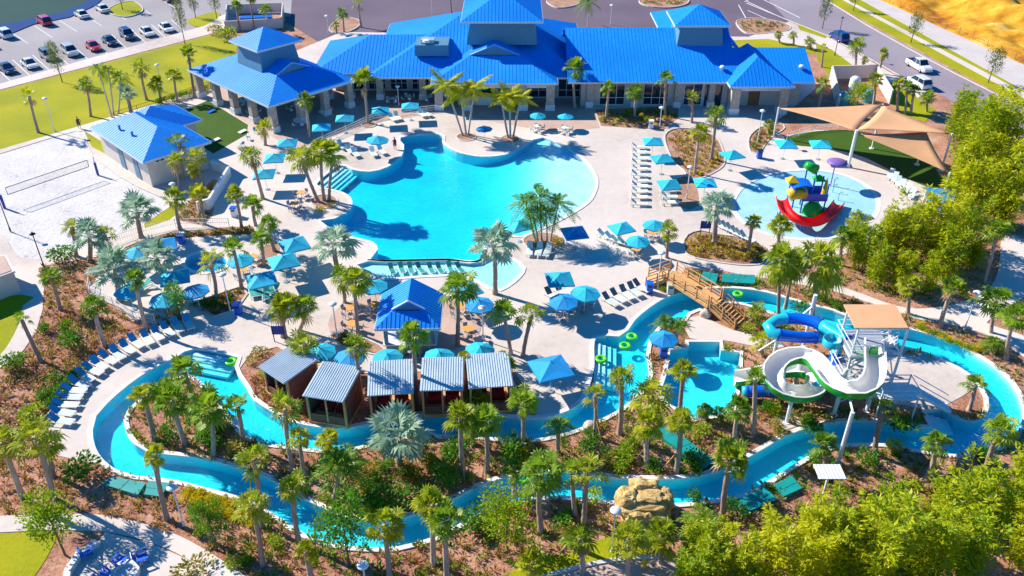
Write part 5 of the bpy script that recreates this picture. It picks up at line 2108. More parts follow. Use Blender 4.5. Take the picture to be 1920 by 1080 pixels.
# rock waterfall
from mathutils import noise
rk = thing('rock_waterfall', 'tan artificial rock outcrop with basin on top beside the lower river', 'rock feature', G(1208, 968))
for k, (x, y, z, sx, sy, sz) in enumerate(((0, .1, .8, 2.1, 1.5, 1.3), (-1.3, .3, 1.2, .9, 1.0, 1.3), (1.2, .5, 1.0, 1.0, 1.1, 1.2), (0, 1.2, 1.6, 1.3, .7, .9), (-.6, -.9, .7, 1.1, .7, 1.1), (.9, -.8, .6, 1.0, .7, 1.0), (.2, .2, 1.85, 1.1, .8, .35))):
    bm = bmesh.new()
    bmesh.ops.create_icosphere(bm, subdivisions=4, radius=1)
    for v in bm.verts:
        c = v.co.copy()
        c = Vector([math.copysign(abs(t) ** .55, t) for t in c])
        d = noise.noise(c * 1.3 + Vector((k * 7, 0, 0))) * .28 + noise.noise(c * 3.5 + Vector((0, k * 5, 0))) * .12
        v.co = c * (1 + d)
        v.co.x *= sx * .8
        v.co.y *= sy * .8
        v.co.z = v.co.z * sz * .75 + z
        v.co.x += x
        v.co.y += y
    me = bpy.data.meshes.new('boulder')
    bm.to_mesh(me)
    bm.free()
    me.materials.append(MATS['rock'])
    link('boulder', me, rk)
w = MB()
w.box(-.35, .25, -1.85, -1.5, .3, .85)
w.build('spout', 'tube_cyan', rk)
for x, y, lab in ((1322, 592, 'pale boulder beside the bridge stairs'), (1105, 805, 'dark boulder on the island bank')):
    bm = bmesh.new()
    bmesh.ops.create_icosphere(bm, subdivisions=3, radius=.55)
    for v in bm.verts:
        v.co *= 1 + .25 * noise.noise(v.co * 2 + Vector((x, 0, 0)))
    me = bpy.data.meshes.new('boulder')
    bm.to_mesh(me)
    bm.free()
    me.materials.append(MATS['stone'])
    o = tag(link('boulder', me), lab, 'boulder')
    o.location = G(x, y) + Vector((0, 0, .25))

# lower patio furniture: a yellow hydrant
o = thing('hydrant', 'small yellow hydrant on the patio at the bottom edge', 'hydrant', G(1208, 1062), 0, None, 1.1)
w = MB()
w.lathe([(.16, 0), (.16, .05), (.11, .06), (.11, .5), (.14, .52), (.12, .62), (.05, .7), (.001, .72)], 12)
w.build('body', 'plastic_yellow', o, True)
for sx in (-1, 1):
    w = MB()
    w.tube([(0, 0, .38), (sx * .2, 0, .38)], .06, 8)
    w.build('outlet', 'plastic_yellow', o)

# ------------------------------------------------------------------ vehicles
PAINT = {'white': (.72, .72, .72), 'red': (.55, .01, .05), 'navy': (.01, .03, .10), 'blue': (.01, .03, .22), 'silver': (.45, .47, .50), 'grey': (.14, .16, .17)}
for k, c in PAINT.items():
    mat('paint_' + k, c, .3, .03, 1.0, spec=.6, coat=.5)


def loft(secs):
    """closed body from cross sections (x, half width, z low, z shoulder, z top, half width top)"""
    w = MB()
    n = 8
    for x, hw, zl, zs, zt, ht in secs:
        w.v += [(x, -hw * .92, zl), (x, -hw, zl + .18), (x, -hw, zs), (x, -ht, zt), (x, ht, zt), (x, hw, zs), (x, hw, zl + .18), (x, hw * .92, zl)]
    for k in range(len(secs) - 1):
        for j in range(n):
            a, b = k * n + j, k * n + (j + 1) % n
            w.f.append((a, a + n, b + n, b))
            w.m.append(0)
    w.f.append(tuple(range(n)))
    w.m.append(0)
    w.f.append(tuple(range((len(secs) - 1) * n, len(secs) * n))[::-1])
    w.m.append(0)
    return w


def car_proto(kind):
    L = {'sedan': 4.6, 'suv': 4.7, 'pickup': 5.7}[kind]
    a = L / 2
    zr = {'sedan': 1.42, 'suv': 1.72, 'pickup': 1.85}[kind]
    zs = {'sedan': .82, 'suv': 1.0, 'pickup': 1.05}[kind]
    zh = zs + .08
    body = loft([(-a, .72, .42, zs - .22, zs - .15, .6), (-a + .12, .86, .3, zs - .05, zs + .02, .78), (-a * .5, .9, .24, zs, zh, .82), (0, .91, .24, zs, zh, .82), (a * .45, .9, .24, zs, zh, .82), (a - .35, .86, .28, zs - .12, zs - .02, .74), (a, .7, .4, zs - .3, zs - .22, .55)])
    if kind == 'sedan':
        g = [(-a + .75, .70, zh), (-a + 1.35, .58, zr), (.35, .58, zr), (1.25, .72, zh)]
    elif kind == 'suv':
        g = [(-a + .12, .76, zh), (-a + .45, .66, zr), (.5, .66, zr), (1.25, .76, zh)]
    else:
        g = [(-.75, .78, zh), (-.6, .68, zr), (.75, .68, zr), (1.45, .78, zh)]
    cab = MB()
    for x, hw, z in g:
        cab.v += [(x, -hw, z), (x, hw, z)]
    cab.v += [(g[0][0], -.82, zh - .02), (g[0][0], .82, zh - .02), (g[3][0], -.82, zh - .02), (g[3][0], .82, zh - .02)]
    cab.f = [(0, 2, 3, 1), (4, 6, 7, 5), (0, 6, 4, 2), (1, 3, 5, 7)]
    cab.v = [(x, y * (1.12 if abs(z - zh) < .03 else 1), z) for x, y, z in cab.v]
    cab.m = [0] * 4
    roof = MB()
    x0, x1 = g[1][0] - .05, g[2][0] + .05
    hw = g[1][1] + .03
    roof.raw([(x0, -hw, zr - .02), (x1, -hw, zr - .02), (x1, hw, zr - .02), (x0, hw, zr - .02), (x0 + .1, -hw + .08, zr + .05), (x1 - .1, -hw + .08, zr + .05), (x1 - .1, hw - .08, zr + .05), (x0 + .1, hw - .08, zr + .05)],
             [(0, 1, 5, 4), (1, 2, 6, 5), (2, 3, 7, 6), (3, 0, 4, 7), (4, 5, 6, 7)])
    pil = MB()
    for sy in (-1, 1):
        for i, j in ((0, 1), (3, 2)):
            pil.bar((g[i][0], sy * g[i][1] * 1.1, g[i][2]), (g[j][0], sy * g[j][1], g[j][2]), .07)
        xm = (g[1][0] + g[2][0]) / 2
        pil.bar((xm, sy * g[0][1] * 1.11, zh), (xm, sy * g[1][1] * 1.02, zr), .08)
    ty = MB()
    ty.tube([(0, -.11, 0), (0, .11, 0)], .33, 14)
    ri = MB()
    ri.tube([(0, -.12, 0), (0, .12, 0)], .2, 10)
    hl = MB()
    hl.box(-.05, .06, -.17, .17, -.07, .07)
    mi = MB()
    mi.box(-.07, .07, -.09, .09, -.06, .06)
    d = dict(body=body, cab=cab, roof=roof, pil=pil, ty=ty, ri=ri, hl=hl, mi=mi, a=a, zs=zs, kind=kind, g=g)
    if kind == 'pickup':
        bed = MB()
        bed.box(-a + .18, -.85, -.72, .72, zh - .012, zh + .02)
        d['bed'] = bed.mesh('cargo_bed', 'black_metal')
        for k in ('bed',):
            pass
    for k in ('cab', 'ty', 'ri'):
        d[k] = d[k].mesh({'cab': 'windows', 'ty': 'tyre', 'ri': 'rim'}[k], {'cab': 'glass_dark', 'ty': 'rubber', 'ri': 'steel'}[k], k != 'cab')
    d['hl_f'] = d['hl'].mesh('headlight', 'white_paint')
    d['hl_r'] = d['hl'].mesh('tail_light', 'plastic_red')
    for k in ('body', 'roof', 'pil', 'mi'):
        mbk = d[k]
        d[k] = {c: mbk.mesh({'body': 'body', 'roof': 'roof', 'pil': 'pillars', 'mi': 'mirror'}[k], 'paint_' + c) for c in PAINT}
    return d


CARS = {k: car_proto(k) for k in ('sedan', 'suv', 'pickup')}


def car(px, py, d2, kind, col, group, desc, z=-.14):
    g = G(px, py)
    p = CARS[kind]
    v = G(px + d2[0], py + d2[1]) - g
    o = thing('parked_car' if kind != 'pickup' else 'pickup_truck', loc=(g.x, g.y, z), rz=math.atan2(v.y, v.x))
    b = link('body', p['body'][col], o)
    link('windows', p['cab'], o)
    link('roof', p['roof'][col], o)
    q = link('pillars', p['pil'][col], o)
    if 'bed' in p:
        link('cargo_bed', p['bed'], o)
    for x in (-p['a'] * .62, p['a'] * .62):
        for y in (-.82, .82):
            wh = link('wheel', p['ty'], o, Matrix.Translation((x, y, .33)))
            link('rim', p['ri'], wh)
    for y in (-.58, .58):
        link('headlight', p['hl_f'], o, Matrix.Translation((p['a'] - .12, y, p['zs'] - .2)))
        link('tail_light', p['hl_r'], o, Matrix.Translation((-p['a'] + .08, y, p['zs'] - .12)))
        link('mirror', p['mi'][col], o, Matrix.Translation((p['g'][3][0] - .25, y * 1.68, p['zs'] + .18)))
    queue(o, desc, 'car' if kind != 'pickup' else 'truck', group, px)


DN = (27, 20)
for x, y, k, c in ((15, 133, 'sedan', 'navy'), (57, 124, 'sedan', 'white'), (92, 109, 'suv', 'grey'), (133, 101, 'suv', 'silver'), (176, 91, 'sedan', 'red'), (207, 81, 'sedan', 'navy'), (240, 70, 'suv', 'navy'), (277, 64, 'sedan', 'white'), (313, 56, 'sedan', 'white')):
    car(x, y, DN, k, c, 'cars in the near row of the car park', {'navy': 'Dark blue', 'white': 'White', 'grey': 'Dark grey', 'silver': 'Silver', 'red': 'Red'}[c] + ' ' + {'sedan': 'sedan', 'suv': 'sport utility car'}[k])
for x, y, k, c in ((84, 44, 'suv', 'red'), (154, 31, 'sedan', 'white'), (193, 20, 'sedan', 'white'), (10, 68, 'suv', 'white'), (317, 1, 'sedan', 'navy'), (-20, 88, 'sedan', 'silver')):
    car(x, y, (-27, -16), k, c, 'cars in the far row of the car park', {'navy': 'Dark blue', 'white': 'White', 'red': 'Red', 'silver': 'Silver'}[c] + ' car')
car(1572, 74, (-34, -19), 'suv', 'blue', 'cars on the street beside the lamp post', 'Dark blue car')
car(1722, 128, (30, 17), 'pickup', 'white', 'trucks on the street', 'White pickup truck')
car(1722, 160, (-34, -20), 'suv', 'white', 'cars beside the kerb below the pickup truck', 'White car')


# ------------------------------------------------------------------ people
def person(px, py, lab, shirt, rz, arms=.15):
    o = thing('person', lab, 'person', G(px, py), rz)
    me = bpy.data.meshes.new('body')
    V = [(0, 0, .95), (0, 0, 1.15), (0, 0, 1.38), (0, 0, 1.48), (0, 0, 1.58), (0, .01, 1.72),
         (-.17, 0, 1.38), (-.24, .02, 1.12), (-.22, -.1, .88), (-.21, -.14, .78), (.17, 0, 1.38), (.24 + arms, .02, 1.15), (.2 + arms, -.15, .98), (.18 + arms, -.2, .9),
         (-.1, 0, .9), (-.12, -.02, .48), (-.12, .02, .08), (-.12, -.14, .03), (.1, 0, .9), (.13, -.05, .48), (.13, .02, .08), (.13, -.14, .03)]
    E_ = [(0, 1), (1, 2), (2, 3), (3, 4), (4, 5), (2, 6), (6, 7), (7, 8), (8, 9), (2, 10), (10, 11), (11, 12), (12, 13), (0, 14), (14, 15), (15, 16), (16, 17), (0, 18), (18, 19), (19, 20), (20, 21)]
    RD = [.15, .15, .15, .06, .09, .09, .07, .05, .04, .04, .07, .05, .04, .04, .09, .065, .045, .035, .09, .065, .045, .035]
    me.from_pydata(V, E_, [])
    me.materials.append(MATS['skin'])
    b = link('body', me, o)
    b.modifiers.new('skin', 'SKIN')
    for i, r in enumerate(RD):
        me.skin_vertices[0].data[i].radius = (r, r * .85)
    me.skin_vertices[0].data[0].use_root = True
    sb = b.modifiers.new('sub', 'SUBSURF')
    sb.levels = sb.render_levels = 2
    w = MB()
    w.lathe([(.17, 1.0), (.185, 1.2), (.2, 1.36), (.11, 1.46), (.07, 1.48)], 12)
    w.v = [(x * 1.08, y * .85, z) for x, y, z in w.v]
    w.build('shirt', shirt, o, True)
    w = MB()
    for sx in (-.1, .1):
        w.tube([(sx, 0, 1.0), (sx * 1.15, -.01, .75), (sx * 1.25, -.02, .5)], [.125, .11, .095], 10, 0, False)
    w.build('shorts', 'cloth_dark', o, True)
    w = MB()
    w.lathe([(.001, .12), (.07, .1), (.1, .03), (.095, -.03)], 10)
    w.v = [(x, y + .02, z + 1.69) for x, y, z in w.v]
    w.build('hair', 'bark', o, True)


person(741, 280, 'person in dark shorts standing at the curved pool edge', 'cloth_dark', R(200))
person(150, 241, 'person in dark clothes standing at the lawn edge beside the sand court', 'cloth_dark', R(20))
# ------------------------------------------------------------------ plants
def basis(d):
    d = d.normalized()
    s = d.cross(Vector((0, 0, 1)))
    s = Vector((1, 0, 0)) if s.length < 1e-3 else s.normalized()
    return d, s, s.cross(d)


def fan_leaf(mb, o, d, length, fan, rng, nseg=11, droop=0.25, mi=0):
    """a fan leaf: petiole, then blades spread in a disc with drooping tips"""
    d, s, u = basis(d)
    u = u + Vector((rng.uniform(-.25, .25), rng.uniform(-.25, .25), 0))
    e = o + d * length - Vector((0, 0, droop * length * 0.35))
    mb.face([o - s * 0.02, o + s * 0.02, e + s * 0.015, e - s * 0.015], mi)
    dd = (d - Vector((0, 0, droop * 0.5))).normalized()
    for k in range(nseg):
        a = R(-125 + 250 * k / (nseg - 1)) + rng.uniform(-.05, .05)
        b = (dd * math.cos(a) + s * math.sin(a)) + u * (0.16 * abs(math.sin(a)) - 0.05)
        ln = fan * (1.0 - 0.22 * abs(a) / 2.2) * rng.uniform(.88, 1.08)
        w = fan * 0.105
        q = s * math.cos(a) - dd * math.sin(a)
        m = e + b * ln * 0.55
        t = e + b * ln - Vector((0, 0, ln * (droop * 0.9 + rng.uniform(0, .2))))
        i = len(mb.v)
        mb.v += [tuple(e), tuple(m - q * w), tuple(t), tuple(m + q * w)]
        mb.f.append((i, i + 1, i + 2, i + 3))
        mb.m.append(mi)


def feather_leaf(mb, o, d, length, rng, arch=0.6, nl=13, wl=0.42, mi=0, vee=0.35):
    """a feather frond: arching rachis with leaflets on both sides"""
    d, s, u = basis(d)
    pts = []
    n = 7
    for k in range(n):
        t = k / (n - 1)
        pts.append(o + d * (length * t) - Vector((0, 0, arch * length * t * t)))
    for k in range(n - 1):
        mb.face([pts[k] - s * 0.02, pts[k] + s * 0.02, pts[k + 1] + s * 0.015, pts[k + 1] - s * 0.015], mi)
    for k in range(nl):
        t = 0.14 + 0.86 * k / (nl - 1)
        x = t * (n - 1)
        i0 = min(int(x), n - 2)
        p = pts[i0].lerp(pts[i0 + 1], x - i0)
        ax = (pts[i0 + 1] - pts[i0]).normalized()
        ln = wl * length * 0.55 * math.sin(math.pi * min(1, 0.2 + t * 0.78)) + 0.08
        for sg in (-1, 1):
            b = (s * sg + ax * 0.75 + Vector((0, 0, vee - 0.5 * rng.random()))).normalized()
            w = length * 0.028
            e = p + b * ln - Vector((0, 0, 0.22 * ln))
            mid = p + b * ln * 0.5
            mb.face([p - ax * w * .6, mid - ax * w, e, mid + ax * w], mi)


def crown_dirs(n, lo, hi, rng, bias=1.0):
    out = []
    for k in range(n):
        t = (k + 0.5) / n
        el = hi + (lo - hi) * t ** bias
        az = k * 2.39996 + rng.uniform(-.25, .25)
        el += rng.uniform(-6, 6)
        out.append(Vector((math.cos(az) * math.cos(R(el)), math.sin(az) * math.cos(R(el)), math.sin(R(el)))))
    return out


def sabal_crown(seed, n=24, r=1.0, dead=3, m='leaf_sabal', nseg=11, lo=-14):
    rng = random.Random(seed)
    mb = MB()
    gap = rng.uniform(0, 6.28)
    for d in crown_dirs(n, lo, 86, rng, 0.85):
        az = math.atan2(d.y, d.x)
        low = max(0, .7 - d.z)
        if low > .2 and abs((az - gap + math.pi) % 6.283 - math.pi) < .45:
            continue                                       # a side where old leaves were cut
        k = rng.uniform(.7, 1.25)
        fan_leaf(mb, d * 0.1, (d + Vector((0, 0, rng.uniform(-.2, .2)))).normalized(), r * rng.uniform(.38, .7) * k, r * rng.uniform(.42, .66), rng, nseg, rng.uniform(.0, .35) + .35 * low)
    for k in range(dead):
        a = rng.uniform(0, 6.28)
        d = Vector((math.cos(a), math.sin(a), rng.uniform(-1.8, -.6))).normalized()
        fan_leaf(mb, Vector((0, 0, -.15)), d, r * rng.uniform(.35, .6), r * .42, rng, 7, .5, 1)
    return mb.mesh('palm_crown', [m, 'leaf_dead'])


def silver_frond(seed, r=1.0):
    rng = random.Random(seed)
    mb = MB()
    fan_leaf(mb, Vector((0.05, 0, 0)), Vector((1, 0, 0.0)), r * .56, r * .52, rng, 15, rng.uniform(.1, .4))
    return mb.mesh('frond', 'leaf_silver')


def feather_crown(seed, n=20, r=1.0, m='leaf_feather', lo=-25, arch=(.45, .8)):
    rng = random.Random(seed)
    mb = MB()
    for d in crown_dirs(n, lo, 80, rng, 0.9):
        feather_leaf(mb, d * 0.08, d, r * rng.uniform(.9, 1.15), rng, rng.uniform(*arch))
    return mb.mesh('palm_crown', m)


def royal_frond(seed, r=1.0):
    rng = random.Random(seed)
    mb = MB()
    feather_leaf(mb, Vector((0.04, 0, 0)), Vector((1, 0, 0)), r, rng, 0.85, 30, .8, 0, -.1)
    return mb.mesh('frond', 'leaf_royal')


def trunk_mesh(name, r0, r1, rough=0.0, n=9, rings=14, m='trunk', bulge=0.0, boots=0.0):
    """unit-high trunk: rings uneven, old leaf bases proud near the top"""
    rng = random.Random(sum(ord(c) * (i + 3) for i, c in enumerate(name)))
    pts, rad = [], []
    for k in range(rings + 1):
        t = k / rings
        r = r0 + (r1 - r0) * min(1, t * 1.3)
        if t < 0.12:
            r *= 1 + (0.12 - t) * 2.2
        r *= 1 + bulge * math.sin(math.pi * t)
        r *= 1 + (rough if k % 2 else -rough)
        if boots and t > 0.62:
            r *= 1 + boots * (t - 0.62) / 0.38
        pts.append((0, 0, t))
        rad.append(r)
    mb = MB()
    n_ = n
    bx_, by_ = rng.uniform(-.13, .13), rng.uniform(-.13, .13)
    for k in range(rings + 1):
        sw_ = math.sin(math.pi * k / rings)
        for j in range(n_):
            a = 2 * math.pi * j / n_
            q = rad[k] * (1 + rng.uniform(-.05, .05))
            mb.v.append((q * math.cos(a) + bx_ * sw_, q * math.sin(a) + by_ * sw_, pts[k][2]))
    for k in range(rings):
        for j in range(n_):
            a, b = k * n_ + j, k * n_ + (j + 1) % n_
            mb.f.append((a, b, b + n_, a + n_))
            mb.m.append(0)
    mb.f.append(tuple(range(rings * n_, rings * n_ + n_)))
    mb.m.append(0)
    return mb.mesh('trunk', m, True)


SABAL = [sabal_crown(10 + k, (17, 26, 21, 30, 23, 19, 28, 15, 24, 32)[k], 1.0, (1, 5, 3, 2, 7, 4, 0, 3, 8, 2)[k], 'leaf_sabal' if k % 3 else 'leaf_sabal_dark', (11, 9, 13)[k % 3], (-14, -30, 0, -20, -8)[k % 5]) for k in range(10)]
SHAGGY = [sabal_crown(40 + k, 32, 1.0, 9, 'leaf_sabal', 11, -60) for k in range(2)]
DARKF = [feather_crown(60 + k, 20, 1.0) for k in range(4)]
CYCAD = [feather_crown(70 + k, 24, 1.0, 'leaf_feather', 5, (.5, .9)) for k in range(2)]
SILVER = [silver_frond(80 + k) for k in range(3)]
ROYAL = [royal_frond(90 + k) for k in range(3)]
TR_S = [trunk_mesh('ts%d' % k, .20, .165, .05, boots=.35 * (k % 2)) for k in range(6)]
TR_B = trunk_mesh('tb', .27, .24, .05)
TR_F = trunk_mesh('tf', .12, .085, .02, m='trunk_grey')
TR_R = trunk_mesh('tr', .13, .10, .0, m='trunk_grey', bulge=.25)
MB_ = MB()
MB_.bar((0, 0, 0), (0, 0, 1), .07)
PROP = MB_.mesh('support_prop', 'wood')

KIND = {'s': ('sabal_palm', 'fan palm'), 'h': ('sabal_palm', 'shaggy fan palm'), 'b': ('silver_palm', 'silvery fan palm'), 'f': ('feather_palm', 'feather palm'),
        'r': ('royal_palm', 'golden-green feather palm'), 'c': ('cycad_palm', 'low feather palm')}
pr = random.Random(3)
NP = 0


def palm(cx, cy, bx, by, kind, group, size=1.0, props=0):
    global NP
    NP += 1
    b = G(bx, by)
    b.z = -0.05
    t = GY(cx, cy, b.y)
    if kind in 's':
        t.z -= 0.4
    hgt = max(t.z - b.z, 0.5)
    nm, desc = KIND[kind]
    o = thing(nm, loc=b)
    v = Vector((t.x - b.x, 0, hgt))
    L = v.length
    q = v.to_track_quat('Z', 'Y').to_matrix().to_4x4()
    tm = {'s': TR_S[NP % 6], 'h': TR_S[1], 'b': TR_B, 'f': TR_F, 'r': TR_R, 'c': TR_S[0]}[kind]
    k = pr.uniform(.9, 1.12)
    link('trunk', tm, o, q @ Matrix.Rotation(pr.uniform(0, 6), 4, 'Z') @ Matrix.Diagonal((k, k, L, 1)))
    top = Vector((v.x, 0, hgt))
    rz = Matrix.Rotation(pr.uniform(0, 6.28), 4, 'Z')
    if kind in 'sh':
        r = 1.3 * size * pr.uniform(.85, 1.15)
        cm = SHAGGY[NP % 2] if kind == 'h' else SABAL[(NP * 7) % 10]
        link('crown', cm, o, Matrix.Translation(top) @ Matrix.Rotation(R(pr.uniform(-12, 12)), 4, 'X') @ Matrix.Rotation(R(pr.uniform(-12, 12)), 4, 'Y') @ rz @ Matrix.Diagonal((r, r * pr.uniform(.85, 1.1), r * pr.uniform(.8, 1.15), 1)))
    elif kind == 'f':
        r = 2.0 * size * pr.uniform(.9, 1.1)
        link('crown', DARKF[NP % 4], o, Matrix.Translation(top) @ rz @ Matrix.Scale(r, 4))
    elif kind == 'c':
        r = 1.5 * size
        link('crown', CYCAD[NP % 2], o, Matrix.Translation(top) @ rz @ Matrix.Scale(r, 4))
    else:
        n, r, lo, fr = (22, 2.6, -30, SILVER) if kind == 'b' else (15, 2.3, 8, ROYAL)
        r *= size
        rng = random.Random(NP)
        cr = bpy.data.objects.new('crown', None)
        C.objects.link(cr)
        cr.parent = o
        cr.location = top
        for i, d in enumerate(crown_dirs(n, lo, 82, rng)):
            e = d.to_track_quat('X', 'Z').to_matrix().to_4x4()
            k = r * rng.uniform(.62, 1.15)
            link('frond', fr[i % 3], cr, e @ Matrix.Scale(k, 4))
    for k in range(props):
        a = pr.uniform(0, 6.28) + k * 2.1
        p0 = Vector((1.15 * math.cos(a), 1.15 * math.sin(a), 0))
        p1 = Vector((0.16 * math.cos(a) + v.x * .3, 0.16 * math.sin(a), min(1.9, hgt * .45)))
        d = p1 - p0
        link('support_prop', PROP, o, Matrix.Translation(p0) @ d.to_track_quat('Z', 'Y').to_matrix().to_4x4() @ Matrix.Diagonal((1, 1, d.length, 1)))
    size_w = 'Tall' if hgt > 6.2 else ('Short' if hgt < 3.6 else 'Mid-height')
    lean = ' leaning' if abs(v.x) / hgt > 0.16 else ''
    queue(o, size_w + lean + ' ' + desc, 'palm tree', group, cx)
    return o


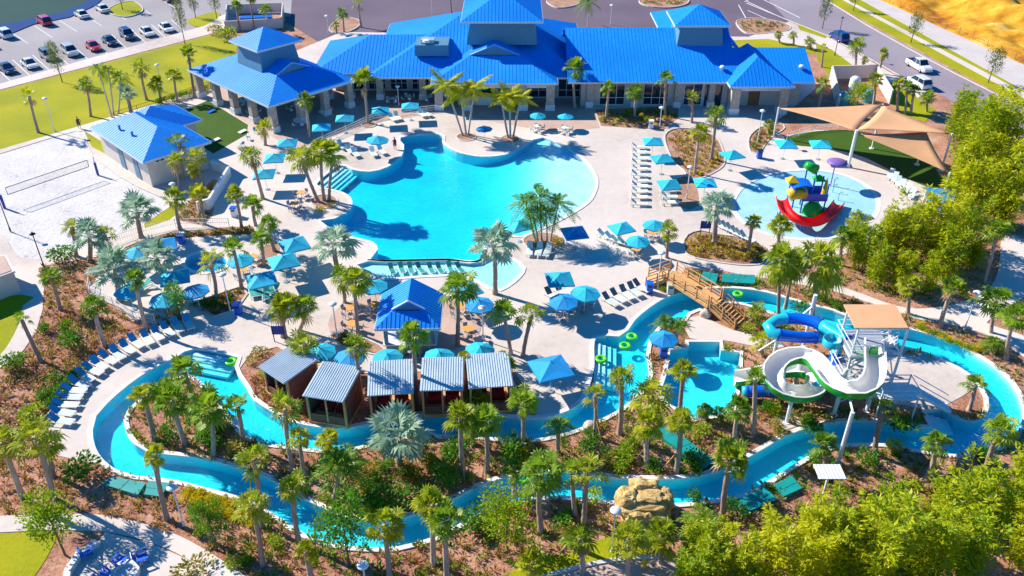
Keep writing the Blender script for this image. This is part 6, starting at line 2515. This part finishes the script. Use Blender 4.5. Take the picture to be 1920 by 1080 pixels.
PALMS = {
    'palms along the lawn edge by the sand court': [(53, 175, 72, 248, 's'), (160, 155, 170, 218, 's'), (262, 123, 275, 187, 's'), (293, 152, 302, 193, 's'), (325, 137, 333, 190, 's'), (352, 97, 365, 183, 's', 1.15),
        (185, 130, 210, 220, 'f', .8), (203, 133, 213, 215, 'f', .8), (226, 145, 222, 212, 'f', .85), (237, 177, 245, 210, 'b', .62)],
    'palms beside the small restroom building': [(333, 260, 343, 335, 's', .9), (328, 297, 336, 357, 's'), (367, 290, 383, 352, 's'), (360, 313, 366, 350, 's', .85), (328, 367, 338, 430, 's', 1.1), (373, 360, 384, 421, 's')],
    'palms behind the clubhouse': [(443, 7, 451, 57, 's'), (498, 13, 502, 49, 's'), (642, 22, 645, 60, 's'), (630, 43, 631, 62, 's', .8), (672, 3, 677, 50, 's'), (1102, 5, 1102, 50, 'f', 1.1), (843, -18, 848, 42, 's'), (468, -14, 477, 57, 's')],
    'palms in front of the clubhouse': [(572, 185, 580, 258, 's', 1.25), (683, 147, 690, 231, 's', 1.25), (1078, 124, 1078, 202, 's', 1.2), (1142, 160, 1136, 222, 's'), (1193, 170, 1190, 220, 's', .95), (1250, 145, 1247, 217, 's'), (1298, 178, 1297, 230, 's', .9),
        (493, 235, 497, 272, 's'), (1343, 212, 1333, 300, 's', 1.2), (1313, 242, 1303, 325, 's', 1.25), (1443, 230, 1442, 250, 's', .8)],
    'palms on the pool beach': [(838, 162, 868, 254, 'r', .95), (864, 176, 874, 253, 'r'), (889, 168, 878, 252, 'r', .95), (940, 190, 953, 259, 'r', .85), (975, 186, 962, 258, 'r', .9), (955, 182, 957, 260, 'r', .8)],
    'palms around the left end of the main pool': [(470, 287, 493, 372, 's', 1.2), (565, 292, 597, 378, 's', 1.3), (601, 278, 608, 376, 's', 1.35), (625, 285, 617, 375, 's', 1.2), (440, 360, 453, 427, 's', .9), (473, 380, 480, 423, 's', .9),
        (503, 413, 515, 470, 's', .95), (487, 443, 495, 497, 's'), (437, 463, 453, 540, 's', .95), (393, 490, 405, 558, 's', .95), (627, 457, 633, 505, 'b', .95)],
    'palms around the poolside bar': [(640, 517, 646, 567, 's'), (665, 520, 672, 627, 's', 1.15), (522, 574, 535, 632, 's'), (536, 568, 530, 632, 's'), (570, 572, 560, 620, 's', 1.0), (773, 622, 780, 757, 's', 1.2), (857, 535, 858, 647, 's', 1.3),
        (945, 585, 958, 664, 's', 1.3), (997, 583, 980, 667, 's', 1.0)],
    'palms among the cabanas': [(570, 640, 576, 712, 's', .95), (667, 642, 678, 753, 's', .8), (873, 668, 874, 725, 's', .75), (947, 675, 965, 725, 's', .9), (893, 748, 897, 772, 's', .9)],
    'palms on the right of the main pool': [(927, 463, 928, 551, 'b', .92), (986, 382, 1004, 452, 'f', 1.0), (1012, 372, 1016, 452, 'f', 1.1), (1047, 384, 1032, 452, 'f', 1.05), (1024, 402, 1026, 458, 'f', .9), (1000, 402, 1010, 460, 'f', .9), (1253, 427, 1250, 483, 's', .85)],
    'palms around the splash pad': [(1345, 387, 1340, 457, 'b', .85), (1413, 410, 1403, 473, 's', .85), (1465, 420, 1460, 463, 's', .95), (1583, 437, 1577, 497, 's'), (1465, 488, 1460, 594, 'h', 1.55), (1488, 495, 1472, 578, 'h', 1.3), (1538, 492, 1522, 601, 'h', 1.65), (1560, 505, 1548, 560, 'h', 1.2)],
    'palms behind the bamboo by the street': [(1607, 83, 1603, 137, 's', 1.1), (1622, 108, 1618, 137, 's', .6), (1657, 96, 1647, 137, 's', .8), (1643, 145, 1637, 200, 's', 1.0), (1687, 153, 1683, 207, 's', .95), (1703, 160, 1697, 213, 's', .95), (1716, 165, 1708, 213, 's'),
        (1742, 180, 1738, 209, 's'), (1543, 153, 1532, 208, 's', 1.0), (1545, 85, 1540, 125, 's', .55), (1520, 76, 1520, 92, 's', .8), (1487, 62, 1487, 85, 's', .8), (1460, 60, 1462, 80, 's', .7)],
    'palms along the shaded right-hand path': [(1707, 528, 1702, 588, 's'), (1790, 535, 1762, 613, 's', 1.1), (1873, 425, 1845, 528, 's', 1.25), (1870, 557, 1858, 623, 's', 1.1), (1907, 583, 1887, 673, 's', 1.15), (1832, 716, 1817, 768, 's', 1.0), (1862, 645, 1862, 662, 'c', .8)],
    'palms between the sand court and the spa': [(258, 398, 265, 445, 'b', .85), (133, 420, 143, 480, 's', .95), (167, 440, 168, 490, 'b', .8), (213, 503, 223, 565, 'b', .9), (293, 485, 317, 548, 'b', .8), (253, 517, 275, 617, 's', .9), (173, 567, 198, 650, 's', 1.0),
        (93, 515, 113, 580, 's', .8), (38, 593, 77, 677, 's', .6), (195, 435, 185, 482, 's', .9)],
    'palms at the lower left corner': [(0, 822, 43, 933, 's', 1.1), (60, 812, 100, 935, 's', 1.15), (82, 828, 98, 893, 's', 1.0), (287, 847, 313, 973, 's', .7)],
    'palms on the left end of the river island': [(267, 737, 290, 824, 's', .95), (320, 745, 347, 832, 's', 1.2), (345, 690, 365, 772, 's', 1.2), (393, 762, 400, 855, 's', 1.2), (443, 755, 455, 831, 's', .95)],
    'palms along the lower bank of the river': [(475, 853, 492, 987, 's', .95), (547, 907, 560, 1014, 's', .95), (470, 940, 493, 1061, 's', .75), (573, 1027, 583, 1082, 's', .7), (720, 977, 731, 1086, 's', 1.05), (810, 940, 813, 1058, 's', .95), (836, 970, 838, 1086, 's', .9),
        (963, 873, 965, 930, 's', .75), (1013, 882, 1015, 998, 's', 1.1), (1073, 877, 1078, 967, 's', .9), (1100, 878, 1095, 980, 's', .95), (1087, 1003, 1092, 1073, 's', .95), (1177, 1003, 1177, 1086, 's', .95), (1240, 997, 1240, 1054, 's', 1.0), (997, 1048, 998, 1086, 's', .95),
        (1370, 853, 1355, 967, 's', 1.05), (1547, 827, 1543, 898, 's', .85), (1760, 823, 1737, 900, 's', .85), (1877, 800, 1847, 887, 's', .9), (1323, 985, 1323, 1032, 'f', .9)],
    'palms along the middle of the river island': [(533, 760, 550, 884, 's', .95), (560, 813, 573, 897, 's', .9), (637, 878, 627, 935, 'c', 1.6), (617, 818, 613, 848, 's', .8), (747, 820, 750, 876, 'b', .95), (863, 777, 868, 884, 's', .95, 2), (910, 783, 913, 884, 's', .95, 2),
        (887, 793, 888, 833, 's', .8), (980, 747, 980, 843, 's', .95), (1050, 800, 1047, 850, 'c', .9)],
    'palms on the right half of the river island': [(1117, 733, 1115, 817, 's', .9, 2), (1165, 700, 1162, 813, 's', .95), (1223, 735, 1207, 835, 's', 1.3), (1213, 787, 1214, 873, 's', 1.05, 2), (1277, 782, 1268, 884, 's', .95, 1), (1283, 690, 1275, 770, 's', .9), (1323, 763, 1326, 788, 's', .65),
        (1352, 770, 1352, 790, 's', .6), (1387, 760, 1378, 838, 's', .95, 1), (1418, 705, 1412, 813, 's', .9, 2), (1660, 757, 1640, 851, 's', .8), (1420, 580, 1418, 611, 's', 1.0), (1430, 633, 1430, 668, 's', .95), (1247, 603, 1256, 640, 'c', .8), (1272, 612, 1268, 645, 'c', .8)],
}
for g, l in PALMS.items():
    for a in l:
        palm(a[0], a[1], a[2], a[3], a[4], g, a[5] if len(a) > 5 else 1.0, a[6] if len(a) > 6 else 0)


# ---- bamboo
def bamboo_mesh(seed, n=17, hgt=6.0, spread=1.2, leaves=230):
    rng = random.Random(seed)
    st, lf = MB(), MB()
    for k in range(n):
        a = rng.uniform(0, 6.28)
        rr = spread * .5 * math.sqrt(rng.random())
        b = Vector((rr * math.cos(a), rr * math.sin(a), 0))
        a2 = a + rng.uniform(-.7, .7)
        out = spread * rng.uniform(.1, .75)
        h = hgt * rng.uniform(.5, 1.05)
        pts = []
        for i in range(7):
            t = i / 6
            pts.append(b + Vector((math.cos(a2) * out * t ** 2.4, math.sin(a2) * out * t ** 2.4, h * (t - .14 * t ** 4))))
        st.tube(pts, [.03, .028, .026, .02, .014, .01, .005], 4, 0, False)
        side = [rng.uniform(0, 6.28) for _ in range(14)]
        for i in range(leaves):
            t = 1 - .88 * rng.random() ** 1.2
            x = t * 6
            i0 = min(int(x), 5)
            p = pts[i0].lerp(pts[i0 + 1], x - i0)
            aa = side[int(t * 13.9)] + rng.gauss(0, .9)
            wd = .16 + .60 * max(0, 1.02 - t) ** .8
            p = p + Vector((math.cos(aa), math.sin(aa), rng.uniform(-.15, .45))) * wd * rng.random() ** .7
            d = Vector((math.cos(aa), math.sin(aa), rng.uniform(-.5, .8))).normalized()
            s = d.cross(Vector((rng.uniform(-.6, .6), rng.uniform(-.6, .6), 1))).normalized()
            ln = rng.uniform(.20, .42)
            w = ln * .15
            lf.face([p, p + d * ln * .45 + s * w, p + d * ln, p + d * ln * .45 - s * w])
    return st.mesh('culms', 'leaf_olive'), lf.mesh('foliage', 'leaf_bamboo')


BAM = [bamboo_mesh(5 + k, (17, 11, 14, 9)[k]) for k in range(4)]


def bamboo(bx, by, s, group, k):
    s *= pr.uniform(.8, 1.2)
    o = thing('bamboo_clump', loc=G(bx, by) + Vector((0, 0, -.05)), rz=pr.uniform(0, 6.28), scale=(s, s, s * pr.uniform(.9, 1.12)))
    a, b = BAM[k % 4]
    link('culms', a, o)
    link('foliage', b, o)
    queue(o, 'Bright bamboo clump', 'bamboo', group, bx)


for k, (x, y, s) in enumerate([(1785, 262, 1.45), (1815, 275, 1.5), (1845, 295, 1.6), (1800, 310, 1.6), (1835, 330, 1.7), (1870, 330, 1.7), (1805, 365, 1.7), (1850, 375, 1.75), (1885, 380, 1.7), (1830, 415, 1.6), (1870, 430, 1.6), (1790, 405, 1.5)]):
    bamboo(x, y, s, 'clumps in the tall hedge beside the shade sails', k)
for k, (x, y, s) in enumerate([(1655, 480, 1.1), (1690, 490, 1.3), (1730, 500, 1.4), (1765, 480, 1.5), (1610, 505, 1.0), (1640, 535, 1.0), (1685, 545, 1.0), (1770, 525, 1.2), (1715, 455, 1.2), (1800, 465, 1.4), (1820, 500, 1.2), (1735, 545, .9), (1595, 480, .9)]):
    bamboo(x, y, s, 'clumps between the splash pad and the slide tower', k)
for k, (x, y, s) in enumerate([(1290, 1112, .85), (1340, 1095, .9), (1390, 1108, 1.0), (1440, 1088, 1.1), (1500, 1104, 1.2), (1560, 1084, 1.25), (1620, 1104, 1.3), (1670, 1062, 1.35), (1720, 1094, 1.3), (1770, 1052, 1.3),
                               (1812, 1088, 1.1), (1850, 1010, 1.25), (1900, 985, 1.3), (1945, 1010, 1.3), (1615, 1034, 1.15), (1680, 1003, 1.15), (1505, 1048, .9), (1770, 985, 1.1), (1395, 1058, .8), (1560, 1042, 1.0), (1300, 1070, .7), (1905, 1062, .9),
                               (1645, 985, .9), (1730, 1020, 1.1), (1830, 965, 1.0), (1450, 1045, .75), (1345, 1055, .7)]):
    bamboo(x, y, s, 'clumps in the lower right corner', k)


# ---- leafy bushes and trees
def bush_mesh(seed, n, m, lsize=.16, shape=1.0, lump=5):
    rng = random.Random(seed)
    mb = MB()
    cs = [(Vector((0, 0, .55)), .5)] + [(Vector((rng.uniform(-.35, .35), rng.uniform(-.35, .35), rng.uniform(.3, .85) * shape)), rng.uniform(.25, .42)) for _ in range(lump)]
    for k in range(n):
        c, r = rng.choice(cs)
        d = Vector((rng.gauss(0, 1), rng.gauss(0, 1), rng.gauss(0, 1) * .9 + .2)).normalized()
        p = c + d * r * rng.uniform(.55, 1.08)
        if p.z < .02:
            continue
        t = (d + Vector((rng.uniform(-.7, .7), rng.uniform(-.7, .7), rng.uniform(-.5, .7)))).normalized()
        s = t.cross(Vector((rng.uniform(-1, 1), rng.uniform(-1, 1), rng.uniform(-1, 1)))).normalized()
        ln = lsize * rng.uniform(.7, 1.3)
        mb.face([p, p + t * ln * .5 + s * ln * .28, p + t * ln, p + t * ln * .5 - s * ln * .28])
    return mb.mesh('foliage', m)


def tuft_mesh(seed, n, m, h=.6, w=.04, flat=.7):
    rng = random.Random(seed)
    mb = MB()
    for k in range(n):
        a = rng.uniform(0, 6.28)
        e = rng.uniform(.25, flat)
        d = Vector((math.cos(a) * e, math.sin(a) * e, 1 - e * .4)).normalized()
        s = Vector((-math.sin(a), math.cos(a), 0))
        b = Vector((math.cos(a) * .04, math.sin(a) * .04, 0))
        L = h * rng.uniform(.7, 1.2)
        m1 = b + d * L * .55
        t = b + d * L - Vector((0, 0, L * e * .5))
        mb.face([b - s * w * .5, b + s * w * .5, m1 + s * w, t, m1 - s * w])
    return mb.mesh('foliage', m)


BUSH = {'green': [bush_mesh(1, 420, 'leaf_bush'), bush_mesh(2, 420, 'leaf_bush')], 'lime': [bush_mesh(3, 420, 'leaf_lime'), bush_mesh(4, 420, 'leaf_lime')], 'olive': [bush_mesh(5, 300, 'leaf_olive')],
        'yellow': [bush_mesh(6, 260, 'leaf_yellow', .18), bush_mesh(7, 260, 'leaf_yellow', .18)], 'rust': [bush_mesh(8, 240, 'leaf_rust')]}
TREE = [bush_mesh(20 + k, 1300, 'leaf_tree', .085, 1.5, 9) for k in range(2)] + [bush_mesh(25, 2400, 'leaf_lime', .07, 1.2, 12), bush_mesh(26, 2400, 'leaf_bush', .07, 1.2, 12)]


def bush(bx, by, r, h, col, group, desc):
    o = thing('shrub', loc=G(bx, by) + Vector((0, 0, -.05)), rz=pr.uniform(0, 6.28))
    l = BUSH[col]
    link('foliage', l[NP % len(l) if len(l) == 1 else pr.randrange(len(l))], o, Matrix.Diagonal((2 * r, 2 * r, h, 1)))
    mb = MB()
    mb.tube([(0, 0, 0), (.02, 0, h * .5)], [.05, .02], 5)
    link('stem', STEM, o, Matrix.Diagonal((1, 1, h * .6, 1)))
    queue(o, desc, 'shrub', group, bx)


mb = MB()
mb.tube([(0, 0, 0), (.02, .01, .5), (0, .03, 1)], [.05, .04, .015], 6)
STEM = mb.mesh('stem', 'bark', True)
mb = MB()
mb.tube([(0, 0, 0), (.01, .01, .5), (0, .02, 1)], [.07, .055, .03], 7)
for k in range(5):
    a = k * 1.3
    mb.tube([(0, 0, .55 + .07 * k), (.12 * math.cos(a), .12 * math.sin(a), .75 + .06 * k)], [.02, .006], 4)
TRUNK = mb.mesh('trunk', 'bark', True)


def tree(bx, by, cy, w, group, desc, k=0):
    b = G(bx, by)
    b.z = -.05
    t = GY(bx, cy, b.y)
    ht = (t.z - b.z)
    o = thing('tree', loc=b, rz=pr.uniform(0, 6))
    link('trunk', TRUNK, o, Matrix.Diagonal((1.2, 1.2, ht * .8, 1)))
    link('crown', TREE[k], o, Matrix.Translation((0, 0, ht * .28)) @ Matrix.Diagonal((w * 1.25, w * 1.25, ht * .62, 1)))
    queue(o, desc, 'tree', group, bx)


for a in ((347, 82, 12, 1.5, 0), (367, 33, -6, 1.5, 1), (117, 154, 92, 1.6, 0), (407, 36, -8, 1.6, 0), (230, 18, -22, 1.5, 1)):
    tree(*a[:4], 'trees around the car park', 'Slender young tree', a[4])
for a in ((1542, 53, 5, 1.6, 0), (1708, 80, 36, 1.7, 1), (1853, 155, 102, 1.8, 0), (1600, 20, -14, 1.5, 0)):
    tree(*a[:4], 'trees on the grass strips along the street', 'Young dark tree', a[4])
for a in ((122, 1040, 935, 2.2, 2), (950, 1028, 935, 2.6, 2), (1603, 210, 155, 2.4, 2), (655, 1060, 945, 2.4, 3), (340, 600, 540, 1.6, 3), (407, 1030, 945, 1.3, 3)):
    tree(*a[:4], 'trees in the planting beds', 'Round-crowned leafy small tree', a[4])
for a in ((117, 490, 1.25, 1.7, 'green'), (150, 895, 1.35, 1.5, 'green'), (833, 905, 1.15, 1.9, 'green'), (743, 945, 1.5, 1.6, 'green'), (955, 848, 1.2, 1.3, 'green'), (883, 985, 1.2, 1.2, 'green'), (135, 655, 1.1, 1.6, 'green'), (30, 690, 1.0, 1.5, 'green'),
          (130, 625, .7, 1.4, 'green'), (85, 625, .6, 1.1, 'green'), (60, 785, 1.0, 1.1, 'lime'), (90, 745, .8, 1.0, 'green'), (105, 720, .7, .9, 'green'), (362, 1075, 1.3, .9, 'olive'), (425, 75, 1.7, 2.2, 'lime'), (405, 65, 1.5, 1.8, 'olive'),
          (1515, 800, .8, .9, 'green'), (1450, 775, .7, .8, 'lime'), (1530, 870, 1.0, 1.1, 'green'), (1622, 868, .9, 1.0, 'green'), (1672, 845, .7, 1.0, 'lime'), (1845, 865, .8, 1.3, 'green'), (1100, 845, .9, .7, 'green'), (1145, 855, .8, .7, 'green'),
          (1300, 940, .6, 1.2, 'green'), (1380, 960, .8, 1.0, 'green'), (1110, 940, .8, 1.0, 'lime'), (1050, 985, .9, .8, 'green'), (1060, 1000, .8, .7, 'olive'), (360, 760, .7, .6, 'olive'), (380, 1000, .6, .7, 'lime'), (440, 1060, .6, .6, 'lime'),
          (460, 1050, .5, .5, 'lime'), (520, 1020, .6, .6, 'lime'), (690, 975, .8, .9, 'lime'), (700, 945, .9, 1.0, 'green'), (780, 905, .9, .9, 'olive'), (680, 905, .8, .8, 'olive'), (1400, 620, .7, .8, 'lime'), (1870, 660, .8, .9, 'green'), (1832, 655, .5, .6, 'yellow'),
          (1780, 640, .5, .5, 'yellow'), (1725, 610, .4, .5, 'yellow'), (520, 690, .8, .8, 'olive'), (490, 665, .8, .7, 'olive'), (500, 705, .7, .7, 'lime'), (475, 680, .6, .6, 'olive'), (600, 395, .6, .6, 'yellow'), (620, 388, .5, .5, 'olive'),
          (1250, 545, .5, .6, 'lime'), (1240, 545, .4, .5, 'lime'), (1045, 458, .7, .9, 'yellow'), (1000, 462, .5, .6, 'olive'), (1500, 585, .9, .9, 'green'), (1545, 565, .7, .9, 'green'), (1565, 575, .7, .8, 'green'), (1585, 583, .7, .8, 'green'), (1520, 555, .7, .8, 'green')):
    bush(a[0], a[1], a[2] * .8, a[3], a[4], 'shrubs scattered through the planting beds', {'green': 'Dark green leafy shrub', 'lime': 'Light green leafy shrub', 'olive': 'Olive green loose shrub', 'yellow': 'Yellow flowering shrub', 'rust': 'Rusty shrub'}[a[4]])
yr = random.Random(11)
for x0, y0, x1, y1, n in ((290, 790, 470, 850, 9), (620, 870, 800, 955, 9), (840, 840, 1010, 885, 7), (1090, 815, 1320, 885, 10), (1400, 770, 1520, 815, 5), (1640, 800, 1740, 800, 2), (1420, 600, 1480, 640, 4)):
    for k in range(n):
        c = yr.choice(['green', 'green', 'lime', 'olive'])
        bush(yr.uniform(x0, x1), yr.uniform(y0, y1), yr.uniform(.45, .9), yr.uniform(.6, 1.2), c, 'shrubs under the palms of the river island', {'green': 'Dark green shrub', 'lime': 'Light green shrub', 'olive': 'Olive green shrub'}[c])
for k in range(34):
    t = (k % 17) / 16
    x = 352 + t * 130 + yr.uniform(-6, 6)
    y = 922 + t * 42 + (k // 17) * 17 + yr.uniform(-4, 6)
    bush(x, y, .38, .6, 'yellow', 'shrubs with yellow leaves in the bed below the left river bend', 'Small bright shrub')
for k in range(12):
    bush(1125 + 11 * k + yr.uniform(-3, 3), 215 + yr.uniform(-3, 14), .32, .6, 'yellow' if k % 2 else 'lime', 'shrubs along the clubhouse windows', 'Small yellow-green shrub')
for k in range(16):
    t = k / 15
    bush(1718 + 110 * t + yr.uniform(-3, 3), 612 + 48 * t + yr.uniform(-4, 4), .3, .45, 'lime' if k % 3 else 'yellow', 'shrubs on the outer bank of the upper right river bend', 'Small low shrub')
HED = random.Random(4)
for k in range(10):
    t = k / 9
    bush(302 + 95 * t, 196 - 28 * t, .55, 1.0, 'olive' if k % 2 else 'green', 'shrubs in the row beside the clubhouse terrace', 'Clipped dark shrub')
for k in range(9):
    t = k / 8
    bush(150 - 55 * t + HED.uniform(-2, 2), 700 + 62 * t, .5, .8, 'green', 'shrubs behind the blue loungers on the left', 'Dark green hedge shrub')

# ---- low ground cover: too many and too small to count, one object per planting area
TUF = {'green': tuft_mesh(1, 12, 'leaf_bush'), 'olive': tuft_mesh(2, 12, 'leaf_olive'), 'lime': tuft_mesh(3, 12, 'leaf_lime'), 'yellow': tuft_mesh(4, 12, 'leaf_yellow'), 'rust': tuft_mesh(5, 12, 'leaf_rust')}
from mathutils.geometry import intersect_point_tri_2d


def inside(p, poly):
    c = False
    j = len(poly) - 1
    for i in range(len(poly)):
        a, b = poly[i], poly[j]
        if (a[1] > p[1]) != (b[1] > p[1]) and p[0] < (b[0] - a[0]) * (p[1] - a[1]) / (b[1] - a[1]) + a[0]:
            c = not c
        j = i
    return c


AVOID = [RIVER_OUT, PLUNGE, [(480, 660), (560, 645), (680, 690), (970, 665), (1010, 760), (990, 780), (700, 785), (560, 770), (485, 700)]]


def cover(label, poly, n, mix, size, avoid=(), gap=0.0):
    xs = [p[0] for p in poly]
    ys = [p[1] for p in poly]
    mats = sorted(set(mix))
    mb = MB()
    rng = random.Random(n)
    k = 0
    tries = 0
    while k < n and tries < n * 12:
        tries += 1
        x, y = rng.uniform(min(xs), max(xs)), rng.uniform(min(ys), max(ys))
        if not inside((x, y), poly) or any(inside((x, y), a) for a in avoid):
            continue
        g = G(x, y)
        m = mats.index(rng.choice(mix))
        sz = size * rng.uniform(.6, 1.3)
        for q in range(9):
            a = rng.uniform(0, 6.28)
            e = rng.uniform(.3, .85)
            d = Vector((math.cos(a) * e, math.sin(a) * e, 1 - e * .5)).normalized()
            s = Vector((-math.sin(a), math.cos(a), 0))
            b = g + Vector((math.cos(a) * .08 * sz, math.sin(a) * .08 * sz, -.04))
            L = sz * rng.uniform(.7, 1.2)
            w = .11 * sz
            m1 = b + d * L * .55
            t = b + d * L - Vector((0, 0, L * e * .3))
            mb.face([b, m1 + s * w, t, m1 - s * w], m)
        k += 1
    o = mb.build('ground_cover', ['leaf_' + {'green': 'bush'}.get(q, q) for q in mats])
    tag(o, label, 'ground cover', kind='stuff')


ISL_IN = [ISLAND]
cover('low mixed plants on the mulch of the river island', ISLAND, 1500, ['green', 'green', 'olive', 'olive', 'tan', 'rust', 'lime'], .5, [PLUNGE, [(1287, 590), (1312, 580), (1480, 630), (1470, 660), (1287, 645)], [(1590, 645), (1850, 690), (1850, 775), (1600, 770)]])
cover('low olive plants in the bed left of the spa', [(75, 505), (120, 478), (200, 492), (230, 485), (170, 535), (167, 555), (213, 575), (255, 605), (335, 578), (340, 600), (240, 643), (150, 708), (92, 788), (-10, 860), (-10, 700), (40, 665), (70, 625), (84, 580), (85, 540)], 800, ['olive', 'olive', 'tan', 'rust', 'tan'], .5)
cover('low plants in the lower left bed', [(-10, 800), (92, 800), (92, 832), (115, 858), (180, 872), (215, 886), (290, 900), (440, 934), (400, 1030), (333, 1000), (187, 962), (-10, 964)], 420, ['olive', 'rust', 'tan', 'tan'], .45)
cover('low plants in the bed below the river', [(443, 935), (500, 960), (570, 1007), (690, 1032), (785, 1021), (830, 1007), (905, 964), (1005, 937), (1140, 944), (1273, 949), (1390, 931), (1475, 886), (1560, 842), (1700, 845), (1790, 857), (1880, 838), (1925, 800), (1925, 960), (1500, 1000), (1300, 1000), (1130, 1000), (950, 1075), (900, 1090), (480, 1090), (400, 1035)], 1200, ['olive', 'rust', 'tan', 'lime', 'green'], .48)
cover('reddish ground cover in front of the cabanas', [(470, 705), (490, 700), (560, 770), (650, 785), (640, 800), (573, 795), (510, 770), (480, 748)], 220, ['rust', 'rust', 'olive'], .32)
cover('low plants on the outer right river bank', [(1440, 546), (1440, 522), (1560, 548), (1700, 590), (1860, 640), (1925, 690), (1925, 780), (1905, 725), (1840, 665), (1753, 625), (1600, 592)], 260, ['olive', 'green', 'rust', 'tan'], .4)
for lab, poly, n in (('golden grasses in the bed beside the bridge', [(1285, 455), (1313, 437), (1375, 447), (1436, 468), (1430, 490), (1327, 485), (1290, 475)], 300), ('golden grasses in the bed beside the white loungers', [(1252, 256), (1280, 244), (1336, 257), (1355, 300), (1338, 320), (1300, 333), (1284, 317)], 240),
                     ('low grasses in the round corner bed', [(1408, 260), (1430, 240), (1458, 233), (1465, 240), (1420, 287), (1409, 282)], 90), ('low plants in the triangular spa bed', [(358, 572), (452, 540), (440, 578), (402, 590)], 110), ('low plants along the clubhouse windows', [(1120, 210), (1270, 203), (1268, 222), (1180, 238), (1128, 233)], 200),
                     ('low plants by the restroom wall', [(335, 410), (348, 388), (398, 345), (396, 405), (382, 420)], 80), ('low plants along the sand court fence', [(215, 478), (330, 440), (470, 427), (470, 438), (330, 445), (230, 482)], 140), ('low plants in the bar bed', [(625, 632), (647, 629), (712, 655), (645, 646)], 60),
                     ('low plants in the green tank bed', [(1284, 506), (1430, 526), (1440, 543), (1353, 536), (1290, 538)], 120), ('low plants around the rear drive beds', [(1385, 42), (1420, 36), (1475, 46), (1440, 60), (1400, 60)], 90), ('low plants in the drive beds', [(1205, 0), (1285, 0), (1280, 9), (1210, 9)], 60)):
    cover(lab, poly, n, ['olive', 'olive', 'yellow', 'rust'] if 'golden' in lab else ['olive', 'green', 'rust'], .5)
cover('low plants in the bed under the bamboo', [(1640, 458), (1700, 408), (1760, 350), (1830, 335), (1925, 405), (1880, 447), (1875, 500), (1800, 558), (1710, 568), (1560, 538)], 350, ['green', 'olive', 'lime'], .5)
flush()
